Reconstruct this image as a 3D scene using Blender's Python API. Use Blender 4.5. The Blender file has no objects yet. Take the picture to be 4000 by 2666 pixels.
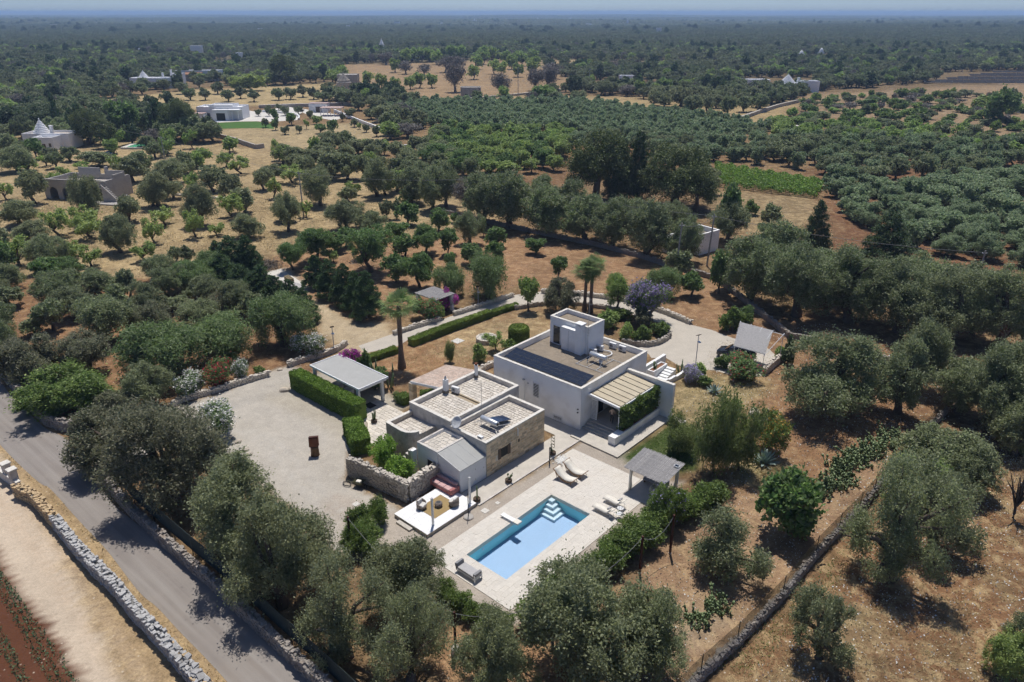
import bpy, bmesh, math, random
import numpy as np
from mathutils import Vector, Matrix
R = math.radians
sc = bpy.context.scene
C = sc.collection

# ------------------------------------------------------------------ camera
CAM_H, FPX, PITCH = 37.0, 2896.0, R(23.94)
cam = bpy.data.cameras.new('camera'); cam.sensor_width = 36; cam.lens = 36 * FPX / 4000
cam.clip_start = 0.5; cam.clip_end = 60000
camo = bpy.data.objects.new('camera', cam); C.objects.link(camo)
camo.location = (0, 0, CAM_H); camo.rotation_euler = (R(90) - PITCH, 0, 0)
sc.camera = camo
# ------------------------------------------------------------------ sky, sun, exposure
SUN_EL, SUN_AZ = R(70), R(3)           # azimuth from +Y towards +X
w = bpy.data.worlds.new('World'); sc.world = w; w.use_nodes = True
nt = w.node_tree; nt.nodes.clear()
wo = nt.nodes.new('ShaderNodeOutputWorld'); bg = nt.nodes.new('ShaderNodeBackground')
sky = nt.nodes.new('ShaderNodeTexSky'); sky.sky_type = 'NISHITA'; sky.sun_disc = False
sky.sun_elevation = SUN_EL; sky.sun_rotation = SUN_AZ
sky.altitude = 50; sky.air_density = 0.5; sky.dust_density = 0.6; sky.ozone_density = 8.0
bg.inputs[1].default_value = 0.10
nt.links.new(sky.outputs[0], bg.inputs[0]); nt.links.new(bg.outputs[0], wo.inputs[0])
sl = bpy.data.lights.new('sun', 'SUN'); sl.energy = 3.7; sl.angle = R(0.53); sl.color = (1, .955, .89)
so = bpy.data.objects.new('sun', sl); C.objects.link(so)
sdir = Vector((math.sin(SUN_AZ) * math.cos(SUN_EL), math.cos(SUN_AZ) * math.cos(SUN_EL), math.sin(SUN_EL)))
so.rotation_euler = sdir.to_track_quat('Z', 'Y').to_euler(); so.location = (0, 60, 80)
vs = sc.view_settings; vs.view_transform = 'Standard'; vs.look = 'None'; vs.exposure = 0.15; vs.gamma = 1.0
vs.use_curve_mapping = False
sc.cycles.max_bounces = 5; sc.cycles.transparent_max_bounces = 12; sc.cycles.volume_bounces = 1
sc.cycles.use_denoising = True; sc.cycles.use_adaptive_sampling = True; sc.cycles.adaptive_threshold = .03; sc.cycles.use_light_tree = False; sc.cycles.caustics_reflective = False; sc.cycles.caustics_refractive = False
sc.cycles.diffuse_bounces = 3

# ------------------------------------------------------------------ placing: photograph pixel -> point on a level
cp, sp = math.cos(PITCH), math.sin(PITCH)
def P(x, y, z=0.0):
    a, b = (x - 2000) / FPX, -(y - 1333) / FPX
    d = (a, b * sp + cp, b * cp - sp); t = (z - CAM_H) / d[2]
    return Vector((d[0] * t, d[1] * t, z))
def prj(p):
    dx, dy, dz = p[0], p[1], p[2] - CAM_H
    F = dy * cp - dz * sp; U = dy * sp + dz * cp
    return 2000 + FPX * dx / F, 1333 - FPX * U / F
def top_z(b, yt):
    lo, hi = -1.0, 60.0
    for _ in range(30):
        m = (lo + hi) / 2
        if prj((b[0], b[1], m))[1] > yt: lo = m
        else: hi = m
    return lo
def mpp(p):                                     # metres per photograph pixel at a point
    return (p[1] * cp - (p[2] - CAM_H) * sp) / FPX
# the villa's own axes: a along the pool's short side, b along its long side
TH = R(-41.66); OX, OY = -3.40, 44.03
cu, su = math.cos(TH), math.sin(TH)
def W(a, b, z=0.0): return Vector((OX + a * cu - b * su, OY + a * su + b * cu, z))

# ------------------------------------------------------------------ materials
MATS = {}
def nodes(name):
    m = bpy.data.materials.new(name); m.use_nodes = True
    t = m.node_tree; b = t.nodes['Principled BSDF']; MATS[name] = m
    return m, t, b
def N(t, kind, **kw):
    n = t.nodes.new('ShaderNode' + kind)
    for k, v in kw.items():
        if hasattr(n, k): setattr(n, k, v)
        else: n.inputs[k].default_value = v
    return n
def mixc(t, fac, a, b, blend='MIX'):
    n = t.nodes.new('ShaderNodeMix'); n.data_type = 'RGBA'; n.blend_type = blend
    for i, v in ((0, fac), (6, a), (7, b)):
        if isinstance(v, bpy.types.NodeSocket): t.links.new(v, n.inputs[i])
        elif i == 0: n.inputs[0].default_value = v
        else: n.inputs[i].default_value = (*v, 1) if len(v) == 3 else v
    return n.outputs[2]
def rng_(t, v, a, b, c, d):
    n = t.nodes.new('ShaderNodeMapRange'); t.links.new(v, n.inputs[0])
    for i, q in enumerate((a, b, c, d)): n.inputs[i + 1].default_value = q
    return n.outputs[0]
def mat(name, col, rough=.8, var=.18, scale=2.0, col2=None, objvar=0.0, bump=0.0, bscale=25., spec=.3, metal=0., stain=None, world=False):
    m, t, b = nodes(name); L = t.links.new
    tc = N(t, 'TexCoord'); src = tc.outputs['Object']
    if world: src = N(t, 'NewGeometry').outputs['Position']
    oi = N(t, 'ObjectInfo')
    ad = N(t, 'VectorMath', operation='ADD'); L(src, ad.inputs[0])
    sh = N(t, 'Math', operation='MULTIPLY'); L(oi.outputs['Random'], sh.inputs[0]); sh.inputs[1].default_value = 0. if world else 37.
    L(sh.outputs[0], ad.inputs[1])
    n1 = N(t, 'TexNoise'); n1.inputs['Scale'].default_value = scale; n1.inputs['Detail'].default_value = 8; n1.inputs['Roughness'].default_value = .65
    L(ad.outputs[0], n1.inputs['Vector'])
    lo = tuple(max(0, c * (1 - var)) for c in col); hi = tuple(c * (1 + var) for c in (col2 or col))
    if col2: lo = col; hi = col2
    f = rng_(t, n1.outputs[0], .3, .7, 0, 1)
    c = mixc(t, f, lo, hi)
    if stain:
        n2 = N(t, 'TexNoise'); n2.inputs['Scale'].default_value = stain[1]; n2.inputs['Detail'].default_value = 6; L(ad.outputs[0], n2.inputs['Vector'])
        c = mixc(t, rng_(t, n2.outputs[0], .5, .75, 0, stain[2]), c, stain[0])
    if objvar:
        v = rng_(t, oi.outputs['Random'], 0, 1, 1 - objvar, 1 + objvar)
        cmb = N(t, 'CombineColor'); [L(v, cmb.inputs[i]) for i in range(3)]
        c = mixc(t, 1.0, c, cmb.outputs[0], 'MULTIPLY')
    L(c, b.inputs['Base Color'])
    b.inputs['Roughness'].default_value = rough; b.inputs['Specular IOR Level'].default_value = spec; b.inputs['Metallic'].default_value = metal
    if bump:
        n3 = N(t, 'TexNoise'); n3.inputs['Scale'].default_value = bscale; n3.inputs['Detail'].default_value = 6; L(ad.outputs[0], n3.inputs['Vector'])
        bm_ = N(t, 'Bump'); bm_.inputs['Strength'].default_value = bump; bm_.inputs['Distance'].default_value = .05
        L(n3.outputs[0], bm_.inputs['Height']); L(bm_.outputs[0], b.inputs['Normal'])
    return m
LEAF = 1.6
def leaf(name, ca, cb, back=None, trans=.25, objvar=.16, rough=.55, cc=None, warm=.0):
    """foliage: two tints by twig, a third by leaf, paler underside, some light through the leaf"""
    if name not in ('l_whitefl', 'l_straw', 'l_dry', 'l_greytwig'):
        br = lambda c: None if c is None else tuple(min(.85, q * LEAF) for q in c)
        if 'olive' in name or 'holm' in name: br = lambda c: None if c is None else tuple(q * (1.6 if 'far' in name else 1.95) for q in c)
        ca, cb, cc, back = br(ca), br(cb), br(cc), br(back); trans = trans * 1.7
    m, t, b = nodes(name); L = t.links.new
    at = N(t, 'Attribute', attribute_name='tint'); sep = N(t, 'SeparateColor'); L(at.outputs['Color'], sep.inputs[0])
    c = mixc(t, sep.outputs[0], ca, cb)
    if cc: c = mixc(t, rng_(t, sep.outputs[1], .72, .95, 0, 1), c, cc)
    oi = N(t, 'ObjectInfo')
    if name in ('l_olive', 'l_olive_far', 'l_dark', 'l_almond'):      # groves differ from field to field
        ns = N(t, 'TexNoise'); ns.inputs['Scale'].default_value = .011; ns.inputs['Detail'].default_value = 3; L(oi.outputs['Location'], ns.inputs['Vector'])
        c = mixc(t, rng_(t, ns.outputs[0], .42, .60, 0, .55), c, tuple(q * k for q, k in zip(ca, (1.05, 1.30, .95)))); c = mixc(t, rng_(t, ns.outputs[0], .53, .40, 0, .5), c, tuple(q * k for q, k in zip(cb, (1.12, 1.02, .98))))
    v = rng_(t, oi.outputs['Random'], 0, 1, 1 - objvar, 1 + objvar); v2 = rng_(t, sep.outputs[1], 0, 1, .75, 1.25)
    mu = N(t, 'Math', operation='MULTIPLY'); L(v, mu.inputs[0]); L(v2, mu.inputs[1])
    cmb = N(t, 'CombineColor'); [L(mu.outputs[0], cmb.inputs[i]) for i in range(3)]
    c = mixc(t, 1.0, c, cmb.outputs[0], 'MULTIPLY')
    if warm:
        r2 = N(t, 'Math', operation='FRACT'); mm = N(t, 'Math', operation='MULTIPLY'); L(oi.outputs['Random'], mm.inputs[0]); mm.inputs[1].default_value = 7.31
        L(mm.outputs[0], r2.inputs[0])
        c = mixc(t, rng_(t, r2.outputs[0], .35, 1, 0, warm), c, (.13, .115, .075))
    if back:
        g = N(t, 'NewGeometry'); c = mixc(t, g.outputs['Backfacing'], c, back)
    L(c, b.inputs['Base Color']); b.inputs['Roughness'].default_value = rough; b.inputs['Specular IOR Level'].default_value = .35
    if trans:
        tr = N(t, 'BsdfTranslucent'); L(c, tr.inputs[0]); ms = N(t, 'MixShader'); ms.inputs[0].default_value = trans
        L(b.outputs[0], ms.inputs[1]); L(tr.outputs[0], ms.inputs[2]); L(ms.outputs[0], t.nodes['Material Output'].inputs[0])
    return m

# ------------------------------------------------------------------ objects
def tag(o, label=None, cat=None, group=None, kind=None):
    for k, v in (('label', label), ('category', cat), ('group', group), ('kind', kind)):
        if v: o[k] = v
    return o
def thing(name, label, cat, loc=(0, 0, 0), rz=0., group=None, s=None):
    o = bpy.data.objects.new(name, None); C.objects.link(o); o.empty_display_size = .2
    o.location = loc; o.rotation_euler = (0, 0, rz)
    if s: o.scale = s
    return tag(o, label, cat, group)
def link(name, me, parent=None, loc=None, rz=None, s=None):
    o = bpy.data.objects.new(name, me); C.objects.link(o)
    if parent: o.parent = parent
    if loc is not None: o.location = loc
    if rz is not None: o.rotation_euler = (0, 0, rz) if not hasattr(rz, '__len__') else rz
    if s is not None: o.scale = s if hasattr(s, '__len__') else (s, s, s)
    return o
def vill(name, label, cat, a=0, b=0, z=0, r=0., group=None):   # a thing standing in the villa's axes
    return thing(name, label, cat, W(a, b, z), TH + r, group)
class B:
    """collects shapes into one mesh"""
    def __init__(s): s.v = []; s.f = []; s.mi = []; s.cur = 0; s.sm = []; s.smooth = False
    def _add(s, vs, fs):
        o = len(s.v); s.v += [tuple(p) for p in vs]
        for f in fs: s.f.append(tuple(o + i for i in f)); s.mi.append(s.cur); s.sm.append(s.smooth)
        return s
    def box(s, x0, y0, z0, x1, y1, z1):
        return s._add([(x0, y0, z0), (x1, y0, z0), (x1, y1, z0), (x0, y1, z0), (x0, y0, z1), (x1, y0, z1), (x1, y1, z1), (x0, y1, z1)],
                      [(0, 3, 2, 1), (4, 5, 6, 7), (0, 1, 5, 4), (1, 2, 6, 5), (2, 3, 7, 6), (3, 0, 4, 7)])
    def bbox(s, x0, y0, z0, x1, y1, z1, r=.03):     # a box with chamfered edges
        bm = bmesh.new(); bmesh.ops.create_cube(bm, size=1)
        for v in bm.verts: v.co = ((x0 + x1) / 2 + v.co.x * (x1 - x0), (y0 + y1) / 2 + v.co.y * (y1 - y0), (z0 + z1) / 2 + v.co.z * (z1 - z0))
        bmesh.ops.bevel(bm, geom=bm.edges[:], offset=r, segments=2, affect='EDGES', profile=.6)
        bm.verts.index_update(); s._add([v.co[:] for v in bm.verts], [[v.index for v in f.verts] for f in bm.faces]); bm.free(); return s
    def quad(s, a, b, c, d): return s._add([a, b, c, d], [(0, 1, 2, 3)])
    def prism(s, pts, z0, z1):                     # plan outline, counter-clockwise
        n = len(pts)
        z0 = z0 if hasattr(z0, '__len__') else [z0] * n; z1 = z1 if hasattr(z1, '__len__') else [z1] * n
        return s._add([(p[0], p[1], z0[i]) for i, p in enumerate(pts)] + [(p[0], p[1], z1[i]) for i, p in enumerate(pts)],
                      [tuple(range(n - 1, -1, -1)), tuple(range(n, 2 * n))] + [(i, (i + 1) % n, n + (i + 1) % n, n + i) for i in range(n)])
    def tube(s, pts, rad, n=6, cap=True):
        rad = rad if hasattr(rad, '__len__') else [rad] * len(pts)
        pts = [Vector(p) for p in pts]; vs = []; fs = []
        for i, p in enumerate(pts):
            d = (pts[min(i + 1, len(pts) - 1)] - pts[max(i - 1, 0)]).normalized()
            x = d.orthogonal().normalized() if abs(d.z) > .99 else d.cross(Vector((0, 0, 1))).normalized()
            y = d.cross(x)
            for k in range(n):
                q = 2 * math.pi * k / n; vs.append(p + (x * math.cos(q) + y * math.sin(q)) * rad[i])
        for i in range(len(pts) - 1):
            for k in range(n):
                k2 = (k + 1) % n; fs.append((i * n + k, i * n + k2, (i + 1) * n + k2, (i + 1) * n + k))
        if cap: fs.append(tuple(range(n - 1, -1, -1))); fs.append(tuple(range((len(pts) - 1) * n, len(pts) * n)))
        return s._add(vs, fs)
    def lathe(s, prof, n=16, c=(0, 0, 0)):          # profile of (radius, z)
        vs = [(c[0] + r * math.cos(2 * math.pi * k / n), c[1] + r * math.sin(2 * math.pi * k / n), c[2] + z) for r, z in prof for k in range(n)]
        fs = [(i * n + k, i * n + (k + 1) % n, (i + 1) * n + (k + 1) % n, (i + 1) * n + k) for i in range(len(prof) - 1) for k in range(n)]
        fs.append(tuple(range(n - 1, -1, -1))); fs.append(tuple(range((len(prof) - 1) * n, len(prof) * n)))
        return s._add(vs, fs)
    def mesh(s, name, *ms, fix=True):
        me = bpy.data.meshes.new(name); me.from_pydata(s.v, [], s.f)
        for m in ms: me.materials.append(MATS[m] if isinstance(m, str) else m)
        if s.f:
            me.polygons.foreach_set('material_index', s.mi); me.polygons.foreach_set('use_smooth', s.sm)
        if fix:
            bm = bmesh.new(); bm.from_mesh(me); bmesh.ops.recalc_face_normals(bm, faces=bm.faces[:]); bm.to_mesh(me); bm.free()
        me.update(); return me
    def obj(s, name, m, parent=None, loc=None, rz=None, fix=True):
        ms = m if isinstance(m, (list, tuple)) else [m]
        return link(name, s.mesh(name, *ms, fix=fix), parent, loc, rz)
def npmesh(name, v, f, mats, tint=None, mi=None, smooth=None):
    """arrays (n,3) and quads (m,4) -> mesh"""
    me = bpy.data.meshes.new(name); k = f.shape[1]
    me.vertices.add(len(v)); me.vertices.foreach_set('co', np.ascontiguousarray(v, np.float32).ravel())
    me.loops.add(f.size); me.loops.foreach_set('vertex_index', np.ascontiguousarray(f, np.int32).ravel())
    me.polygons.add(len(f)); me.polygons.foreach_set('loop_start', np.arange(0, f.size, k, dtype=np.int32))
    for m in mats: me.materials.append(MATS[m] if isinstance(m, str) else m)
    if mi is not None: me.polygons.foreach_set('material_index', np.ascontiguousarray(mi, np.int32))
    if smooth is not None: me.polygons.foreach_set('use_smooth', np.full(len(f), smooth))
    me.update(calc_edges=True)
    if tint is not None:
        a = me.attributes.new('tint', 'FLOAT_COLOR', 'POINT'); q = np.ones((len(v), 4), np.float32); q[:, :tint.shape[1]] = tint
        a.data.foreach_set('color', q.ravel())
    return me
# ------------------------------------------------------------------ material list
mat('white_paint', (.80, .80, .79), .75, .03, .6, stain=((.62, .60, .56), .7, .35))
mat('white_wall', (.86, .86, .855), .8, .03, .35, stain=((.56, .52, .46), .5, .5), bump=.2, bscale=6)
mat('white_metal', (.78, .79, .80), .45, .03, 2., spec=.5)
mat('coping', (.66, .63, .57), .85, .14, 2.5, stain=((.38, .35, .30), 3, .5))
mat('old_plaster', (.56, .53, .49), .9, .16, 1.3, stain=((.28, .25, .22), 1.6, .6), bump=.3, bscale=9)
mat('roof_grit', (.25, .205, .155), .95, .2, 1.1, stain=((.40, .35, .28), 4, .5), bump=.4, bscale=12)
mat('roof_dark', (.215, .19, .16), .95, .22, 2., stain=((.40, .36, .29), 3, .4), bump=.3)
mat('flagstone', (.60, .55, .48), .9, .12, 3, objvar=.13, stain=((.40, .34, .27), 2.5, .55), bump=.25)
mat('mortar', (.36, .29, .20), .95, .15, 4)
mat('mortar_light', (.72, .66, .56), .95, .12, 4)
mat('brick_tan', (.68, .55, .37), .9, .16, 3, objvar=.30, stain=((.52, .32, .15), .9, .85), bump=.3)
mat('paver', (.60, .55, .48), .85, .1, 2, objvar=.10, stain=((.48, .42, .34), 1.2, .4), bump=.15)
mat('deck_tile', (.60, .56, .50), .7, .06, 3, objvar=.045, stain=((.52, .455, .37), .6, .35), bump=.08)
mat('concrete', (.52, .48, .42), .9, .1, 1.2, stain=((.38, .34, .29), .9, .4), bump=.15)
mat('concrete_grey', (.40, .375, .345), .9, .16, .8, stain=((.22, .205, .19), .8, .6), bump=.3, bscale=5)
mat('drystone', (.56, .51, .44), .95, .22, 3, objvar=.26, stain=((.30, .24, .19), 3, .6), bump=.5, bscale=10)
mat('drystone_grey', (.37, .365, .36), .95, .22, 4, objvar=.3, stain=((.2, .19, .18), 5, .7), bump=.5, bscale=10)
mat('drystone_tan', (.50, .37, .22), .95, .2, 4, objvar=.25, bump=.5, bscale=10)
mat('wallcore', (.30, .265, .225), .95, .25, 5, bump=.6, bscale=9)
mat('wallcore_grey', (.22, .215, .21), .95, .25, 5, bump=.6, bscale=9)
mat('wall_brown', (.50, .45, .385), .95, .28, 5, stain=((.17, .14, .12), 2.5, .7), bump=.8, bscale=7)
mat('wall_dark', (.31, .28, .25), .95, .25, 4, stain=((.20, .13, .08), .8, .5), bump=.8, bscale=8)  # darker wall stone, one tone on every side, with brown stains
mat('roof_sheet', (.39, .39, .375), .9, .06, .8, stain=((.36, .36, .34), 1.5, .35))
mat('shed_board', (.72, .74, .77), .6, .04, 2)
mat('reed', (.53, .51, .50), .9, .18, 6, objvar=.1)
mat('reed_dark', (.31, .30, .295), .9, .2, 6)
mat('reed_pale', (.60, .58, .56), .9, .15, 6)
mat('canvas', (.50, .435, .32), .85, .1, 1., stain=((.44, .36, .24), .9, .5))
mat('batten', (.20, .17, .13), .8)
mat('terracotta_tile', (.54, .42, .34), .9, .16, 3, objvar=.16, stain=((.66, .60, .54), 2, .7))
mat('planks', (.80, .80, .795), .6, .03, 3, objvar=.03)
mat('edge_wood', (.40, .36, .31), .85)
mat('rug', (.34, .245, .115), .95, .1, 5, bump=.5, bscale=60)
mat('wicker', (.20, .165, .145), .8, .25, 12, bump=.4, bscale=60)
mat('cushion', (.62, .60, .57), .95, .05, 4)
mat('grey_fabric', (.43, .42, .42), .95, .06, 3)
mat('dark_cushion', (.26, .26, .27), .95, .08, 3)
mat('pink_fabric', (.56, .36, .35), .95, .15, 5, stain=((.62, .42, .40), 6, .6))
mat('red_fabric', (.40, .16, .15), .95, .12, 5)
mat('wood', (.22, .135, .075), .7, .25, 6)
mat('log', (.17, .105, .06), .95, .3, 9, bump=.6)
mat('rust', (.20, .075, .035), .85, .3, 4, stain=((.30, .13, .06), 3, .5), bump=.2)
mat('post_rust', (.07, .028, .02), .85, .25, 6)
mat('grey_steel', (.42, .43, .44), .4, .06, 3, metal=.6)
mat('tank_metal', (.62, .64, .66), .35, .05, 2, metal=.55)
mat('galv', (.55, .56, .57), .5, .1, 4)
mat('ac_white', (.74, .74, .73), .55, .03, 3)
mat('dark_metal', (.05, .05, .052), .5)
mat('black', (.015, .015, .017), .6)
mat('dark_interior', (.03, .028, .026), .9)
mat('shutter', (.11, .075, .055), .7, .2, 6)
mat('screen_grey', (.33, .34, .36), .6)
mat('trunk', (.135, .105, .082), .95, .3, 5, bump=.8, bscale=9)
mat('trunk_pale', (.26, .22, .18), .95, .3, 5, bump=.8, bscale=9)
mat('palm_trunk', (.21, .15, .105), .95, .35, 7, bump=1.0, bscale=14)
mat('pot', (.30, .19, .12), .9, .2, 6)
mat('barrel', (.10, .07, .05), .85, .25, 8)
mat('iron_green', (.13, .125, .07), .7, .3, 5)
mat('pebble', (.74, .73, .70), .8, .08, 8)
mat('rock', (.52, .46, .38), .95, .25, 2, stain=((.35, .22, .12), 2, .5), bump=.5)
mat('shade_net', (.036, .048, .043), .9, .2, 3)
mat('white_cloth', (.72, .68, .60), .9, .05, 3)
mat('skin', (.42, .26, .19), .6, .05, 4)
mat('shirt', (.62, .47, .36), .9, .1, 6)
mat('trousers', (.03, .03, .035), .9, .1, 6)
mat('hair', (.02, .015, .012), .8)
mat('car_paint', (.022, .026, .034), .25, .05, 1, spec=.6)
mat('tyre', (.02, .02, .02), .9)
mat('lamp_red', (.40, .02, .02), .3)
mat('pole_grey', (.36, .35, .33), .85, .1, 2)
mat('cable', (.20, .20, .20), .7)
mat('dirt_red', (.22, .105, .06), .98, .25, 3, bump=.6)
mat('brush', (.27, .215, .13), .95, .3, 4)
mat('twig', (.17, .14, .12), .95, .25, 6)
mat('asphalt', (.232, .205, .185), .9, .08, .5, stain=((.27, .235, .20), .25, .6), bump=.1, bscale=40, world=True)
mat('drive', (.47, .425, .36), .95, .08, .6, stain=((.53, .48, .41), .35, .5), bump=.15, bscale=12, world=True)
mat('roof_far', (.44, .40, .36), .9, .12, .5)
mat('pink_roof', (.44, .33, .30), .9, .1, 1)
mat('white_far', (.82, .82, .83), .8, .02, .3)
mat('stone_far', (.42, .385, .34), .95, .2, .8, stain=((.25, .23, .21), .9, .6))
mat('pale_slab', (.60, .57, .52), .9, .06, .3)
def glassy(name, col, rough=.06, metal=0., spec=.8):
    m, t, b = nodes(name); b.inputs['Base Color'].default_value = (*col, 1); b.inputs['Roughness'].default_value = rough
    b.inputs['Specular IOR Level'].default_value = spec; b.inputs['Metallic'].default_value = metal; return m
glassy('glass', (.03, .035, .04)); glassy('car_glass', (.012, .013, .015), .04); glassy('chrome', (.6, .6, .6), .2, 1.)
glassy('solar', (.012, .018, .034), .16); glassy('solar_blue', (.015, .03, .075), .12); glassy('far_panel', (.018, .018, .026), .7, 0., .15)
def water_mat(name, tint, bump=.05, scale=2.2):
    m, t, b = nodes(name); L = t.links.new; t.nodes.remove(b)
    tr = N(t, 'BsdfTransparent'); tr.inputs[0].default_value = (*tint, 1)
    gl = N(t, 'BsdfGlossy'); gl.inputs['Roughness'].default_value = .03
    fr = N(t, 'Fresnel'); fr.inputs[0].default_value = 1.33
    n = N(t, 'TexNoise'); n.inputs['Scale'].default_value = scale; n.inputs['Detail'].default_value = 3; tc = N(t, 'TexCoord'); L(tc.outputs['Object'], n.inputs['Vector'])
    bu = N(t, 'Bump'); bu.inputs['Strength'].default_value = bump; L(n.outputs[0], bu.inputs['Height']); L(bu.outputs[0], gl.inputs['Normal']); L(bu.outputs[0], fr.inputs['Normal'])
    ms = N(t, 'MixShader'); L(fr.outputs[0], ms.inputs[0]); L(tr.outputs[0], ms.inputs[1]); L(gl.outputs[0], ms.inputs[2]); L(ms.outputs[0], t.nodes['Material Output'].inputs[0])
    return m
water_mat('pool_water', (.93, .985, .99), .14, 1.6); water_mat('green_water', (.50, .85, .72))
mat('pool_liner', (.38, .51, .73), .6, .03, .5, stain=((.35, .48, .70), .8, .5))
mat('pool_side', (.36, .84, .88), .6, .03, .5)  # same liner as the floor; teal of shaded water put into its colour
mat('pool_green', (.40, .62, .50), .6, .05, .5)
mat('pool_step', (.66, .76, .84), .6, .03, 1)
# foliage
leaf('l_olive', (.080, .104, .042), (.162, .186, .088), back=(.150, .168, .098), cc=(.20, .222, .125), warm=.3)
leaf('l_olive_young', (.092, .140, .062), (.160, .210, .100), back=(.165, .20, .12), cc=(.20, .245, .14), objvar=.16)
leaf('l_olive_far', (.080, .104, .046), (.145, .168, .080), back=(.14, .158, .092), objvar=.32, warm=.35)
leaf('l_holm', (.075, .095, .050), (.115, .128, .068), back=(.13, .13, .085), cc=(.17, .16, .10), warm=.3)
leaf('l_almond', (.140, .205, .050), (.220, .285, .078), back=(.20, .26, .095), cc=(.27, .32, .11))
leaf('l_green', (.062, .125, .032), (.122, .200, .052), back=(.12, .17, .07), cc=(.15, .21, .075))
leaf('l_dark', (.030, .058, .024), (.058, .092, .034), back=(.07, .09, .045), cc=(.085, .12, .045), trans=.15)
leaf('l_leyl', (.034, .072, .027), (.066, .118, .040), back=(.06, .09, .04), cc=(.10, .15, .055), trans=.18)
leaf('l_pine', (.050, .076, .022), (.100, .128, .036), back=(.08, .10, .04), cc=(.14, .16, .05), trans=.15)
leaf('l_pepper', (.092, .150, .044), (.160, .225, .072), back=(.14, .18, .085), cc=(.18, .23, .105))
leaf('l_lime', (.17, .225, .045), (.25, .30, .07), back=(.22, .27, .09))
leaf('l_hedge', (.078, .145, .018), (.150, .230, .030), back=(.10, .16, .03), cc=(.20, .29, .06), trans=.2, objvar=.06)
leaf('l_box', (.095, .145, .022), (.150, .205, .030), back=(.10, .14, .03), trans=.2, objvar=.05)
leaf('l_citrus', (.12, .22, .028), (.20, .32, .045), back=(.16, .25, .05), cc=(.28, .38, .09))
leaf('l_palm', (.10, .165, .048), (.185, .255, .085), back=(.15, .19, .09), cc=(.24, .27, .15))
leaf('l_laurel', (.062, .112, .024), (.115, .175, .036), back=(.11, .15, .045), cc=(.18, .24, .06))
leaf('l_acacia', (.095, .135, .035), (.150, .190, .055), back=(.14, .17, .065), cc=(.19, .22, .08))
leaf('l_cactus', (.085, .120, .055), (.125, .160, .075), trans=0., rough=.5)
leaf('l_agave', (.13, .18, .155), (.20, .25, .22), trans=0., rough=.5, cc=(.33, .35, .30))
leaf('l_purple', (.19, .155, .275), (.25, .21, .34), trans=.2)
leaf('l_magenta', (.36, .035, .30), (.50, .06, .42), trans=.3)
leaf('l_redfl', (.32, .025, .04), (.42, .05, .07), trans=.3)
leaf('l_whitefl', (.74, .73, .70), (.82, .81, .78), trans=.2)
leaf('l_lavender', (.28, .25, .40), (.36, .33, .48), trans=.2)
leaf('l_orange', (.30, .17, .035), (.36, .22, .05), trans=.2)
leaf('l_straw', (.42, .33, .16), (.52, .42, .23), trans=.2, objvar=.1)
leaf('l_dry', (.22, .175, .13), (.30, .24, .18), trans=.1)
leaf('l_greytwig', (.155, .140, .125), (.215, .195, .175), trans=.1, objvar=.12)
leaf('l_vine', (.095, .175, .025), (.15, .25, .04), back=(.13, .20, .045), cc=(.22, .32, .07))
leaf('l_lawn', (.060, .115, .026), (.10, .16, .036), trans=.2)
leaf('l_crop', (.050, .095, .045), (.08, .13, .06), trans=.15)

# ------------------------------------------------------------------ the ground: one sheet to the horizon, soil colour by area
def V(x, y, z=0.): return P(x * 1.7, y * 1.7, z)        # overview pixels (2353 wide)
def VP(*pts): return np.array([V(*p)[:2] for p in pts])
def WP(*pts): return np.array([W(*p)[:2] for p in pts])
def sdist(q, poly):
    """signed distance to a polygon, positive inside"""
    d = np.full(len(q), 1e18); ins = np.zeros(len(q), bool); n = len(poly)
    for i in range(n):
        a, b = poly[i], poly[(i + 1) % n]; e = b - a; t = np.clip(((q - a) @ e) / max(e @ e, 1e-9), 0, 1)
        d = np.minimum(d, ((q - a - t[:, None] * e) ** 2).sum(1))
        c = (a[1] > q[:, 1]) != (b[1] > q[:, 1])
        with np.errstate(divide='ignore', invalid='ignore'):
            xx = a[0] + (q[:, 1] - a[1]) / (b[1] - a[1]) * e[0]
        ins ^= c & (q[:, 0] < xx)
    return np.where(ins, 1, -1) * np.sqrt(d)
_r = np.random.default_rng(7); _wv = [(_r.normal(size=2), _r.uniform(0, 7)) for _ in range(14)]
def wob(q, s):                                          # smooth wobble, about -1..1
    o = np.zeros(len(q))
    for i, (k, ph) in enumerate(_wv): o += np.sin((q @ k) * s * (1 + .35 * i) + ph) / (1 + .25 * i)
    return o / 3.
def hz(x, y):                                           # far country rolls a little
    x = np.asarray(x, float); y = np.asarray(y, float)
    a = np.clip((y - 450) / 1500, 0, 1) ** 1.3
    return a * (4.0 * np.sin(x / 310 + 1.3) * np.sin(y / 420 + .4) + 3.0 * np.sin(x / 730 - y / 900 + 2) + 2.2 * np.sin(y / 230 + x / 500))
POOLHOLE = WP((-.7, -.7), (4.7, -.7), (4.7, 10.7), (-.7, 10.7))
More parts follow.
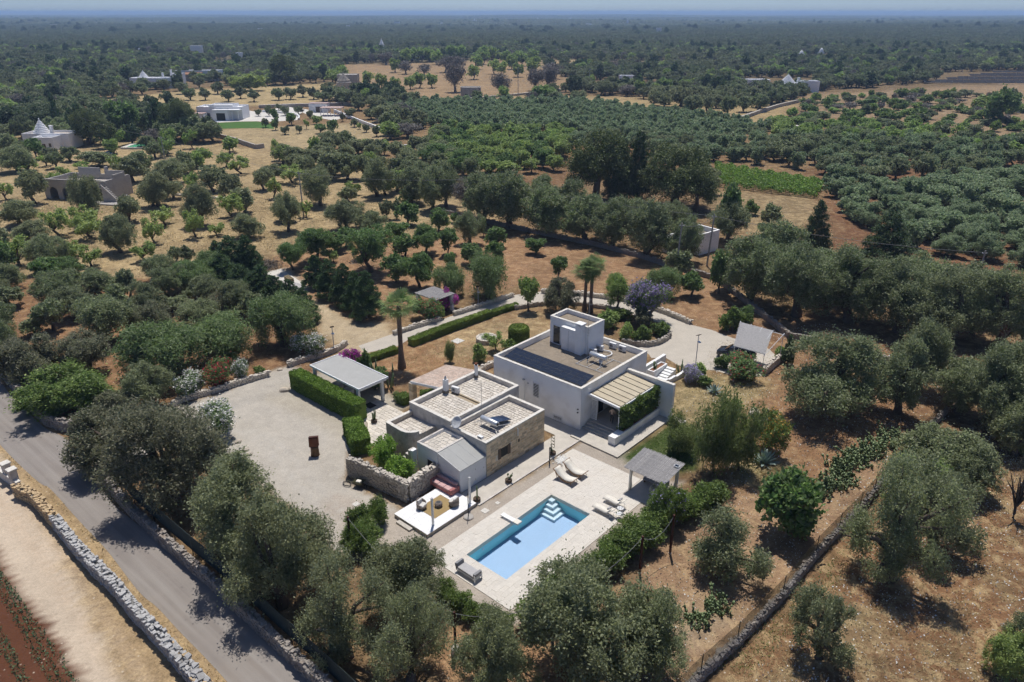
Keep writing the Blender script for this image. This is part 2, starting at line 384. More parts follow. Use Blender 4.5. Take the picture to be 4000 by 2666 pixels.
def build_ground():
    ys = [-80, -40, -10, 5, 12]; y = 17.
    while y < 42000: ys.append(y); y *= 1.0125 if y < 400 else 1.03
    ys = np.array(ys); nx = 281; t = np.linspace(-1, 1, nx)
    hw = np.maximum(ys * 1.0 + 25, 75)
    X = t[None] * hw[:, None]; Y = np.repeat(ys[:, None], nx, 1)
    q = np.stack([X.ravel(), Y.ravel()], 1); n = len(q)
    col = np.empty((n, 3)); straw = np.zeros(n)
    col[:] = (.26, .165, .092); straw[:] = .35
    def paint(poly, c, soft=1.2, st=0., wobble=.8, amt=1., ws=.6):
        wgt = np.clip(.5 + (sdist(q, poly) + wob(q, ws) * wobble) / (2 * soft), 0, 1) * amt
        wgt = wgt * wgt * (3 - 2 * wgt)
        col[:] = col * (1 - wgt[:, None]) + np.array(c) * wgt[:, None]; straw[:] = straw * (1 - wgt) + st * wgt
    str_ = (.45, .335, .195)
    # far: mixed soil and stubble in patches
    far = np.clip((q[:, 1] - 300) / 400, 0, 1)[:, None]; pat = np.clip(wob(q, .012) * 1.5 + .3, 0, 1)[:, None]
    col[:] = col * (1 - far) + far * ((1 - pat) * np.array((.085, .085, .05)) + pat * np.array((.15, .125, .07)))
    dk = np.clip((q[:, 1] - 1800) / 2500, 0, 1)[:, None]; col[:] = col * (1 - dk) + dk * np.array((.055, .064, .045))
    cl = (np.clip((wob(q, .011) - .68) / .15, 0, 1) * np.clip((q[:, 1] - 330) / 60, 0, 1))[:, None]; col[:] = col * (1 - cl) + cl * np.array((.42, .32, .185))
    # dry stubble fields
    paint(VP((-300, 300), (140, 300), (470, 330), (900, 380), (1150, 470), (1130, 520), (700, 560), (530, 610), (330, 650), (-300, 690)), str_, 3, .8, 3)
    paint(VP((160, 232), (480, 205), (760, 190), (860, 215), (700, 240), (460, 250), (250, 258)), (.52, .40, .22), 4, .8, 4, ws=.1)
    paint(VP((470, 300), (870, 280), (900, 300), (880, 330), (620, 345)), (.46, .36, .22), 2, .7, 2, ws=.2)
    paint(VP((780, 150), (1200, 140), (1340, 195), (1240, 225), (1000, 235), (800, 215)), (.38, .255, .155), 5, .5, 5, ws=.1)
    paint(VP((1170, 215), (1500, 225), (1700, 230), (1850, 225), (1760, 285), (1640, 275), (1330, 235), (1160, 228)), (.46, .34, .18), 4, .7, 4, ws=.1)
    paint(VP((1820, 220), (2353, 190), (2700, 210), (2700, 330), (2353, 320), (1900, 270)), (.36, .25, .16), 5, .4, 5, ws=.1)
    paint(VP((1640, 440), (1920, 455), (1900, 500), (1760, 560), (1640, 500)), (.36, .26, .15), 2, .7, 2)
    paint(VP((1880, 380), (2700, 330), (2700, 720), (2100, 690), (1900, 560)), (.23, .115, .065), 3, .2, 3)
    paint(VP((1180, 300), (1560, 290), (1700, 330), (1640, 390), (1300, 430), (1150, 420)), (.25, .14, .075), 3, .2, 3)
    # garden soils
    paint(VP((640, 590), (860, 560), (1140, 540), (1500, 590), (1680, 660), (1780, 760), (1690, 790), (1500, 700), (1200, 660), (900, 690), (860, 750), (640, 720)), (.37, .215, .125), 1.5, .3, 2)
    paint(VP((860, 800), (1200, 720), (1290, 690), (1300, 790), (1140, 900), (1000, 860), (880, 900)), (.37, .21, .115), 1, .45, 1)
    paint(VP((1040, 760), (1200, 720), (1260, 700), (1260, 790), (1150, 820), (1040, 830)), (.42, .30, .175), 2, .8, 2, .8)
    paint(VP((-300, 640), (330, 640), (560, 640), (720, 760), (700, 850), (430, 920), (200, 960), (-50, 900)), (.30, .165, .092), 2, .3, 2)
    paint(VP((1640, 760), (1900, 720), (2353, 860), (2700, 1000), (2600, 1120), (2260, 900), (1900, 1130), (1700, 1160), (1600, 1000)), (.33, .185, .105), 2, .3, 2)
    paint(VP((1545, 860), (1640, 860), (1790, 880), (1700, 960), (1640, 1040), (1540, 1040), (1500, 950)), (.40, .315, .17), 1.5, .8, 1.2)
    paint(VP((1700, 1050), (1810, 1060), (1760, 1120), (1690, 1110)), (.36, .30, .16), 1.2, .8, 1)
    paint(VP((1400, 1400), (1560, 1210), (1640, 1150), (1880, 1130), (2060, 1010), (2020, 1120), (1590, 1580), (1380, 1580)), (.40, .255, .165), 1, .35, 1)
    paint(VP((1500, 1420), (1640, 1380), (1720, 1330), (1690, 1420), (1600, 1540), (1500, 1560)), (.44, .34, .25), 1.5, .5, 1.5, .7)
    paint(VP((1030, 1420), (1180, 1400), (1330, 1568), (980, 1600)), (.40, .235, .135), 1, .2, 1)
    paint(VP((1640, 1568), (1950, 1230), (2120, 1000), (2353, 950), (2900, 1100), (2700, 1700), (1600, 1700)), (.285, .155, .085), 1.2, .75, 1)
    paint(VP((1700, 1568), (1950, 1390), (2110, 1470), (2000, 1600)), (.36, .255, .15), 2, .9, 2, .7)
    # gravel and sand
    drive = [(330, 1790), (470, 1720), (700, 1585), (900, 1520), (1060, 1452), (1140, 1425), (1260, 1500), (1440, 1640), (1460, 1720), (1370, 1770), (1350, 1880), (1600, 2010), (1560, 2110), (1480, 2200), (1300, 2150), (1130, 1980), (960, 1860), (860, 1760), (640, 1720), (480, 1880), (400, 1840)]
    paint(np.array([P(*p)[:2] for p in drive]), (.485, .44, .375), .35, 0, .25, ws=1.5)
    paint(WP((-9, -5), (-3, -4.6), (7.3, -3.4), (7.6, 13.8), (7.4, 19), (1.5, 20), (-3.2, 19), (-3.5, 8), (-3.5, 5), (-8, -.4), (-14, -2), (-12, -6)), (.46, .395, .325), .35, 0, .3, ws=1.5)
    paint(WP((-34, 3), (-20.5, 4), (-20.5, 13), (-34, 12)), (.46, .41, .33), .6, 0, .3)
    paint(np.array([P(*p)[:2] for p in ((1175, 1150), (1260, 1185), (1380, 1265), (1520, 1262), (1540, 1305), (1430, 1390), (1340, 1375), (1250, 1300), (1235, 1225))]), (.50, .395, .265), .8, .1, .6)
    paint(np.array([P(*p)[:2] for p in ((1000, 1070), (1120, 1050), (1220, 1130), (1180, 1160))]), (.50, .45, .37), .5, 0, .4)
    def rut(pts, wd, c, amt):
        pts = smooth([Vector(p) for p in pts], 2); d = np.full(n, 1e9)
        for a, b in zip(pts[:-1], pts[1:]):
            a, b = np.array(a[:2]), np.array(b[:2]); e = b - a; t = np.clip(((q - a) @ e) / (e @ e), 0, 1); d = np.minimum(d, np.hypot(*(q - a - t[:, None] * e).T))
        wg = np.clip(1.3 - d / wd, 0, 1) * amt * (.6 + .4 * np.clip(wob(q, 1.1) + .5, 0, 1)); col[:] = col * (1 - wg[:, None]) + np.array(c) * wg[:, None]
    for dx in (0, 1.6):
        rut([P(480, 1790) + Vector((dx, 0, 0)), P(760, 1660) + Vector((dx, 0, 0)), P(1000, 1700) + Vector((dx, 0, 0)), P(1150, 1880) + Vector((dx, 0, 0)), P(1330, 2080) + Vector((dx, 0, 0))], .35, (.52, .485, .43), .7)
        rut([P(700, 1640) + Vector((dx, 0, 0)), P(950, 1560) + Vector((dx, 0, 0)), P(1150, 1520) + Vector((dx, 0, 0))], .35, (.40, .37, .325), .6)
        rut([P(1190, 1170) + Vector((dx, 0, 0)), P(1300, 1240) + Vector((dx, 0, 0)), P(1420, 1330) + Vector((dx, 0, 0))], .4, (.56, .46, .33), .7)
    # lawn beside the porch
    paint(WP((1.2, 18.6), (5.2, 18.6), (7.4, 21.5), (6, 27), (2.6, 28.5), (1.2, 27)), (.095, .135, .038), .5, .1, .4)
    # road side: verge, track, ploughed field
    paint(VP((-420, 760), (0, 880), (40, 960), (180, 1120), (350, 1300), (560, 1568), (700, 1760), (300, 1900), (-500, 1500)), (.46, .33, .20), 1.0, .3, .5)
    paint(VP((-120, 960), (0, 1045), (300, 1568), (420, 1760), (150, 1900), (-600, 1300)), (.60, .485, .36), .6, .0, .5)
    paint(VP((-100, 1150), (0, 1272), (75, 1405), (120, 1455), (190, 1568), (300, 1800), (-200, 1900), (-700, 1500)), (.135, .052, .026), .35, .0, .35, ws=1.4)
    col[:] = (col * .92 + col.mean(1)[:, None] * .08) * np.where(q[:, :1] > 2, .88, .96) * (1 - np.clip(straw * 5, 0, 1)[:, None] * (1 - np.array((1., .975, .87))))
    for dx in (0, 1.8): rut([V(-60, 1080) + Vector((dx, 0, 0)), V(60, 1230) + Vector((dx, 0, 0)), V(170, 1400) + Vector((dx, 0, 0)), V(280, 1600) + Vector((dx, 0, 0))], .4, (.52, .40, .285), .6)
    z = hz(q[:, 0], q[:, 1])
    v = np.column_stack([q, z]); ny = len(ys)
    i = np.arange(ny - 1)[:, None] * nx + np.arange(nx - 1)[None]; i = i.ravel()
    f = np.stack([i, i + 1, i + 1 + nx, i + nx], 1)
    cen = q[f].mean(1); f = f[sdist(cen, POOLHOLE) < 0]
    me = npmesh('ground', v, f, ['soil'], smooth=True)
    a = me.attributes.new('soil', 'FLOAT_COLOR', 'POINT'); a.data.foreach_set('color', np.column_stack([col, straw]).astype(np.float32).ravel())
    o = link('ground', me); o['kind'] = 'structure'; return o
def asphalt_streaks():
    m = MATS['asphalt']; t = m.node_tree; L = t.links.new; b = t.nodes['Principled BSDF']; g = N(t, 'NewGeometry'); mp = N(t, 'Mapping'); d = cB(1600, 860) - cB(800, 150)
    mp.vector_type = 'TEXTURE'; mp.inputs['Rotation'].default_value = (0, 0, math.atan2(d.y, d.x)); mp.inputs['Scale'].default_value = (14, .55, 1); L(g.outputs['Position'], mp.inputs['Vector'])
    n = N(t, 'TexNoise'); n.inputs['Scale'].default_value = 1.; n.inputs['Detail'].default_value = 5; L(mp.outputs[0], n.inputs['Vector'])
    src = b.inputs['Base Color'].links[0].from_socket; c = mixc(t, rng_(t, n.outputs[0], .38, .66, 0, .75), src, (.30, .275, .25)); L(c, b.inputs['Base Color'])
def soil_mat():
    m, t, b = nodes('soil'); L = t.links.new
    at = N(t, 'Attribute', attribute_name='soil'); g = N(t, 'NewGeometry')
    def noise(s, d=6, r=.6, w=None):
        n = N(t, 'TexNoise'); n.inputs['Scale'].default_value = s; n.inputs['Detail'].default_value = d; n.inputs['Roughness'].default_value = r
        if w: n.inputs['Distortion'].default_value = w
        L(g.outputs['Position'], n.inputs['Vector']); return n.outputs[0]
    big, fine, mid = noise(.11, 8, .62), noise(5.5, 6, .7), noise(.9, 8, .65, .6)
    sf = N(t, 'Math', operation='MULTIPLY'); L(at.outputs['Alpha'], sf.inputs[0]); L(rng_(t, mid, .47, .62, 0, .85), sf.inputs[1])
    c = mixc(t, sf.outputs[0], at.outputs['Color'], (.47, .36, .20))
    sg = N(t, 'Math', operation='MULTIPLY'); L(at.outputs['Alpha'], sg.inputs[0]); L(rng_(t, noise(.33, 8, .7), .48, .64, 0, .75), sg.inputs[1])
    c = mixc(t, sg.outputs[0], c, (.20, .155, .085))
    calm = rng_(t, at.outputs['Alpha'], 0, .2, .42, 1.)      # raked gravel is more even than soil
    def mul(c, v, a, b2, lo, hi):
        r = rng_(t, v, a, b2, lo, hi); k = N(t, 'CombineColor'); [L(r, k.inputs[i]) for i in range(3)]
        return mixc(t, calm, c, k.outputs[0], 'MULTIPLY')
    c = mul(c, big, .3, .7, .76, 1.14); c = mul(c, fine, .3, .7, .62, 1.28); c = mul(c, mid, .32, .68, .70, 1.14)
    vo = N(t, 'TexVoronoi'); vo.inputs['Scale'].default_value = 2.6; L(g.outputs['Position'], vo.inputs['Vector'])
    cs = N(t, 'SeparateColor'); L(vo.outputs['Color'], cs.inputs[0])
    st = N(t, 'Math', operation='MULTIPLY'); L(rng_(t, vo.outputs['Distance'], .12, .2, 1, 0), st.inputs[0]); L(rng_(t, cs.outputs[0], .72, .8, 0, .75), st.inputs[1])
    c = mixc(t, st.outputs[0], c, (.56, .48, .38))
    L(c, b.inputs['Base Color']); b.inputs['Roughness'].default_value = .97; b.inputs['Specular IOR Level'].default_value = .1
    bu = N(t, 'Bump'); bu.inputs['Strength'].default_value = .5; bu.inputs['Distance'].default_value = .12; L(fine, bu.inputs['Height']); L(bu.outputs[0], b.inputs['Normal'])
def smooth(pts, k=2):
    for _ in range(k):
        q = [pts[0]]
        for a, b in zip(pts[:-1], pts[1:]): q += [a * .75 + b * .25, a * .25 + b * .75]
        pts = q + [pts[-1]]
    return pts
soil_mat(); build_ground()
def sheet(name, poly, z, m, th=None, kind='structure'):
    b = B(); poly = [tuple(p[:2]) for p in poly]
    b._add([(p[0], p[1], z) for p in poly], [tuple(range(len(poly)))])
    o = b.obj(name, m); o['kind'] = kind
    if o.data.polygons[0].normal.z < 0: o.data.flip_normals()
    return o
cA = lambda x, y: P(x * .55248, 1300 + y * .55248); cB = lambda x, y: P(x * .55248, 1900 + y * .55248)
road_l = smooth([cA(-500, 200), cA(-130, 640), cA(0, 795), cA(130, 930), cA(300, 1085), cB(345, 0), cB(560, 250), cB(740, 430), cB(860, 590), cB(1000, 775), cB(1110, 850), cB(1250, 1010), cB(1440, 1200), cB(1610, 1386), cB(1900, 1720)])
road_r = smooth([cA(-350, 0), cA(-60, 250), cA(60, 430), cA(235, 600), cA(330, 690), cA(470, 740), cA(600, 900), cA(660, 1000), cB(790, 130), cB(950, 250), cB(1190, 440), cB(1290, 540), cB(1640, 860), cB(1760, 960), cB(2000, 1200), cB(2200, 1386), cB(2500, 1700)])
asphalt_streaks()
sheet('road', list(road_l) + list(reversed(road_r)), .012, 'asphalt')
drv = [(1425, 1380), (1500, 1366), (1561, 1350), (1591, 1330), (1850, 1240), (2000, 1197), (2132, 1189), (2263, 1191), (2382, 1208), (2467, 1229), (2531, 1250), (2595, 1267), (2616, 1301), (2612, 1323), (2552, 1352), (2489, 1357), (2535, 1385), (2545, 1400), (2600, 1398), (2647, 1427), (2700, 1440), (2790, 1448), (2857, 1466), (2969, 1473), (3049, 1409), (3004, 1364), (2870, 1324), (2780, 1290), (2692, 1268), (2603, 1226), (2560, 1202), (2467, 1174), (2353, 1158), (2263, 1146), (2115, 1140), (2013, 1153), (1990, 1168), (1771, 1233), (1718, 1252), (1533, 1306), (1400, 1352)]
sheet('driveway', [P(*p) for p in drv], .012, 'drive')
# ------------------------------------------------------------------ foliage builders
def unit(v): return v / np.maximum(np.linalg.norm(v, axis=-1, keepdims=True), 1e-9)
def sprays(r, pos, nrm, ll, lw, droop=0., rnd=.9, out=.5):
    n = len(pos); t = unit(r.normal(size=(n, 3)) * rnd + nrm * out - np.array((0, 0, droop)))
    s = unit(np.cross(t, r.normal(size=(n, 3))))
    k = r.uniform(.65, 1.3, (n, 1)); a = t * ll / 2 * k; b = s * lw / 2 * k
    fold = np.cross(t, s) * lw * .18 * k
    v = np.stack([pos - a, pos + b + fold, pos + a, pos - b + fold], 1).reshape(-1, 3)
    f = np.arange(4 * n).reshape(n, 4); return v, f
def blob_pts(r, lobes, n, sub=26, shell=.35, sig=.2, up=.25):
    """leaf places on lobes (centre, radius[3]); twig clumps leave gaps; returns places, outward, tint"""
    c = np.array([l[0] for l in lobes], float); rad = np.array([np.broadcast_to(l[1], 3) for l in lobes], float)
    wt = (rad.prod(1)) ** (2 / 3); wt /= wt.sum(); k = r.choice(len(lobes), n, p=wt)
    sd = unit(r.normal(size=(len(lobes), sub, 3)) + np.array((0, 0, up))); sr = 1 - shell * r.random((len(lobes), sub)) ** 1.5
    st = r.random((len(lobes), sub)); j = r.integers(0, sub, n)
    d = sd[k, j] * sr[k, j][:, None] + r.normal(size=(n, 3)) * sig * np.where(r.random(n) < .1, 1.9, 1.)[:, None]
    pos = c[k] + d * rad[k]; lt = r.random(len(lobes)); tint = np.column_stack([np.clip(lt[k] * .45 + st[k, j] * .45 + r.random(n) * .1, 0, 1), r.random(n), np.zeros(n)])
    return pos, unit(d), tint
def crown_mesh(name, r, lobes, n, ll, lw, m, droop=0., zmin=.25, extra=None, **kw):
    pos, nr, ti = blob_pts(r, lobes, n, **kw); ok = pos[:, 2] > zmin; pos, nr, ti = pos[ok], nr[ok], ti[ok]
    v, f = sprays(r, pos, nr, ll, lw, droop); mi = np.zeros(len(f), int); ti = np.repeat(ti, 4, 0)
    mats = [m]
    if extra:                                   # (material, share, size): flowers on the outside
        ne = int(n * extra[1]); p2, n2, t2 = blob_pts(r, lobes, ne, shell=.1, sig=.16, sub=40, up=.5); o2 = p2[:, 2] > zmin; p2, n2, t2 = p2[o2], n2[o2], t2[o2]
        v2, f2 = sprays(r, p2 + n2 * .06, n2, extra[2], extra[2] * .7); v = np.vstack([v, v2]); f = np.vstack([f, f2 + len(f) * 4])
        mi = np.concatenate([mi, np.ones(len(f2), int)]); ti = np.vstack([ti, np.repeat(t2, 4, 0)]); mats.append(extra[0])
    return npmesh(name, v, f, mats, ti, mi)
def norm_lobes(lobes, w, h0, h1):
    """scale lobes so the crown is w wide and spans h0..h1"""
    c = np.array([l[0] for l in lobes], float); rad = np.array([np.broadcast_to(l[1], 3) for l in lobes], float)
    ext = max((np.abs(c[:, :2]) + rad[:, :2]).max(), 1e-6); lo, hi = (c[:, 2] - rad[:, 2]).min(), (c[:, 2] + rad[:, 2]).max()
    s = w / 2 / ext; sz = (h1 - h0) / (hi - lo)
    return [((a[0] * s, a[1] * s, h0 + (a[2] - lo) * sz), (q[0] * s, q[1] * s, q[2] * sz)) for a, q in zip(c, rad)]
def limbs(r, lobes, base_r, fork, nl=7, m='trunk', lean=.25, n=6):
    b = B(); b.smooth = True; lx, ly = r.normal(size=2) * lean * fork
    top = Vector((lx, ly, fork)); b.tube([(0, 0, -.15), (lx * .2, ly * .25, fork * .4), top], [base_r * 1.35, base_r, base_r * .85], n)
    for i in r.choice(len(lobes), min(nl, len(lobes)), replace=False):
        e = Vector(lobes[i][0]); mid = top.lerp(e, .5) + Vector(r.normal(size=3) * .15) + Vector((0, 0, .12 * (e - top).length))
        b.tube([top - Vector((0, 0, .1)), mid, e, e + (e - mid) * .5], [base_r * .6, base_r * .42, base_r * .22, base_r * .06], 5)
    return b.mesh('trunk', m)
SPEC = {}                    # species -> level -> list of (crown mesh, trunk mesh); canonical size 5 m wide, 5 m high
def add_spec(sp_, lev, cm, tm): SPEC.setdefault(sp_, {}).setdefault(lev, []).append((cm, tm))
def rand_lobes(r, n, flat=.75, rl=(.28, .45), low=0.):
    L_ = []
    for i in range(n):
        d = unit(r.normal(size=3)); d[2] = abs(d[2]) * (1 if r.random() > low else -.6); q = r.random() ** .38 * .76
        L_.append(((d[0] * q, d[1] * q, d[2] * q * flat), r.uniform(*rl) * np.array((1, 1, .85))))
    return L_
def gen_species():
    LV = {-1: (44000, .115, .052), 0: (24000, .18, .078), 1: (4200, .44, .21), 2: (900, .85, .46)}
    for lev, (n, ll, lw) in LV.items():
        nv = (3, 6, 5, 3)[lev + 1]
        for k in range(nv):
            r = np.random.default_rng(100 * (lev % 9) + k)
            lb = norm_lobes(rand_lobes(r, int(r.integers(22, 32)), .8, (.19, .33), low=.35), 5, .45 if lev < 1 else 1.05, 5)
            add_spec('olive', lev, crown_mesh('olive_crown', r, lb, n, ll, lw, 'l_olive' if lev < 2 else 'l_olive_far', sub=30, sig=.17, zmin=.5), limbs(r, lb, .26, 1.25))
        for k in range(max(2, nv - 3) if lev >= 0 else 1):
            r = np.random.default_rng(700 + 100 * (lev % 9) + k)
            lb = norm_lobes(rand_lobes(r, 24, .9, (.2, .34), low=.4), 5, .3, 5)
            add_spec('olive_young', lev, crown_mesh('olive_crown', r, lb, n, ll, lw, 'l_olive_young', sub=34, sig=.15, zmin=.3), limbs(r, lb, .2, .9))
            lb = norm_lobes(rand_lobes(r, 28, .85, (.18, .32), low=.35), 5, .4, 5)
            add_spec('holm', lev, crown_mesh('oak_crown', r, lb, n, ll, lw, 'l_holm', sub=30, sig=.18, zmin=.4), limbs(r, lb, .26, 1.1))
        for k in range(3 if lev < 2 else 1):
            r = np.random.default_rng(900 + 100 * (lev % 9) + k); lb = norm_lobes(rand_lobes(r, 15, .9, (.15, .27), low=.4), 5, .4, 5)
            add_spec('olive_open', lev, crown_mesh('olive_crown', r, lb, int(n * .62), ll, lw, 'l_olive', sub=18, sig=.27, zmin=.5), limbs(r, lb, .27, 1.2, 15, lean=.2))
        if lev < 0: continue
        for k in range(3 if lev < 2 else 2):
            r = np.random.default_rng(1300 + 100 * lev + k); lb = []
            for i in range(9):                   # vase of upright limbs, thin foliage
                q = i * 2.4 + r.uniform(-.4, .4); rr = r.uniform(.35, .85); lb.append(((rr * math.cos(q), rr * math.sin(q), r.uniform(.1, 1.) * (1.2 - rr * .5)), np.array((.3, .3, .34)) * r.uniform(.7, 1.1)))
            lb = norm_lobes(lb, 5, 1.5, 5)
            add_spec('almond', lev, crown_mesh('almond_crown', r, lb, int(n * .42), ll * .95, lw * 1.1, 'l_almond', sub=16, sig=.26, zmin=1.2), limbs(r, lb, .22, 1.1, 9, lean=.35))
            lb = norm_lobes(rand_lobes(r, 17, .95, (.27, .4), low=.3), 5, 1.0, 5)
            add_spec('green', lev, crown_mesh('green_crown', r, lb, int(n * .9), ll, lw * 1.25, 'l_green', sub=28, sig=.17, zmin=.6), limbs(r, lb, .2, 1.3))
            add_spec('almondfull', lev, crown_mesh('almond_crown', r, lb, int(n * .8), ll, lw * 1.2, 'l_almond', sub=26, sig=.18, zmin=.6), limbs(r, lb, .2, 1.2))
        for k in range(2):
            r = np.random.default_rng(1700 + 100 * lev + k)
            lb = norm_lobes(rand_lobes(r, 12, .6, (.3, .42)), 5, 1.6, 5); lb2 = list(lb)
            for c, q in lb[:10]:                 # hanging skirts
                lb2.append(((c[0] * 1.22, c[1] * 1.22, max(1.2, c[2] - 1.4)), (q[0] * .6, q[1] * .6, q[2] * 1.5)))
            add_spec('pepper', lev, crown_mesh('pepper_crown', r, lb2, n, ll * 1.25, lw * .8, 'l_pepper', droop=1.3, sub=34, sig=.2, zmin=.25), limbs(r, lb, .3, 1.5))
            # pine: flat tufted plates on limbs
            lb = []
            for i in range(30):
                q = i * 2.4; rr = math.sqrt(r.random()) * .9; lb.append(((rr * math.cos(q), rr * math.sin(q), r.uniform(0, 1) * (1.05 - .5 * rr)), np.array((.36, .36, .19)) * r.uniform(.7, 1.2)))
            lb = norm_lobes(lb, 5, .8, 5)
            add_spec('pine', lev, crown_mesh('pine_crown', r, lb, int(n * 1.1), ll * .8, lw * .8, 'l_pine', sub=22, sig=.2, zmin=1.0), limbs(r, lb, .24, 1.9, 12, lean=.07))
            # feathery conifer: drooping tiers narrowing to a tip
            lb = []
            for i in range(26):
                h = (i + .5) / 26; rr = (1 - h ** 1.35) ** .8 * .8 + .05; q = i * 2.4
                lb.append(((rr * .62 * math.cos(q), rr * .62 * math.sin(q), h * 2.2), np.array((.30, .30, .22)) * (1.15 - .75 * h)))
            lb = norm_lobes(lb, 5, .1, 5)
            add_spec('leyland', lev, crown_mesh('conifer_crown', r, lb, int(n * 1.15), ll * .95, lw * .85, 'l_leyl', droop=-.55, sub=30, sig=.16, zmin=.05), limbs(r, lb[:6], .14, 1.0, 3))
            add_spec('spire', lev, crown_mesh('conifer_crown', r, lb, int(n * .95), ll, lw * .85, 'l_dark', droop=.35, sub=20, sig=.24, zmin=.3), limbs(r, lb[:6], .16, 1.4, 3))
            lb = norm_lobes([((0, 0, i * .2), (.16 * math.sin(max(.25, min(1, (13 - i) / 9)) * 1.57),) * 2 + (.3,)) for i in range(13)], 5, .2, 5)
            add_spec('cypress', lev, crown_mesh('cypress_crown', r, lb, int(n * .5), ll * .9, lw, 'l_dark', droop=-1, sub=20, sig=.15), limbs(r, lb[:4], .1, .6, 2))
            lb = norm_lobes(rand_lobes(r, 16, .9, low=.35), 5, .7, 5)
            add_spec('dark', lev, crown_mesh('dark_crown', r, lb, n, ll, lw * 1.1, 'l_dark', sub=28, sig=.17, zmin=.4), limbs(r, lb, .24, 1.3))
            add_spec('lime', lev, crown_mesh('lime_crown', r, lb, n, ll, lw * 1.1, 'l_lime', sub=28, sig=.17, zmin=.4), limbs(r, lb, .22, 1.3))
            lb = norm_lobes(rand_lobes(r, 18, .8, low=.25), 5, 1.0, 5)
            add_spec('grey', lev, crown_mesh('bare_crown', r, lb, int(n * .75), ll * 1.1, lw * .45, 'l_greytwig', sub=30, sig=.2, zmin=.5), limbs(r, lb, .26, 1.2, 10, 'trunk_pale'))
            lb = norm_lobes(rand_lobes(r, 14, .6, (.3, .42), low=.2), 5, 0., 5)
            add_spec('maquis', lev, crown_mesh('scrub_crown', r, lb, n, ll, lw * 1.1, 'l_laurel', sub=28, sig=.15, zmin=.05), limbs(r, lb, .12, .5, 4))
            add_spec('limebush', lev, crown_mesh('scrub_crown', r, lb, n, ll, lw * 1.1, 'l_almond', sub=28, sig=.15, zmin=.05), limbs(r, lb, .12, .5, 4))
gen_species()
SP_NAME = dict(olive='olive_tree', olive_open='olive_tree', olive_young='olive_tree', holm='holm_oak', almond='almond_tree', almondfull='almond_tree', green='carob_tree', pepper='pepper_tree', pine='pine_tree',
               leyland='conifer_tree', spire='conifer_tree', cypress='cypress_tree', dark='evergreen_tree', lime='lime_green_tree', grey='bare_tree', maquis='scrub_bush', limebush='scrub_bush')
TREES = []                   # every single tree: dict(sp, p, w, h, label)
_tr = random.Random(5)
def tree_at(sp_, p, w, h, label=None, zone=None, rz=None): TREES.append(dict(sp=sp_, p=Vector(p), w=w, h=h, label=label, zone=zone, rz=rz))
def T(frame, sp_, x, yb, yt, wd, label=None, zone=None, hmax=14.):
    """base pixel, top pixel and crown width read in one enlarged view of the photograph"""
    x0, y0, s = frame; p = P(x0 + x * s, y0 + yb * s); sn = CAM_H / math.hypot(CAM_H, p.y)
    if sp_ not in ('almond', 'cypress', 'leyland', 'deadtree'): yb -= .18 * sn * (yb - yt); p = P(x0 + x * s, y0 + yb * s)
    h = min(hmax, max(.8, top_z(p, y0 + yt * s))) * (1.12 - .14 * sn); tree_at(sp_, p, wd * 1.13 * s * mpp(p + Vector((0, 0, h / 2))), h, label, zone)
FO = (0, 0, 1.7); FA = (0, 1300, .55248); FI = (0, 400, .42499); FQ = (0, 900, .42499); FG = (1000, 800, .42499); FK = (1000, 400, .42499); FN = (2000, 400, .42499); FM = (3000, 400, .42499); FH = (2000, 800, .42499); FE = (2500, 1150, .44643); FD = (2400, 1800, .68); FJ = (3000, 900, .44643)
F1 = (0, 0, .59498); F2 = (1300, 0, .59498); F3 = (2600, 0, .59498); FC = (1200, 2000, .55248)
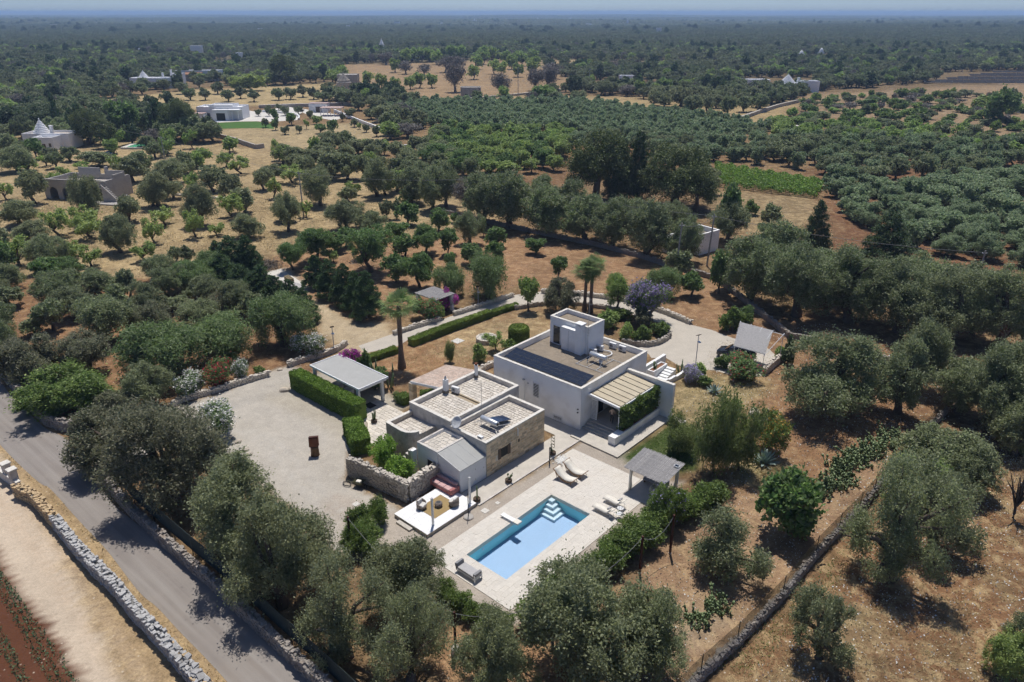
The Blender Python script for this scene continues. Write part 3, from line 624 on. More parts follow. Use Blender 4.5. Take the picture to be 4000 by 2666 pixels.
# ------------------------------------------------------------------ single trees, read off the photograph
def TL(frame, rows):
    for r_ in rows: T(frame, *r_)
TL(FO, [
 ('holm', 400, 1180, 940, 240, 'broad brownish evergreen tree between the road wall and the gravel forecourt'),
 ('holm', 262, 1085, 945, 150, 'dark shrubby tree overhanging the driveway entrance from the road'),
 ('olive', 555, 1305, 1050, 240, 'dense green olive tree on the forecourt edge facing the rusty box'),
 ('olive', 650, 1425, 1150, 225, 'tall olive tree behind the road wall, second in its row from the forecourt'),
 ('olive_open', 800, 1545, 1285, 205, 'yellowing olive tree behind the road wall, beside the laurel hedge'),
 ('olive_open', 945, 1600, 1375, 190, 'greyish olive tree next to the rusty post with concrete foot'),
 ('olive', 945, 1425, 1245, 190, 'olive tree overlooking the grey daybed corner of the pool deck'),
 ('olive', 1350, 1600, 1325, 330, 'biggest olive tree beside the pool deck, at its outer corner'),
 ('olive', 1490, 1560, 1350, 190, 'olive tree merged with the biggest one beside the pool hedge'),
 ('olive', 1150, 1620, 1430, 170, 'low olive tree cut by the frame below the pool deck'),
 ('olive_open', 1680, 1338, 1175, 150, 'grey olive tree between prickly pears and the pool hedge'),
 ('olive_open', 2045, 1368, 1065, 225, 'spreading olive tree with black trunk and wide shadow beyond the mesh fence'),
 ('olive_open', 2140, 1280, 1090, 170, 'olive crown leaning behind the black-trunked olive beyond the mesh fence'),
 ('olive_open', 1880, 1532, 1375, 122, 'small sparse olive tree in dry grass beyond the mesh fence'),
 ('olive_open', 2345, 1520, 1420, 90, 'small olive tree at the corner beside the bright green bush'),
 ('olive', 2150, 1110, 990, 150, 'olive tree behind the prickly pear hedge and mesh fence'),
 ('olive', 2210, 1140, 1030, 130, 'low grey olive tree next to the bare blackened tree'),
 ('olive', 1912, 962, 775, 222, 'perfectly domed olive tree with round shadow beside the carport'),
 ('olive_open', 2062, 968, 780, 140, 'olive tree between the domed olive and the prickly pear hedge'),
 ('olive', 2110, 905, 740, 130, 'olive tree behind the domed one, near the field wall'),
 ('olive', 2275, 1010, 800, 200, 'large silvery olive tree at the end of the mesh fence'),
 ('olive', 2200, 960, 830, 130, None), ('olive', 2345, 990, 780, 150, None), ('olive', 2330, 1060, 930, 120, None),
 ('olive', 1720, 705, 560, 140, None), ('olive', 1830, 738, 575, 180, None), ('olive', 1950, 752, 590, 190, None), ('olive', 2065, 775, 600, 190, None),
 ('olive', 2175, 795, 620, 180, None), ('olive', 2290, 812, 640, 190, None), ('olive', 2370, 830, 650, 120, None), ('olive', 1775, 650, 515, 130, None), ('olive', 2110, 715, 590, 140, None), ('olive', 2230, 735, 605, 150, None), ('olive', 1900, 690, 580, 150, None),
 ('spire', 1866, 605, 465, 72, 'dark spire-shaped conifer among olives near the white shed'),
 ('spire', 2028, 625, 490, 135, 'wide dark cedar above the band of grey olives'),
 ('pine', 1368, 472, 298, 150, 'tall dark pine on the road side of the pine clump'), ('spire', 1462, 468, 320, 75, 'blackish conifer between the two tall pines'), ('spire', 1425, 470, 335, 70, 'narrow dark conifer close beside the tall pine'),
 ('pine', 1548, 482, 343, 155, 'dark pine with leaning bare trunk in the pine clump'), ('pine', 1600, 490, 390, 90, 'lower dark pine at the outer edge of the pine clump'),
 ('olive', 1170, 530, 405, 120, None), ('olive', 1262, 548, 425, 125, None), ('olive', 1345, 560, 450, 115, None), ('olive', 1240, 500, 405, 90, None), ('olive', 1480, 600, 462, 130, None), ('olive', 1405, 575, 470, 105, None), ('olive', 1570, 612, 505, 85, 'rounded olive tree standing against the white roofless shed'), ('olive', 1110, 520, 400, 100, None), ('olive', 1550, 545, 470, 70, None), ('olive', 1670, 560, 470, 80, None), ('olive', 1305, 520, 430, 90, None), ('olive', 1450, 530, 465, 80, None),
 ('olive', 1560, 640, 585, 60, None), ('green', 1672, 555, 440, 60, 'loose green tree in dry grass by the vineyard end'),
 ('limebush', 2315, 1560, 1460, 110, 'bright green bush at the edge of the dry field beyond the fence'), ('limebush', 2085, 1190, 1060, 120, 'bright green shrub tangled in the olive beyond the fence'), ('limebush', 2340, 1050, 1000, 60, 'bright green bush poking from the olives past the bare tree'),
 ('green', 1650, 680, 590, 55, 'bright green fig by the field wall near the white shed'),
])
TL(FI, [
 ('olive', 325, 950, 640, 230), ('olive', 820, 1115, 710, 300, 'round olive tree standing right in front of the grey ruin'), ('olive', 1225, 745, 520, 260), ('olive', 1470, 975, 640, 330), ('olive', 1570, 760, 540, 330), ('almond', 545, 1230, 1010, 220), ('almond', 835, 1250, 1080, 230), ('almond', 1425, 1300, 1090, 220), ('almond', 1800, 1240, 1030, 180), ('olive', 1860, 1160, 800, 280), ('almond', 1775, 840, 670, 120), ('olive', 1960, 830, 620, 240), ('olive', 2120, 930, 690, 200), ('olive', 2250, 1030, 820, 250), ('olive', 1115, 1400, 1050, 320), ('green', 340, 530, 350, 130, 'small green tree against the white trullo house wall'), ('almond', 1515, 1130, 990, 200), ('olive', 190, 1150, 920, 330), ('olive', 300, 1290, 1100, 330), ('olive', 440, 1412, 1240, 300), ('almond', 1570, 420, 270, 140), ('almond', 1770, 425, 270, 120), ('almond', 2220, 660, 520, 180), ('almond', 2080, 600, 480, 150), ('almondfull', 1865, 590, 440, 170), ('almond', 2145, 455, 330, 100), ('olive', 1310, 660, 480, 200), ('olive', 650, 550, 420, 200), ('olive', 900, 600, 450, 250), ('olive', 480, 540, 420, 130), ('olive', 170, 650, 400, 320), ('olive', 80, 500, 320, 200), ('almond', 1070, 650, 500, 120), ('almond', 60, 900, 760, 130), ('spire', 1130, 790, 710, 60, 'tiny conifer at the foot of the grey ruin steps'), ('olive', 2290, 1250, 1040, 300), ('almond', 2000, 1230, 1120, 160),
 ('pine', 850, 400, 50, 300, 'big dark pine behind the green pool'), ('dark', 760, 380, 60, 200, None), ('green', 1170, 345, 30, 250, 'tall green tree beside the small green pool'), ('spire', 1480, 335, -40, 250, 'dark cedar in the stubble garden before the white modern villa'), ('pine', 1690, 350, 0, 330, 'rounded dark pine next to the white modern villa'), ('dark', 300, 270, 40, 400, 'large dark evergreen tree behind the white trullo house'), ('cypress', 545, 290, -70, 90, 'lone slim black cypress beside the white trullo house'), ('dark', 100, 300, 80, 250, None), ('olive', 640, 300, 110, 140), ('pine', 980, 430, 200, 200, None), ('olive', 1350, 420, 320, 150), ('olive', 1430, 520, 380, 180), ('olive', 1700, 660, 470, 220), ('almond', 760, 640, 560, 110), ('almond', 240, 640, 540, 220), ('almond', 430, 590, 500, 120),
 ('olive', 40, 420, 300, 150), ('almond', 1180, 1080, 960, 150), ('almond', 140, 1412, 1290, 240), ('almond', 690, 1412, 1290, 180)])
TL(FQ, [
 ('olive', 470, 410, 60, 300, 'forked olive tree standing alone on the stubble before the ruin'), ('almond', 660, 330, 110, 180), ('almond', 840, 330, 170, 220), ('almond', 1350, 290, 120, 190), ('almond', 180, 330, 110, 240), ('olive', 540, 740, 420, 330), ('olive', 930, 620, 340, 350), ('olive', 1200, 640, 380, 180), ('olive', 1500, 480, 250, 320), ('olive', 1620, 300, 160, 140), ('olive', 1740, 330, 150, 130), ('olive', 1700, 580, 350, 280), ('olive', 1890, 680, 440, 320), ('olive', 1390, 830, 520, 380), ('olive', 700, 830, 560, 320), ('olive', 950, 1060, 630, 520, 'broad olive tree behind the pepper trees by the forecourt'), ('olive', 1870, 920, 670, 450), ('olive', 2200, 800, 490, 330), ('olive', 2330, 850, 600, 250), ('olive', 90, 560, 330, 300), ('olive', 110, 720, 540, 250), ('olive', 330, 980, 820, 260), ('olive', 60, 1050, 680, 350), ('olive', 40, 1230, 850, 300), ('holm', 380, 1400, 1000, 540, 'wide grey-green tree overhanging the road wall'), ('holm', 820, 1330, 960, 480, 'broad grey-green tree next to the big pepper tree'), ('pepper', 1520, 1395, 855, 740, 'big weeping pepper tree behind the oleanders'), ('pepper', 2080, 1200, 800, 560, 'weeping pepper tree with thinner crown behind the red oleander'), ('olive', 1600, 760, 620, 260), ('olive', 1050, 800, 680, 200)])
TL(FA, [('maquis', 450, 585, 285, 560, 'yellow-green bushy tree filling the corner of the road wall'), ('olive', 1060, 560, 260, 320, 'silvery olive tree behind the lamp post and white oleander'), ('maquis', 270, 560, 380, 260, None), ('holm', 830, 640, 430, 330, 'brownish bush inside the driveway entrance curve'), ('holm', 130, 360, 60, 330, 'dark tree at the frame edge above the road wall')])
TL(FG, [
 ('pepper', 270, 1330, 890, 560, 'pepper tree beside the white oleander at the sandy turning place'),
 ('green', 345, 615, 360, 260), ('green', 560, 530, 250, 330), ('green', 730, 440, 260, 240), ('green', 830, 400, 230, 200), ('green', 1060, 640, 270, 420, 'large carob tree with visible trunk above the conifer hedge'), ('green', 1290, 730, 460, 230), ('green', 1505, 775, 480, 280, 'neat round dark green tree beside the bougainvillea pergola'), ('green', 1560, 470, 200, 300), ('green', 1400, 200, 5, 240), ('green', 1765, 475, 220, 180), ('green', 1680, 250, 70, 190), ('olive', 1970, 380, 110, 260), ('green', 2090, 300, 130, 80), ('green', 2220, 400, 230, 200), ('green', 2200, 530, 350, 180), ('green', 1980, 570, 380, 220), ('green', 1790, 580, 460, 140), ('pepper', 1780, 850, 560, 300, 'light green weeping tree behind the bougainvillea pergola'), ('pepper', 2130, 880, 495, 400, 'wide weeping pepper tree along the upper driveway wall'), ('green', 1370, 500, 290, 230), ('green', 1300, 330, 170, 240), ('green', 900, 320, 230, 120), ('almond', 715, 530, 420, 110),
 ('olive', 840, 245, -10, 300), ('olive', 1060, 270, 80, 270), ('green', 1820, 170, 90, 80)])
for i, (x, yb, yt, wd) in enumerate([(2150, 400, 60, 420), (2300, 420, 90, 340), (2010, 330, 120, 200), (2050, 500, 230, 330), (2230, 560, 330, 330), (2353, 620, 400, 300)]): T(FQ, 'leyland', x, yb, yt, wd)
for i, (x, yb, yt, wd) in enumerate([(60, 830, 600, 230), (190, 920, 680, 260), (330, 1010, 730, 280), (450, 1090, 800, 250)]): T(FG, 'leyland', x, yb, yt, wd * 1.08)
for i, (x, yb, yt, wd) in enumerate([(560, 760, 480, 230), (690, 850, 525, 260), (830, 920, 560, 270), (930, 980, 610, 260), (1030, 1045, 670, 320)]): T(FG, 'leyland', x, yb, yt, wd * 1.08)
TL(FK, [
 ('olive', 300, 1205, 850, 270), ('olive', 590, 965, 640, 270), ('olive', 1120, 880, 550, 290), ('olive', 860, 930, 790, 190), ('olive', 160, 745, 570, 190), ('almond', 165, 885, 705, 150), ('olive', 1200, 1085, 910, 120), ('olive', 1295, 1085, 900, 95), ('olive', 1630, 1010, 640, 300), ('olive', 1745, 975, 600, 330), ('olive', 1420, 940, 620, 320), ('grey', 1960, 1040, 700, 300), ('olive', 700, 730, 500, 250), ('olive', 840, 720, 480, 250), ('olive', 520, 600, 450, 200), ('olive', 380, 590, 430, 200), ('olive', 250, 570, 400, 220), ('olive', 680, 450, 290, 260), ('olive', 820, 435, 280, 180), ('almondfull', 1000, 470, 360, 170), ('almondfull', 1180, 490, 360, 130), ('almondfull', 1360, 490, 400, 140), ('green', 1700, 590, 400, 350), ('green', 1900, 690, 470, 300), ('almondfull', 2080, 530, 410, 150), ('green', 2160, 650, 510, 160), ('almond', 460, 1060, 920, 110), ('almond', 890, 860, 730, 130), ('olive', 2250, 900, 690, 260), ('olive', 1500, 800, 560, 260), ('grey', 1300, 820, 600, 200), ('olive', 980, 720, 480, 200), ('olive', 1050, 560, 470, 170), ('olive', 1700, 380, 220, 160), ('grey', 1400, 330, 200, 250), ('olive', 600, 540, 400, 200), ('olive', 440, 640, 500, 160),
 ('green', 595, 290, 205, 100), ('green', 710, 290, 180, 110), ('almond', 465, 250, 165, 50), ('almondfull', 560, 205, 130, 120), ('olive', 270, 300, 225, 80), ('olive', 400, 290, 215, 60), ('green', 180, 260, 150, 80), ('olive', 90, 235, 155, 60), ('green', 330, 215, 115, 110), ('olive', 500, 155, 80, 60), ('olive', 390, 110, 40, 80), ('olive', 270, 125, 40, 80), ('olive', 120, 130, 35, 60), ('olive', 25, 130, 70, 60), ('green', 175, 200, 75, 60), ('olive', 795, 180, 105, 55), ('olive', 905, 230, 155, 70), ('olive', 1015, 280, 210, 65), ('olive', 1110, 320, 220, 100), ('almondfull', 950, 250, 195, 50), ('olive', 210, 75, 20, 70), ('olive', 870, 150, 60, 100), ('grey', 1180, 230, 130, 150), ('olive', 1060, 160, 70, 120)])
TL(FH, [
 ('green', 215, 465, 315, 170, 'small round tree alone on the red soil behind the villa'), ('green', 425, 690, 500, 160, 'slim green sapling on red soil near the twin palms'), ('almondfull', 150, 1000, 690, 190, 'thin leafless-looking sapling beside the box hedge end'), ('holm', 460, 1010, 735, 320, 'round dark evergreen bush behind the rooftop stair tower'), ('almondfull', 960, 1000, 660, 260, 'yellow-green tree beside the twin palms'), ('pepper', 1380, 860, 610, 300, 'bright feathery tree behind the purple jacaranda'), ('green', 1645, 860, 640, 230, 'small fruit tree with round shadow by the driveway bend'), ('green', 1970, 790, 540, 190, 'bright green bush under the grey olives by the wall'),
 ('limebush', 860, 1150, 980, 230, 'bright green shrub behind the rooftop chimney'), ('limebush', 1040, 1250, 1100, 160, 'light green shrub in the planted driveway island'), ('maquis', 1200, 1280, 1140, 200, 'grey-green shrub at the tip of the driveway island'), ('maquis', 1350, 1220, 1090, 190, 'dark shrub inside the island wall curve'), ('holm', 1180, 1130, 950, 200, 'dark shrub under the purple jacaranda'), ('maquis', 1000, 1060, 960, 180, None), ('maquis', 2140, 1130, 1000, 130, None)])
# purple jacaranda, acacias, figs and other single plants with crowns of their own
r = np.random.default_rng(41)
lb = norm_lobes(rand_lobes(r, 18, .8, low=.2), 5, 1.2, 5)
add_spec('jacaranda', 0, crown_mesh('jacaranda_crown', r, lb, 9000, .27, .12, 'l_pepper', sub=24, sig=.22, extra=('l_purple', .62, .21)), limbs(r, lb, .18, 1.4, 9, 'trunk_pale'))
lb = norm_lobes(rand_lobes(r, 20, 1., low=.4), 5, .2, 5)
add_spec('acacia', 0, crown_mesh('acacia_crown', r, lb, 13000, .24, .08, 'l_acacia', sub=30, sig=.24, zmin=.1), limbs(r, lb, .12, .8, 9))
lb = norm_lobes(rand_lobes(r, 15, .8, low=.3), 5, .2, 5)
add_spec('fig', 0, crown_mesh('fig_crown', r, lb, 6500, .36, .26, 'l_green', sub=26, sig=.17, zmin=.1), limbs(r, lb, .15, .6, 9, 'trunk_pale'))
add_spec('citrus', 0, crown_mesh('citrus_crown', r, lb, 6500, .28, .17, 'l_citrus', sub=24, sig=.17, zmin=.1), limbs(r, lb, .12, .8, 7))
add_spec('laurel', 0, crown_mesh('laurel_crown', r, lb, 8000, .30, .14, 'l_laurel', sub=30, sig=.2, zmin=.05, droop=-.5), limbs(r, lb, .1, .4, 7))
lb = norm_lobes(rand_lobes(r, 16, .8, (.3, .42), low=.3), 5, 0, 5)
for nm, fl, sh in (('oleander_white', 'l_whitefl', .40), ('oleander_red', 'l_redfl', .14), ('bush_red', 'l_redfl', .05), ('bush_orange', 'l_orange', .14), ('bougainvillea', 'l_magenta', .9), ('lavender', 'l_lavender', 1.0), ('plumbago', 'l_lavender', .03)):
    add_spec(nm, 0, crown_mesh(nm + '_crown', r, lb, 5200, .30, .12, {'lavender': 'l_olive', 'bush_orange': 'l_laurel', 'plumbago': 'l_laurel'}.get(nm, 'l_green'), sub=34, sig=.16, zmin=.02, droop=-.3, extra=(fl, sh, .26 if nm != 'lavender' else .2)), limbs(r, lb, .07, .4, 6))
r = np.random.default_rng(77)
lb = norm_lobes(rand_lobes(r, 22, .9, low=.2), 5, 1.2, 5)
add_spec('deadtree', 0, crown_mesh('dead_crown', r, lb, 900, .4, .02, 'l_dry', sub=20, sig=.25), limbs(r, lb, .2, 1.0, 20, 'dark_metal', lean=.4))
SP_NAME.update(jacaranda='jacaranda_tree', acacia='acacia_tree', fig='fig_tree', citrus='lemon_tree', laurel='laurel_bush', oleander_white='oleander_bush', oleander_red='oleander_bush', bush_red='flowering_bush', bush_orange='flowering_bush', bougainvillea='bougainvillea', lavender='lavender_bush', plumbago='plumbago_bush', deadtree='dead_tree')
TL(FH, [('jacaranda', 1230, 1090, 730, 390, 'purple-flowering jacaranda tree on the driveway island')])
TL(FE, [('acacia', 640, 1640, 900, 430, 'tall feathery acacia beside the reed pool pergola'), ('acacia', 340, 1420, 1090, 270, 'low feathery acacia behind the reed pool pergola'), ('acacia', 860, 1600, 1000, 350, 'feathery acacia next to the blue-grey agave'), ('bush_orange', 1120, 1420, 1090, 300, 'bush dotted with orange flowers above the blue-grey agave'),
 ('bush_red', 900, 735, 540, 330, 'red-flowering bush in front of the dark car'), ('maquis', 715, 660, 540, 150, 'small palm-like bush beside the dark car'), ('limebush', 510, 720, 605, 160, 'round green bush beside the lavender'), ('lavender', 450, 770, 640, 190, 'purple lavender bush below the white garden steps'), ('maquis', 560, 810, 725, 110, 'low dark bush below the lavender'), ('leyland', 1285, 610, 355, 105, 'slim young conifer beside the reed carport'), ('limebush', 1215, 580, 470, 90, 'small bush between the carport and young conifer'), ('maquis', 810, 330, 150, 230, 'fan-leaved bush behind the reed carport'), ('green', 930, 260, 120, 130, 'small dark tree beside the fan-leaved bush')])
TL(FD, [('fig', 990, 480, 125, 330, 'bright green fig tree on the red soil near the fence'), ('deadtree', 2290, 330, -20, 220, 'bare blackened dead tree in the dry field'), ('plumbago', 290, 420, 140, 200, 'blue-flowered plumbago climbing at the pool pergola corner')])
TL(FA, [('oleander_white', 1345, 450, 290, 210, 'white oleander beside the lamp post on the forecourt'), ('oleander_red', 1550, 385, 195, 230, 'red oleander in the row above the forecourt wall'), ('oleander_white', 1715, 340, 190, 140, 'white oleander touching the red one'), ('oleander_white', 1550, 740, 505, 260, 'white oleander at the forecourt corner, beside the rocks'), ('oleander_white', 2190, 170, 20, 210, 'white oleander under the pepper tree by the grey-roofed gazebo'), ('maquis', 1830, 310, 240, 110, 'low palm shrub at the end of the oleander row')])
TL(FG, [('bush_red', 1570, 1060, 860, 250, 'red-flowering bush at the front of the bougainvillea pergola'), ('bougainvillea', 1770, 970, 840, 170, 'magenta bougainvillea climbing the pergola post'), ('limebush', 1690, 1060, 920, 90, 'green climber on the pergola post')])
for a, b_, wd, h, lab in ((-24.9, 22.3, 1.5, 3.0, 'slender feathery sapling in the red lawn'), (-22.6, 24.7, 2.1, 2.2, 'bright green bushy shrub near the house wall'), (-23.0, 28.1, 2.3, 2.4, 'small pale tree beside the round stone planter')):
    tree_at('acacia' if wd < 2 else 'limebush' if h < 2.3 else 'almond', W(a, b_), wd, h, lab)
tree_at('maquis', W(-22.2, 29.6), 1.7, 1.2, 'low dark shrub between the round topiary and villa wall')
tree_at('citrus', W(-13.4, 3.2), 3.3, 3.0, 'lemon tree filling the walled courtyard corner'); tree_at('citrus', W(-10.7, 3.0), 2.9, 2.6, 'smaller lemon tree in the walled courtyard by the annex')
tree_at('green', W(-26.0, 12.3), 3.2, 2.2, 'leafy climber growing behind the grey-roofed gazebo'); tree_at('bush_red', W(-22.3, 12.2), 1.4, 1.1, 'low flowering plant at the gazebo post')
tree_at('bougainvillea', W(-30.4, 12.6), 2.4, 3.3, 'magenta bougainvillea spilling onto the grey gazebo roof')
tree_at('maquis', W(-28.6, 13.1), 2.0, 3.4, 'tall dark leafy plant behind the grey gazebo roof')
# ------------------------------------------------------------------ planted fields
rnd = np.random.default_rng(11); RUX = P(331, 778)
def field(poly, sps, sx, sy, wr, hr, ang=0., jit=.25, keep=.95, zone=None):
    lo, hi = poly.min(0), poly.max(0); c = (lo + hi) / 2; e = np.linalg.norm(hi - lo) / 2
    gx, gy = np.meshgrid(np.arange(-e, e, sx), np.arange(-e, e, sy)); g = np.stack([gx.ravel(), gy.ravel()], 1) + rnd.normal(size=(gx.size, 2)) * np.array((sx, sy)) * jit
    ca, sa = math.cos(ang), math.sin(ang); g = g @ np.array(((ca, sa), (-sa, ca))) + c
    g = g[(sdist(g, poly) > 0) & (rnd.random(len(g)) < keep)]
    for x, y in g:
        if math.hypot(x - RUX[0], y - RUX[1] + 3) < 17: continue
        s_ = sps[rnd.integers(len(sps))]; tree_at(s_, (x, y, 0), rnd.uniform(*wr), rnd.uniform(*hr), None, zone)
field(VP((1900, 440), (2060, 425), (2353, 410), (2650, 420), (2650, 640), (2353, 630), (2110, 580), (1950, 530)), ['olive_young'], 5.0, 5.4, (5.0, 7.2), (3.0, 4.8), .5, .2)
field(VP((1630, 335), (1900, 325), (2353, 345), (2650, 360), (2650, 415), (2353, 405), (1910, 432), (1890, 395), (1740, 380), (1640, 375)), ['olive', 'olive', 'olive_young'], 5.6, 5.8, (4.6, 6.6), (3.8, 5.4), .4, .22)
field(VP((1770, 290), (1950, 290), (2353, 335), (2353, 365), (2000, 350), (1780, 325)), ['almondfull', 'almond', 'almondfull', 'olive'], 6, 6, (4.5, 6.8), (3.4, 4.8), .3, .25, .85)
field(VP((1850, 232), (2000, 215), (2353, 222), (2700, 230), (2700, 320), (2353, 318), (2000, 300), (1800, 285)), ['maquis', 'limebush', 'olive', 'maquis', 'green', 'olive', 'grey'], 7.5, 7.5, (3, 7.5), (1.6, 4.2), .2, .4, .8)
field(VP((850, 262), (1000, 238), (1200, 240), (1345, 240), (1640, 275), (1770, 300), (1640, 335), (1500, 328), (1300, 305), (1120, 305), (960, 292), (870, 285)), ['olive_young'], 3.8, 4.6, (3.6, 5.4), (3., 4.6), .35, .22)
field(VP((1000, 300), (1120, 310), (1300, 315), (1310, 345), (1290, 400), (1180, 412), (1060, 400), (985, 370)), ['almondfull', 'almondfull', 'almondfull', 'green'], 5.4, 5.4, (4.6, 6.8), (3.6, 5.0), .35, .22)
field(VP((1450, 225), (1850, 205), (1850, 228), (1760, 255), (1500, 245)), ['olive'], 9, 8, (6, 8), (5, 6.5), .3, .25, .85)
field(VP((950, 340), (1000, 330), (1090, 420), (1000, 440), (760, 400), (700, 360)), ['olive'], 6.5, 6.5, (5, 6.5), (4.2, 5.2), .3, .25, .8)
TL(F2, [(('almondfull', 'lime')[0], x, yb, yb - 85, 80) for x, yb in ((510, 590), (410, 600), (570, 580), (650, 580), (235, 565), (320, 585), (480, 420), (520, 415), (585, 415), (635, 415), (680, 430), (925, 525), (945, 460), (1060, 490), (1110, 500), (1175, 460), (1215, 510), (1300, 490), (1330, 470), (990, 430), (1140, 430), (1200, 440), (1240, 440), (410, 480), (1000, 400), (1050, 410), (1310, 420), (840, 400), (780, 400))])
TL(F2, [('grey', x, yb, yt, wd) for x, yb, yt, wd in ((805, 610, 440, 150), (740, 480, 375, 120), (830, 470, 380, 120), (1110, 630, 500, 150), (1330, 600, 470, 130), (1400, 590, 450, 140), (1440, 520, 420, 140), (350, 430, 355, 110), (480, 490, 410, 90), (600, 500, 430, 90))])
TL(F1, [('lime', 1560, 600, 515, 140, 'lime-green tree on stubble beside the white farm houses'), ('lime', 1660, 600, 500, 140, 'second lime-green tree beside the white farm houses'), ('pine', 1870, 560, 395, 170, 'big dark tree standing alone behind the stubble field'), ('dark', 1030, 590, 545, 150, None), ('dark', 1185, 600, 485, 90, None)])
TL(F1, [('olive', x, yb, yb - 75, 80) for x, yb in ((700, 650), (760, 600), (820, 670), (880, 690), (1500, 670), (1670, 670), (1830, 660), (1910, 655), (2060, 655), (1250, 660), (1350, 660), (1100, 680), (690, 720), (630, 650), (540, 560), (410, 560), (300, 690), (2200, 650), (2150, 625), (1990, 640), (560, 670), (1080, 600), (950, 590), (1200, 620), (1310, 580), (1430, 620), (860, 620), (780, 560), (350, 640), (230, 620), (130, 650), (60, 690), (200, 740), (330, 760), (1580, 650))])
TL(F3, [('olive', x, yb, yt, wd) for x, yb, yt, wd in ((175, 765, 630, 140), (95, 700, 590, 130), (600, 735, 625, 120), (510, 740, 640, 110), (400, 775, 640, 110), (730, 660, 590, 60), (270, 745, 640, 110), (370, 680, 570, 100), (630, 650, 560, 90), (840, 600, 545, 60), (20, 650, 570, 100), (320, 800, 735, 110))])
T(F3, 'green', 2170, 830, 610, 190, 'large round green tree in the scrub field')
field(VP((0, 340), (440, 335), (700, 350), (900, 400), (1000, 470), (700, 540), (520, 560), (300, 590), (0, 600)), ['olive', 'olive', 'olive', 'almond', 'almondfull', 'almondfull'], 11, 11, (4, 6.5), (3.6, 5.4), .4, .35, .6)
field(VP((-40, 620), (330, 600), (560, 640), (640, 740), (540, 800), (250, 840), (-40, 800)), ['olive', 'olive', 'holm', 'pepper', 'green'], 8, 8, (4, 6), (3.4, 4.8), .3, .3, .6)
field(VP((1290, 312), (1500, 328), (1640, 338), (1650, 385), (1570, 402), (1460, 350), (1310, 345)), ['olive', 'olive_young'], 5.5, 5.5, (4.5, 6.5), (3.8, 5.2), .35, .2)
field(VP((1560, 405), (1640, 392), (1640, 440), (1600, 470)), ['olive'], 7, 7, (4.5, 6), (3.8, 5), .35, .2)
field(VP((1650, 445), (1760, 452), (1900, 472), (1880, 525), (1760, 555), (1680, 510)), ['olive', 'green', 'maquis', 'olive', 'grey'], 8, 8, (3, 5.5), (2.2, 4.6), .35, .35, .5)
# ------------------------------------------------------------------ open country: trees scattered up to the horizon
CLEAR = [VP((160, 235), (480, 205), (760, 190), (860, 215), (700, 240), (460, 258), (250, 262)), VP((420, 245), (780, 235), (905, 300), (880, 335), (600, 345), (460, 300)),
         VP((780, 150), (1200, 140), (1340, 195), (1240, 228), (1000, 238), (800, 215)), VP((1160, 218), (1500, 222), (1760, 235), (1760, 285), (1640, 280), (1330, 237)), VP((1820, 215), (2353, 175), (2800, 170), (2800, 340), (2353, 325), (1900, 280)),
         VP((1700, 180), (1870, 180), (1870, 218), (1700, 222)), VP((2150, 168), (2500, 160), (2500, 205), (2150, 200))]
NEAR = VP((-900, 330), (0, 330), (500, 335), (900, 330), (980, 290), (850, 262), (1000, 236), (1345, 238), (1660, 275), (1850, 228), (2353, 215), (3200, 220), (3200, 2000), (-900, 2000))
def scatter(y0, y1, s, seed):
    r = np.random.default_rng(seed); pts = []
    ys = np.arange(y0, y1, s)
    for y in ys:
        hw = y * .86 + 30; n = int(2 * hw / s); x = -hw + (np.arange(n) + .5) * s + r.normal(size=n) * s * .28
        pts.append(np.stack([x, y + r.normal(size=n) * s * .28], 1))
    q = np.vstack(pts); ok = r.random(len(q)) < .9
    for poly in CLEAR: ok &= sdist(q, poly) < 0
    ok &= sdist(q, NEAR) < 0; ok &= (wob(q, .011) < .7) | (q[:, 1] < 350) | (r.random(len(q)) < .12)
    return q[ok], r
SITES = []                                             # house places to keep trees off: (x, y, radius)
def off_sites(q):
    ok = np.ones(len(q), bool)
    for x, y, rr in SITES: ok &= ((q - np.array((x, y))) ** 2).sum(1) > rr * rr
    return q[ok]
# houses far off: (pixel x, y of base, width m, depth, height, roof kind, label)
FAR_H = []
def proto_obj(name, cm, tm):
    """crown and trunk joined, for the instanced far woods"""
    def arr(me):
        v = np.empty(len(me.vertices) * 3, np.float32); me.vertices.foreach_get('co', v); v = v.reshape(-1, 3)
        f = [tuple(p.vertices) for p in me.polygons]; return v, f
    v1, f1 = arr(cm); me = bpy.data.meshes.new(name); v2, f2 = arr(tm)
    me.from_pydata(np.vstack([v1, v2]).tolist(), [], f1 + [tuple(i + len(v1) for i in f) for f in f2])
    me.materials.append(cm.materials[0]); me.materials.append(tm.materials[0])
    me.polygons.foreach_set('material_index', [0] * len(f1) + [1] * len(f2))
    t = np.empty(len(v1) * 4, np.float32); cm.attributes['tint'].data.foreach_get('color', t)
    a = me.attributes.new('tint', 'FLOAT_COLOR', 'POINT'); q = np.ones((len(v1) + len(v2), 4), np.float32); q[:len(v1)] = t.reshape(-1, 4); a.data.foreach_set('color', q.ravel())
    me.update(); return bpy.data.objects.new(name, me)
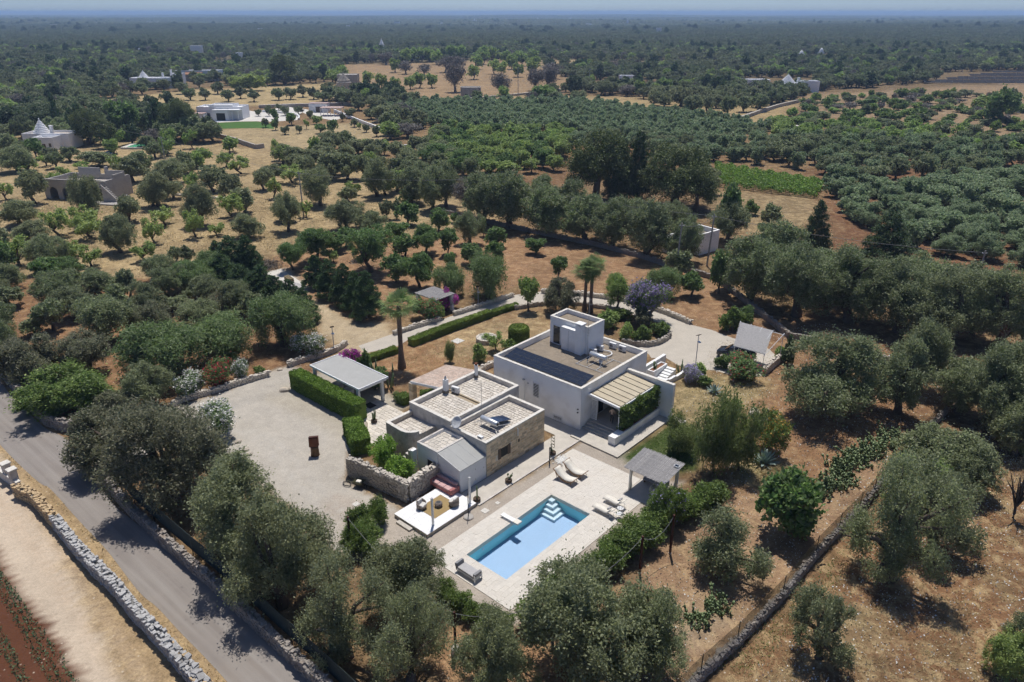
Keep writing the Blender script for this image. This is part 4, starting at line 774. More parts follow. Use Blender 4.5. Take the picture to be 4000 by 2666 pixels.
def instanced(name, pts, scl, rots, protos, label, cat):
    """one mass of trees: places carry size and turn"""
    me = bpy.data.meshes.new(name); n = len(pts); me.vertices.add(n); me.vertices.foreach_set('co', np.ascontiguousarray(pts, np.float32).ravel())
    for k, d in (('scl', scl), ('rot', np.column_stack([np.zeros((n, 2)), rots]))):
        a = me.attributes.new(k, 'FLOAT_VECTOR', 'POINT'); a.data.foreach_set('vector', np.ascontiguousarray(d, np.float32).ravel())
    o = link(name, me); tag(o, label, cat, kind='stuff')
    g = bpy.data.node_groups.new(name, 'GeometryNodeTree'); g.interface.new_socket('Geometry', in_out='INPUT', socket_type='NodeSocketGeometry'); g.interface.new_socket('Geometry', in_out='OUTPUT', socket_type='NodeSocketGeometry')
    nn = g.nodes.new; L = g.links.new; gi = nn('NodeGroupInput'); go = nn('NodeGroupOutput'); ip = nn('GeometryNodeInstanceOnPoints'); jn = nn('GeometryNodeJoinGeometry')
    for p in protos:
        oi = nn('GeometryNodeObjectInfo'); oi.inputs['Object'].default_value = p; oi.inputs['As Instance'].default_value = True; L(oi.outputs['Geometry'], jn.inputs[0])
    ip.inputs['Pick Instance'].default_value = True
    for k, s in (('rot', 'Rotation'), ('scl', 'Scale')):
        na = nn('GeometryNodeInputNamedAttribute'); na.data_type = 'FLOAT_VECTOR'; na.inputs['Name'].default_value = k; L(na.outputs[0], ip.inputs[s])
    L(gi.outputs[0], ip.inputs['Points']); L(jn.outputs[0], ip.inputs['Instance']); L(ip.outputs[0], go.inputs[0])
    md = o.modifiers.new('trees', 'NODES'); md.node_group = g
    return o
LANDMARKS = []                                          # (phrase, x, y) filled by the builders
ORD = ['first', 'second', 'third', 'fourth', 'fifth', 'sixth', 'seventh', 'eighth', 'ninth', 'tenth', 'eleventh', 'twelfth', 'thirteenth', 'fourteenth', 'fifteenth', 'sixteenth', 'seventeenth', 'eighteenth', 'nineteenth', 'twentieth']
TENS = ['', '', 'twenty', 'thirty', 'forty', 'fifty', 'sixty', 'seventy', 'eighty', 'ninety']
def ordinal(k):
    k += 1
    return ORD[k - 1] if k <= 20 else TENS[k // 10][:-1] + 'ieth' if k % 10 == 0 else TENS[k // 10] + '-' + ORD[k % 10 - 1]
CAT = dict(olive_tree='olive tree', holm_oak='evergreen tree', almond_tree='almond tree', carob_tree='green tree', pepper_tree='pepper tree', pine_tree='pine', conifer_tree='conifer', cypress_tree='cypress', evergreen_tree='evergreen tree', lime_green_tree='tree', bare_tree='bare tree', scrub_bush='bush', jacaranda_tree='jacaranda', acacia_tree='acacia', fig_tree='fig tree', lemon_tree='lemon tree', laurel_bush='laurel bush', oleander_bush='oleander', flowering_bush='flowering bush', bougainvillea='bougainvillea', lavender_bush='lavender', plumbago_bush='plumbago', dead_tree='dead tree')
DESC = dict(olive_tree='grey-green olive tree', holm_oak='dark evergreen tree', almond_tree='light green almond tree', carob_tree='mid green leafy tree', pepper_tree='weeping pepper tree', pine_tree='dark pine', conifer_tree='dark feathery conifer', evergreen_tree='dark evergreen tree', lime_green_tree='lime-green tree', bare_tree='greyish bare-twigged tree', scrub_bush='low green scrub bush', laurel_bush='glossy laurel bush')
def level(t):                                           # coarsest foliage whose sprays stay about two pixels long
    for lev, ll in ((2, .85), (1, .44), (0, .18)):
        if ll * t['w'] / 5 / t['d'] * 741 < 2.6: return lev
    return -1
def plant_all():
    for y0, y1, s in ((150, 420, 6.4), (420, 900, 7.0)):
        q, r = scatter(y0, y1, s, int(y0)); q = off_sites(q)
        pat = wob(q, .02)
        for (x, y), k, pp in zip(q, r.random(len(q)), pat):
            s_ = 'olive' if k < .83 else 'dark' if k < .895 else 'almondfull' if k < .965 else 'grey'
            if pp > .75 and k < .4: s_ = 'almondfull'
            if pp < -.8 and k < .3: s_ = 'dark'
            wd = r.uniform(5.2, 9.2); tree_at(s_, (x, y, 0), wd, r.uniform(4.4, 7.4) * (1.35 if s_ == 'dark' else 1), None)
    for t in TREES:
        t['p'].z = float(hz(t['p'].x, t['p'].y)); t['n'] = SP_NAME[t['sp']]; d = math.hypot(t['p'].x, t['p'].y); t['d'] = math.hypot(d, CAM_H)
        u_, v_ = prj(t['p'] + Vector((0, 0, t['h'] / 2))); mg = t['w'] / max(mpp(t['p']), 1e-6) * .5
        t['in'] = -mg < u_ < 4000 + mg and v_ < 2666 + mg * 2 and t['p'].y > 5; t['a'] = max(t['w'], t['h']) / t['d'] * (1 if t['in'] else .02)
    byname = {}
    for t in TREES: byname.setdefault(t['n'], []).append(t)
    singles, mass = [], []
    for n, l in byname.items():
        l.sort(key=lambda t: (0 if t['label'] else 1, -t['a'])); k = 295
        one = [t for t in l[:k] if t['in'] and (t['label'] or t['d'] < 420)]; singles += one; ids = {id(t) for t in one}; mass += [t for t in l if id(t) not in ids]
    # labels from the nearest landmark
    quad = {}
    for t in singles:
        if t['label']: continue
        x, y = t['p'].x, t['p'].y; ph, lx, ly = min(LANDMARKS, key=lambda q: (q[1] - x) ** 2 + (q[2] - y) ** 2); dx, dy = x - lx, y - ly
        side = ('behind %s' if dy > 0 else 'in front of %s') if abs(dy) > abs(dx) else ('roadward of %s' if dx < 0 else 'scrubward of %s')
        quad.setdefault((t['n'], side % ph), []).append((dx * dx + dy * dy, id(t), t))
    for (n, ph), l in quad.items():
        l.sort(key=lambda q: q[:2])
        for k, (_, _, t) in enumerate(l): t['label'] = ('%s, %s one %s' % (DESC.get(n, CAT[n]), ordinal(k), ph)) if len(l) > 1 else '%s standing %s' % (DESC.get(n, CAT[n]), ph)
    for t in singles:
        lv = SPEC[t['sp']]; lev = level(t)
        while lev not in lv: lev += -1 if lev > 0 else 1
        rz = _tr.uniform(0, 6.28) if t['rz'] is None else t['rz']; cm, tm = _tr.choice(lv[lev])
        o = thing(t['n'], t['label'], CAT[t['n']], t['p'], rz, 'olive trees of the groves' if t['n'] == 'olive_tree' else None, (t['w'] / 5 * _tr.uniform(.86, 1.16), t['w'] / 5 * _tr.uniform(.86, 1.16), t['h'] / 5 * _tr.uniform(.92, 1.1)))
        link('trunk', tm, o); link('crown', cm, o)
    names = dict(olive_tree=('olive_grove', 'grey-green olive groves filling the plain to the horizon', 'olive grove'))
    groups = {}
    for t in mass: groups.setdefault((t['n'], t['sp'], max(0, level(t))), []).append(t)
    for (n, sp_, lev), l in groups.items():
        pr = [proto_obj(n + '_mass', *c) for c in SPEC[sp_][lev][:3]]; r = np.random.default_rng(3)
        nm = (n.replace('_tree', '') + '_grove') if 'bush' not in n else 'scrub_cover'
        instanced(nm, [t['p'][:] for t in l], [(t['w'] / 5, t['w'] / 5, t['h'] / 5) for t in l], r.uniform(0, 6.28, len(l)), pr, '%ss massed in the country beyond the gardens, %s' % (CAT[n], ('close by', 'mid distance', 'far off')[lev] + ' ' + sp_.replace('_', ' ')), 'grove' if 'bush' not in n else 'scrub')
    # far groves, then woods read as one mass
    q, r = scatter(900, 2300, 8.5, 5); q = off_sites(q); n = len(q)
    pr = [proto_obj('far_olive', *c) for c in SPEC['olive'][2]]
    dens = wob(q, .006); keep = (r.random(n) < np.clip(.95 - .25 * (dens > .8), 0, 1)); q = q[keep]; n = len(q)
    wd = r.uniform(6.0, 9.0, n); instanced('olive_groves_far', np.column_stack([q, hz(q[:, 0], q[:, 1])]), np.column_stack([wd / 5, wd / 5, r.uniform(4.5, 7.5, n) / 5]), r.uniform(0, 6.28, n), pr, 'continuous olive groves filling the plain toward the horizon', 'olive grove')
    q, r = scatter(1200, 5200, 95, 8); q = q[wob(q, .004) > .35]; n = len(q); pr = [proto_obj('far_dark', *c) for c in SPEC['dark'][2]]
    wd = r.uniform(10, 22, n); instanced('distant_woods', np.column_stack([q, hz(q[:, 0], q[:, 1])]), np.column_stack([wd / 5, wd / 5, r.uniform(8, 14, n) / 5]), r.uniform(0, 6.28, n), pr, 'taller dark trees dotting the far plain', 'distant trees')
    pr = [proto_obj('far_clump', *c) for c in SPEC['olive'][2]]
    q, r = scatter(2300, 7500, 24, 9); n = len(q); wd = r.uniform(22, 36, n)
    instanced('horizon_groves', np.column_stack([q, hz(q[:, 0], q[:, 1])]), np.column_stack([wd / 5, wd / 5, r.uniform(5, 9, n) / 5]), r.uniform(0, 6.28, n), pr, 'hazy blue-green groves along the horizon', 'distant trees')
# ------------------------------------------------------------------ the villa (plan in its own axes a, b)
ORG = {}
def vthing(name, label, cat, a, b, z=0., group=None):
    o = vill(name, label, cat, a, b, z, 0., group); ORG[o.name] = (a, b, z); return o
def root(o):
    while o.parent: o = o.parent
    return o
def vp(bd, name, m, parent, fix=True):                  # part given in villa coordinates
    a, b, z = ORG[root(parent).name]; bd.v = [(x - a, y - b, q - z) for x, y, q in bd.v]; return bd.obj(name, m, parent, fix=fix)
def vlink(name, me, parent, a, b, z, s=None, rz=0.):
    oa, ob, oz = ORG[root(parent).name]; return link(name, me, parent, (a - oa, b - ob, z - oz), rz, s)
UNIT = {}
rs = random.Random(3)
def block_mesh(m, k=0, jit=.05, bev=.06):
    """unit block with worn edges, shared between alike stones"""
    key = (m, k, jit)
    if key not in UNIT:
        bm = bmesh.new(); bmesh.ops.create_cube(bm, size=1)
        rr = random.Random(k * 17 + 1)
        for v in bm.verts: v.co += Vector((rr.uniform(-jit, jit), rr.uniform(-jit, jit), rr.uniform(-jit, jit) * .6))
        if bev: bmesh.ops.bevel(bm, geom=[e for e in bm.edges if max(v.co.z for v in e.verts) > 0], offset=bev, segments=1, affect='EDGES')
        me = bpy.data.meshes.new('stone'); bm.to_mesh(me); bm.free(); me.materials.append(MATS[m]); UNIT[key] = me
    return UNIT[key]
def pieces(name, parent, rects, z, th, m, jit=.03, most=300, near=(2, -30)):
    """rects (a0,b0,a1,b1) -> one block each; past the limit the farthest become one part"""
    rects = sorted(rects, key=lambda q: (q[0] - near[0]) ** 2 + (q[1] - near[1]) ** 2)
    for a0, b0, a1, b1 in rects[:most]:
        vlink(name, block_mesh(m, rs.randrange(6), jit, .035), parent, (a0 + a1) / 2, (b0 + b1) / 2, z + rs.uniform(-.004, .006), (a1 - a0, b1 - b0, th))
    if len(rects) > most:
        bd = B()
        for a0, b0, a1, b1 in rects[most:]: bd.box(a0, b0, z - th / 2, a1, b1, z + th / 2 + rs.uniform(-.004, .004))
        o = vp(bd, name + '_rest', m, parent); o['kind'] = 'stuff'
def flags(a0, b0, a1, b1, s, r, gap=.045, irregular=True):
    out = []; b = b0
    while b < b1 - .05:
        h = s * r.uniform(.75, 1.25) if irregular else s
        h = min(h, b1 - b); h = b1 - b if b1 - b - h < .15 else h; a = a0
        while a < a1 - .05:
            w_ = s * r.uniform(.8, 1.8) if irregular else s * 1.5
            if a == a0: w_ *= r.uniform(.5, 1)
            w_ = a1 - a if a1 - a - w_ < .18 else w_
            out.append((a + gap / 2, b + gap / 2, a + w_ - gap / 2, b + h - gap / 2)); a += w_
        b += h
    return out
def parapet(bd, a0, b0, a1, b1, z0, z1, t=.28):
    bd.box(a0, b0, z0, a1, b0 + t, z1); bd.box(a0, b1 - t, z0, a1, b1, z1); bd.box(a0, b0 + t, z0, a0 + t, b1 - t, z1); bd.box(a1 - t, b0 + t, z0, a1, b1 - t, z1)
def copings(parent, a0, b0, a1, b1, z, t=.34, m='coping', th=.07, o=.03):
    for i, (x0, y0, x1, y1) in enumerate(((a0 - o, b0 - o, a1 + o, b0 + t - o), (a0 - o, b1 - t + o, a1 + o, b1 + o), (a0 - o, b0 + t - o, a0 + t - o, b1 - t + o), (a1 - t + o, b0 + t - o, a1 + o, b1 - t + o))):
        vp(B().box(x0, y0, z + .002, x1, y1, z + th), 'coping', m, parent)
def window(parent, face, pos, u0, u1, z0, z1, slats=0, frame='white_paint', pane='glass', name='window'):
    """face 'b-' (wall at b=pos seen from -b), 'a+' (wall at a=pos seen from +a)"""
    def bx(u_0, u_1, z_0, z_1, d0, d1):
        return B().box(u_0, pos - d1, z_0, u_1, pos - d0, z_1) if face == 'b-' else B().box(pos + d0, u_0, z_0, pos + d1, u_1, z_1)
    w_ = vp(bx(u0, u1, z0, z1, .004, .02), name, pane, parent); f = .09
    fr = B()
    for q in ((u0 - f, u1 + f, z1, z1 + f), (u0 - f, u1 + f, z0 - f, z0), (u0 - f, u0, z0, z1), (u1, u1 + f, z0, z1)):
        e = bx(*q, .002, .06); fr._add(e.v, e.f)
    vp(fr, 'frame', frame, w_)
    for k in range(slats):
        zz = z0 + (k + .5) * (z1 - z0) / slats; vp(bx(u0 + .02, u1 - .02, zz - .025, zz + .02, .022, .05), 'slat', frame, w_)
    return w_
# --- white house
wh = vthing('white_house', 'white flat-roofed villa with solar panels and rooftop stair tower', 'house', -10, 25.7)
LANDMARKS.append(('the white villa', *W(-10, 28)[:2]))
HW = (-15.78, 20.0, -4.5, 31.5)
bd = B(); parapet(bd, *HW, 0, 4.5, .3); vp(bd, 'wall', 'white_wall', wh)
copings(wh, *HW, 4.5, .3, 'coping', .06, .015)
vp(B().box(-15.48, 20.3, 3.7, -4.8, 31.2, 3.95), 'roof_floor', 'roof_grit', wh)
# stair tower
tw = B(); TA0, TB0, TA1, TB1 = -14.45, 27.6, -9.4, 30.5
parapet(tw, TA0, TB0, TA1, TB1, 3.955, 7.0, .25); tower = vp(tw, 'stair_tower', 'white_wall', wh)
for x0, y0, x1, y1 in ((TA0 - .02, TB0 - .02, TA1 + .02, TB0 + .26), (TA0 - .02, TB1 - .26, TA1 + .02, TB1 + .02), (TA0 - .02, TB0 + .26, TA0 + .26, TB1 - .26), (TA1 - .26, TB0 + .26, TA1 + .02, TB1 - .26)):
    vp(B().box(x0, y0, 7.002, x1, y1, 7.06), 'coping', 'coping', tower)
vp(B().box(TA0 + .25, TB0 + .25, 6.4, TA1 - .25, TB1 - .25, 6.6), 'tower_roof', 'roof_grit', tower)
window(tower, 'b-', TB0, -13.95, -13.05, 4.05, 6.1, 0, 'white_paint', 'glass', 'door')
vp(B().box(-12.4, 27.0, 3.956, -10.55, 27.597, 6.45), 'cupboard', 'white_wall', tower)
vp(B().box(-12.45, 26.95, 6.452, -10.56, 27.597, 6.52), 'cupboard_top', 'white_paint', tower)
vp(B().box(-11.5, 26.985, 4.1, -11.48, 26.999, 6.3), 'cupboard_joint', 'screen_grey', tower)
ch = vp(B().box(-10.54, 26.9, 3.957, -9.75, 27.597, 7.2), 'chimney', 'white_wall', tower)
vp(B().box(-10.62, 26.82, 7.35, -9.67, 27.66, 7.47), 'chimney_cap', 'white_paint', ch)
vp(B().box(-10.45, 27., 7.2, -10.3, 27.5, 7.348).box(-9.98, 27., 7.2, -9.84, 27.5, 7.348), 'chimney_vent', 'white_paint', ch)
# wall details
window(wh, 'b-', 20.0, -10.35, -9.65, 1.75, 3.25, 9)
window(wh, 'b-', 20.0, -7.7, -6.7, .25, .62, 3, 'white_paint', 'dark_interior', 'cellar_vent')
pp = B().tube([(-11.5, 19.93, .2), (-11.5, 19.93, 3.2)], .045, 6); vp(pp, 'downpipe', 'white_paint', wh)
vp(B().lathe([(.02, 0), (.16, .05), (.16, .1), (.03, .12)], 10, (-11.5, 19.8, 3.2)), 'wall_lamp', 'grey_steel', wh)
vp(B().box(-11.15, 19.95, 2.85, -11.0, 19.997, 3.0), 'junction_box', 'screen_grey', wh)
for z_ in (1.9, 2.25): vp(B().lathe([(.02, 0), (.09, .02), (.09, .08), (.02, .1)], 8, (-4.75, 19.9, z_)), 'wall_spotlight', 'dark_metal', wh)
# porch: steps, floor, roof, plant wall
for i in range(4): vp(B().box(-4.7, 20.35 + i * .33, .16 + i * .13, -1.05, 21.7, .16 + (i + 1) * .13 - .002), 'step', 'concrete', wh)
vp(B().box(-4.497, 21.702, .16, -1.05, 27.6, .678), 'porch_floor', 'paver', wh)
pl = vp(B().box(-1.03, 19.75, .155, -.28, 27.58, .95), 'planter_wall', 'white_wall', wh)
vp(B().box(-.9, 21.3, .952, -.4, 27.4, 1.0), 'planter_soil', 'dirt_red', pl)
vp(B().box(-4.497, 27.602, .0, 1.0, 27.95, 3.85), 'side_wall', 'white_wall', wh); vp(B().box(-4.47, 27.585, 3.852, 1.015, 27.965, 3.91), 'side_wall_coping', 'coping', wh)
pr = B(); za, zb = 3.55, 3.3
pr.prism([(-4.49, 21.3), (-1.0, 21.3), (-1.0, 27.58), (-4.49, 27.58)], [za, zb, zb, za], [za + .05, zb + .05, zb + .05, za + .05]); rf = vp(pr, 'porch_awning', 'canvas', wh)
for k in range(8):
    y_ = 21.45 + k * .86; vp(B().prism([(-4.47, y_), (-.98, y_), (-.98, y_ + .045), (-4.47, y_ + .045)], [za + .052, zb + .052, zb + .052, za + .052], [za + .10, zb + .10, zb + .10, za + .10]), 'batten', 'batten', rf)
vp(B().prism([(-4.49, 21.1), (-.9, 21.1), (-.9, 21.28), (-4.49, 21.28)], [za - .12, zb - .12, zb - .12, za - .12], [za + .1, zb + .1, zb + .1, za + .1]), 'porch_beam', 'white_paint', wh)
vp(B().box(-.98, 21.1, zb - .2, -.88, 27.58, zb - .02), 'porch_beam', 'white_paint', wh)
for y_ in (21.32, 24.4): vp(B().box(-1.06, y_, .952, -.97, y_ + .09, zb - .21), 'post', 'white_paint', wh)
for y_, w_ in ((21.9, .9), (22.9, .9), (25.2, 1.2)):
    d_ = window(wh, 'a+', -4.5, y_, y_ + w_, .72, 2.9, 0, 'white_paint', 'glass', 'porch_door')
sh_ = vp(B().box(-4.42, 21.72, .70, -3.75, 21.78, 2.9), 'open_shutter', 'white_paint', wh)
for k in range(14): vp(B().box(-4.36, 21.705, .85 + k * .14, -3.81, 21.718, .93 + k * .14), 'slat', 'screen_grey', sh_)
tb = vthing('side_table', 'dark low table inside the shaded porch', 'table', -3.5, 26.4, .678); vp(B().bbox(-4.0, 26.0, 1.35, -2.6, 26.7, 1.42, .02), 'table_top', 'black', tb)
for x_, y_ in ((-3.95, 26.05), (-2.7, 26.05), (-3.95, 26.6), (-2.7, 26.6)): vp(B().box(x_, y_, .68, x_ + .06, y_ + .06, 1.348), 'leg', 'black', tb)
# ivy on its trellis
r = np.random.default_rng(19); iv = vthing('ivy_screen', 'green climber screening the open side of the porch', 'climber', -.9, 24.4, 1.0)
n_ = 9000; pos = np.column_stack([r.normal(-.72, .16, n_), r.uniform(21.25, 27.6, n_), 1.0 + 2.35 * r.random(n_) ** .85]); ok = pos[:, 2] < 3.35 + .25 * np.sin(pos[:, 1] * 2.1) - .12 * np.abs(np.sin(pos[:, 1] * 5)); pos = pos[ok]
pos[:, 0] += .12 * np.sin(pos[:, 1] * 3.3) * np.sin(pos[:, 2] * 4)
v, f = sprays(r, pos - np.array((-.9, 24.4, 1.0)), np.tile((1, 0, .2), (len(pos), 1)), .22, .15); ti = np.repeat(np.column_stack([r.random(len(pos)), r.random(len(pos)), np.zeros(len(pos))]), 4, 0)
link('foliage', npmesh('foliage', v, f, ['l_laurel'], ti), iv)
tl = B()
for k in range(8): tl.tube([(-.75, 21.3 + k * .88, .96), (-.75, 21.3 + k * .88, 3.1)], .012, 4)
vp(tl, 'trellis', 'grey_steel', iv)
# slabs and paths
def slab(name, poly, z0, z1, m):
    b_ = B().prism([tuple(W(*p)[:2]) for p in poly], z0, z1); o = b_.obj(name, m); o['kind'] = 'structure'; return o
slab('terrace_slab', [(-4.49, 18.5), (1.0, 18.35), (1.0, 27.58), (-.275, 27.58), (-.275, 19.74), (-1.05, 19.74), (-1.05, 20.34), (-4.49, 20.34)], -.05, .155, 'concrete')
slab('terrace_end', [(1.02, 27.6), (2.35, 27.6), (2.35, 28.4), (1.02, 28.4)], -.05, .12, 'concrete')
slab('path', [(-5.72, 4.95), (-3.58, 4.95), (-3.5, 18.45), (-4.52, 18.45), (-4.52, 19.97), (-19.5, 19.97), (-19.5, 17.75), (-5.72, 17.75)], -.05, .05, 'concrete')
slab('kerb', [(-3.57, 4.95), (-3.42, 4.95), (-3.33, 18.45), (-3.48, 18.45)], -.05, .10, 'old_plaster')
# --- stone house
sh = vthing('stone_house', 'old limestone house with flagged roofs and white annex', 'house', -10.5, 11)
LANDMARKS.append(('the old stone house', *W(-11, 9)[:2]))
S1 = (-10.2, 8.25, -5.75, 16.1); S2 = (-15.6, 8.3, -10.202, 17.6)
bd = B(); parapet(bd, *S1, 0, 3.46, .3); vp(bd, 'wall', ['old_plaster'], sh)
bd = B(); parapet(bd, *S2, 0, 3.86, .3); vp(bd, 'upper_wall', ['old_plaster'], sh)
copings(sh, *S1, 3.46, .32, 'coping', .07, .02); copings(sh, *S2, 3.86, .32, 'coping', .07, .02)
rg = random.Random(8)
r1 = vp(B().box(-9.9, 8.55, 2.8, -6.05, 15.8, 3.02), 'roof_terrace', 'mortar', sh); pieces('flagstone', r1, flags(-9.88, 8.57, -6.07, 15.78, .31, rg), 3.03, .05, 'flagstone')
r2 = vp(B().box(-15.3, 8.6, 3.2, -10.5, 17.3, 3.42), 'upper_roof', 'mortar', sh)
fl = flags(-15.28, 8.62, -10.52, 17.28, .37, rg); pieces('flagstone', r2, [q for q in fl if not 12.6 < (q[1] + q[3]) / 2 < 12.9], 3.43, .05, 'flagstone', .05)
vp(B().box(-15.28, 12.95, 3.42, -10.6, 13.1, 3.55), 'roof_ridge', 'mortar', r2)
# brick front
bk = vp(B().box(-5.748, 8.3, .05, -5.744, 16.05, 3.45), 'brick_front', 'mortar_light', sh)
z_ = .06; row = 0
while z_ < 3.4:
    h_ = rg.uniform(.23, .30); h_ = min(h_, 3.45 - z_); y_ = 8.27
    while y_ < 16.0:
        l_ = rg.uniform(.34, .72); l_ = min(l_, 16.08 - y_); l_ = 16.08 - y_ if 16.08 - y_ - l_ < .2 else l_
        if not (9.75 < y_ + l_ / 2 < 11.25 and 1.1 < z_ + h_ / 2 < 2.25):
            vlink('brick', block_mesh('brick_tan', rg.randrange(6), .02, 0), bk, -5.735, y_ + l_ / 2, z_ + h_ / 2, (.035 + rg.uniform(0, .015), l_ - .05, h_ - .05))
        y_ += l_
    z_ += h_
w1 = window(sh, 'a+', -5.742, 9.9, 11.1, 1.2, 2.15, 0, 'brick_tan', 'dark_interior')
vp(B().box(-5.70, 9.72, 1.16, -5.66, 10.05, 2.2), 'shutter', 'shutter', w1); vp(B().box(-5.70, 10.95, 1.16, -5.66, 11.3, 2.2), 'shutter', 'shutter', w1)
for y_ in (10.3, 10.6, 10.9): vp(B().tube([(-5.69, y_, 1.2), (-5.69, y_, 2.15)], .012, 4), 'bar', 'dark_metal', w1)
window(sh, 'a+', -5.72, 12.3, 12.55, 1.75, 2.1, 0, 'brick_tan', 'dark_interior', 'small_window')
vp(B().tube([(-5.68, 12.2, 3.3), (-5.60, 12.2, 3.25), (-5.60, 12.2, 2.55)], .05, 6), 'spout', 'white_paint', sh)
# round-cornered room, annex, shed
def arc(cx, cy, r_, q0, q1, n=8): return [(cx + r_ * math.cos(R(q0 + (q1 - q0) * i / n)), cy + r_ * math.sin(R(q0 + (q1 - q0) * i / n))) for i in range(n + 1)]
rm = [(-15.5, 8.28), (-15.5, 5.35)] + [(-13.6, 5.25)] + arc(-13.3, 6.55, 1.3, -90, 0) + [(-12.0, 8.28)]
ri = [(-15.2, 8.28), (-15.2, 5.65)] + [(-13.6, 5.55)] + arc(-13.3, 6.55, 1.0, -90, 0) + [(-12.3, 8.28)]
bd = B()
for i in range(len(rm) - 1): bd.prism([rm[i], rm[i + 1], ri[i + 1], ri[i]], 0, 3.05 if i < len(rm) - 3 else 2.75)
cr = vp(bd, 'round_room_wall', 'wall_brown', sh)
bd = B()
for i in range(len(rm) - 2):
    o_ = lambda p, c=( -13.7, 7.0), k=.02: (p[0] + (k if p[0] > c[0] else -k), p[1] + (k if p[1] > c[1] else -k)); bd.prism([o_(rm[i]), o_(rm[i + 1]), ri[i + 1], ri[i]], 3.052 if i < len(rm) - 3 else 2.76, 3.11 if i < len(rm) - 3 else 2.82)
vp(bd, 'round_room_coping', 'coping', sh)
r3 = vp(B().prism(ri, 2.4, 2.6), 'round_room_roof', 'mortar', sh)
pieces('flagstone', r3, [q for q in flags(-15.15, 5.75, -12.35, 8.26, .42, rg) if not (q[2] > -12.9 and q[1] < 6.0)], 2.61, .05, 'flagstone', .04)
AN = (-10.9, 5.0, -8.32, 8.24); bd = B(); parapet(bd, *AN, 0, 3.0, .2); an = vp(bd, 'annex', 'white_wall', sh); copings(sh, *AN, 3.0, .2, 'old_plaster', .06, .015)
r4 = vp(B().box(-10.7, 5.2, 2.6, -8.52, 8.04, 2.8), 'annex_roof', 'pale_slab', sh); pieces('flagstone', r4, flags(-10.68, 5.22, -8.54, 8.02, .42, rg, .07), 2.81, .05, 'flagstone')
window(sh, 'b-', 5.0, -9.6, -8.9, .9, 1.9, 0, 'white_paint', 'dark_interior', 'annex_window')
for k in range(5): vp(B().tube([(-9.5 + k * .14, 4.965, .9), (-9.5 + k * .14, 4.965, 1.9)], .014, 4), 'bar', 'dark_metal', sh)
for i, (x_, h_) in enumerate(((-11.5, 2.1), (-11.9, 1.6), (-12.3, 1.1), (-12.6, .6))): vp(B().box(x_ - .2, 4.6, 0, x_ + .2, 5.24, h_), 'outside_step', 'old_plaster', sh)
vp(B().box(-11.25, 4.5, 0, -10.95, 4.97, 2.3), 'buttress', 'white_wall', sh)
lt = vthing('lean_to_shed', 'white boarded lean-to shed with grey felt roof', 'shed', -7, 6.7)
for k in range(15):
    z_ = .03 + k * .16
    zt = min(z_ + .153, 2.28); vp(B().box(-5.80, 5.12, z_, -5.775, 8.22, zt), 'board', 'shed_board', lt)
for k in range(18):
    z_ = .03 + k * .16; x1_ = -5.80 if z_ < 2.1 else -5.80 - (z_ - 2.1) / .65 * 2.5
    if x1_ > -8.28: vp(B().box(-8.3, 5.10, z_, x1_, 5.125, z_ + .153), 'board', 'shed_board', lt)
vp(B().prism([(-8.31, 5.13), (-5.81, 5.13), (-5.81, 8.22), (-8.31, 8.22)], 0, [2.9, 2.24, 2.24, 2.9]), 'shed_core', 'shed_board', lt)
sr_ = vp(B().prism([(-8.315, 5.02), (-5.65, 5.02), (-5.65, 8.24), (-8.315, 8.24)], [2.95, 2.29, 2.29, 2.95], [3.01, 2.35, 2.35, 3.01]), 'roof', 'roof_sheet', lt)
for y_ in (6.1, 7.2): vp(B().prism([(-8.3, y_), (-5.66, y_), (-5.66, y_ + .02), (-8.3, y_ + .02)], [3.012, 2.352, 2.352, 3.012], [3.018, 2.358, 2.358, 3.018]), 'felt_seam', 'screen_grey', sr_)
vp(B().prism([(-8.32, 4.99), (-5.62, 4.99), (-5.62, 5.017), (-8.32, 5.017)], [2.9, 2.22, 2.22, 2.9], [3.03, 2.37, 2.37, 3.03]), 'fascia', 'white_paint', lt)
for y_, z_ in ((6.9, 1.5), (6.9, .5), (7.9, 1.2)): vp(B().box(-5.774, y_, z_, -5.75, y_ + .05, z_ + .12), 'hinge', 'grey_steel', lt)
# chimneys on the upper roof
for (x_, y_), nm in (((-15.0, 12.4), 'square'), ((-15.15, 16.75), 'round')):
    if nm == 'square':
        c_ = vp(B().box(x_ - .2, y_ - .2, 3.4, x_ + .2, y_ + .2, 4.9), 'chimney', 'white_wall', sh); vp(B().box(x_ - .23, y_ - .23, 3.45, x_ + .23, y_ + .23, 3.75), 'chimney_base', 'roof_dark', c_); vp(B().lathe([(.07, 0), (.12, .08), (.12, .2), (.05, .32), (.02, .4)], 10, (x_, y_, 4.9)), 'cowl', 'grey_steel', c_)
    else:
        c_ = vp(B().lathe([(.2, 0), (.18, .1), (.18, 1.3), (.2, 1.35), (.2, 1.42)], 12, (x_, y_, 3.4)), 'chimney', 'white_paint', sh); vp(B().lathe([(.23, 0), (.21, .3)], 12, (x_, y_, 3.41)), 'chimney_base', 'roof_dark', c_); vp(B().lathe([(.15, 0), (.12, .15), (.15, .2)], 10, (x_, y_, 4.82)), 'cowl', 'rust', c_)
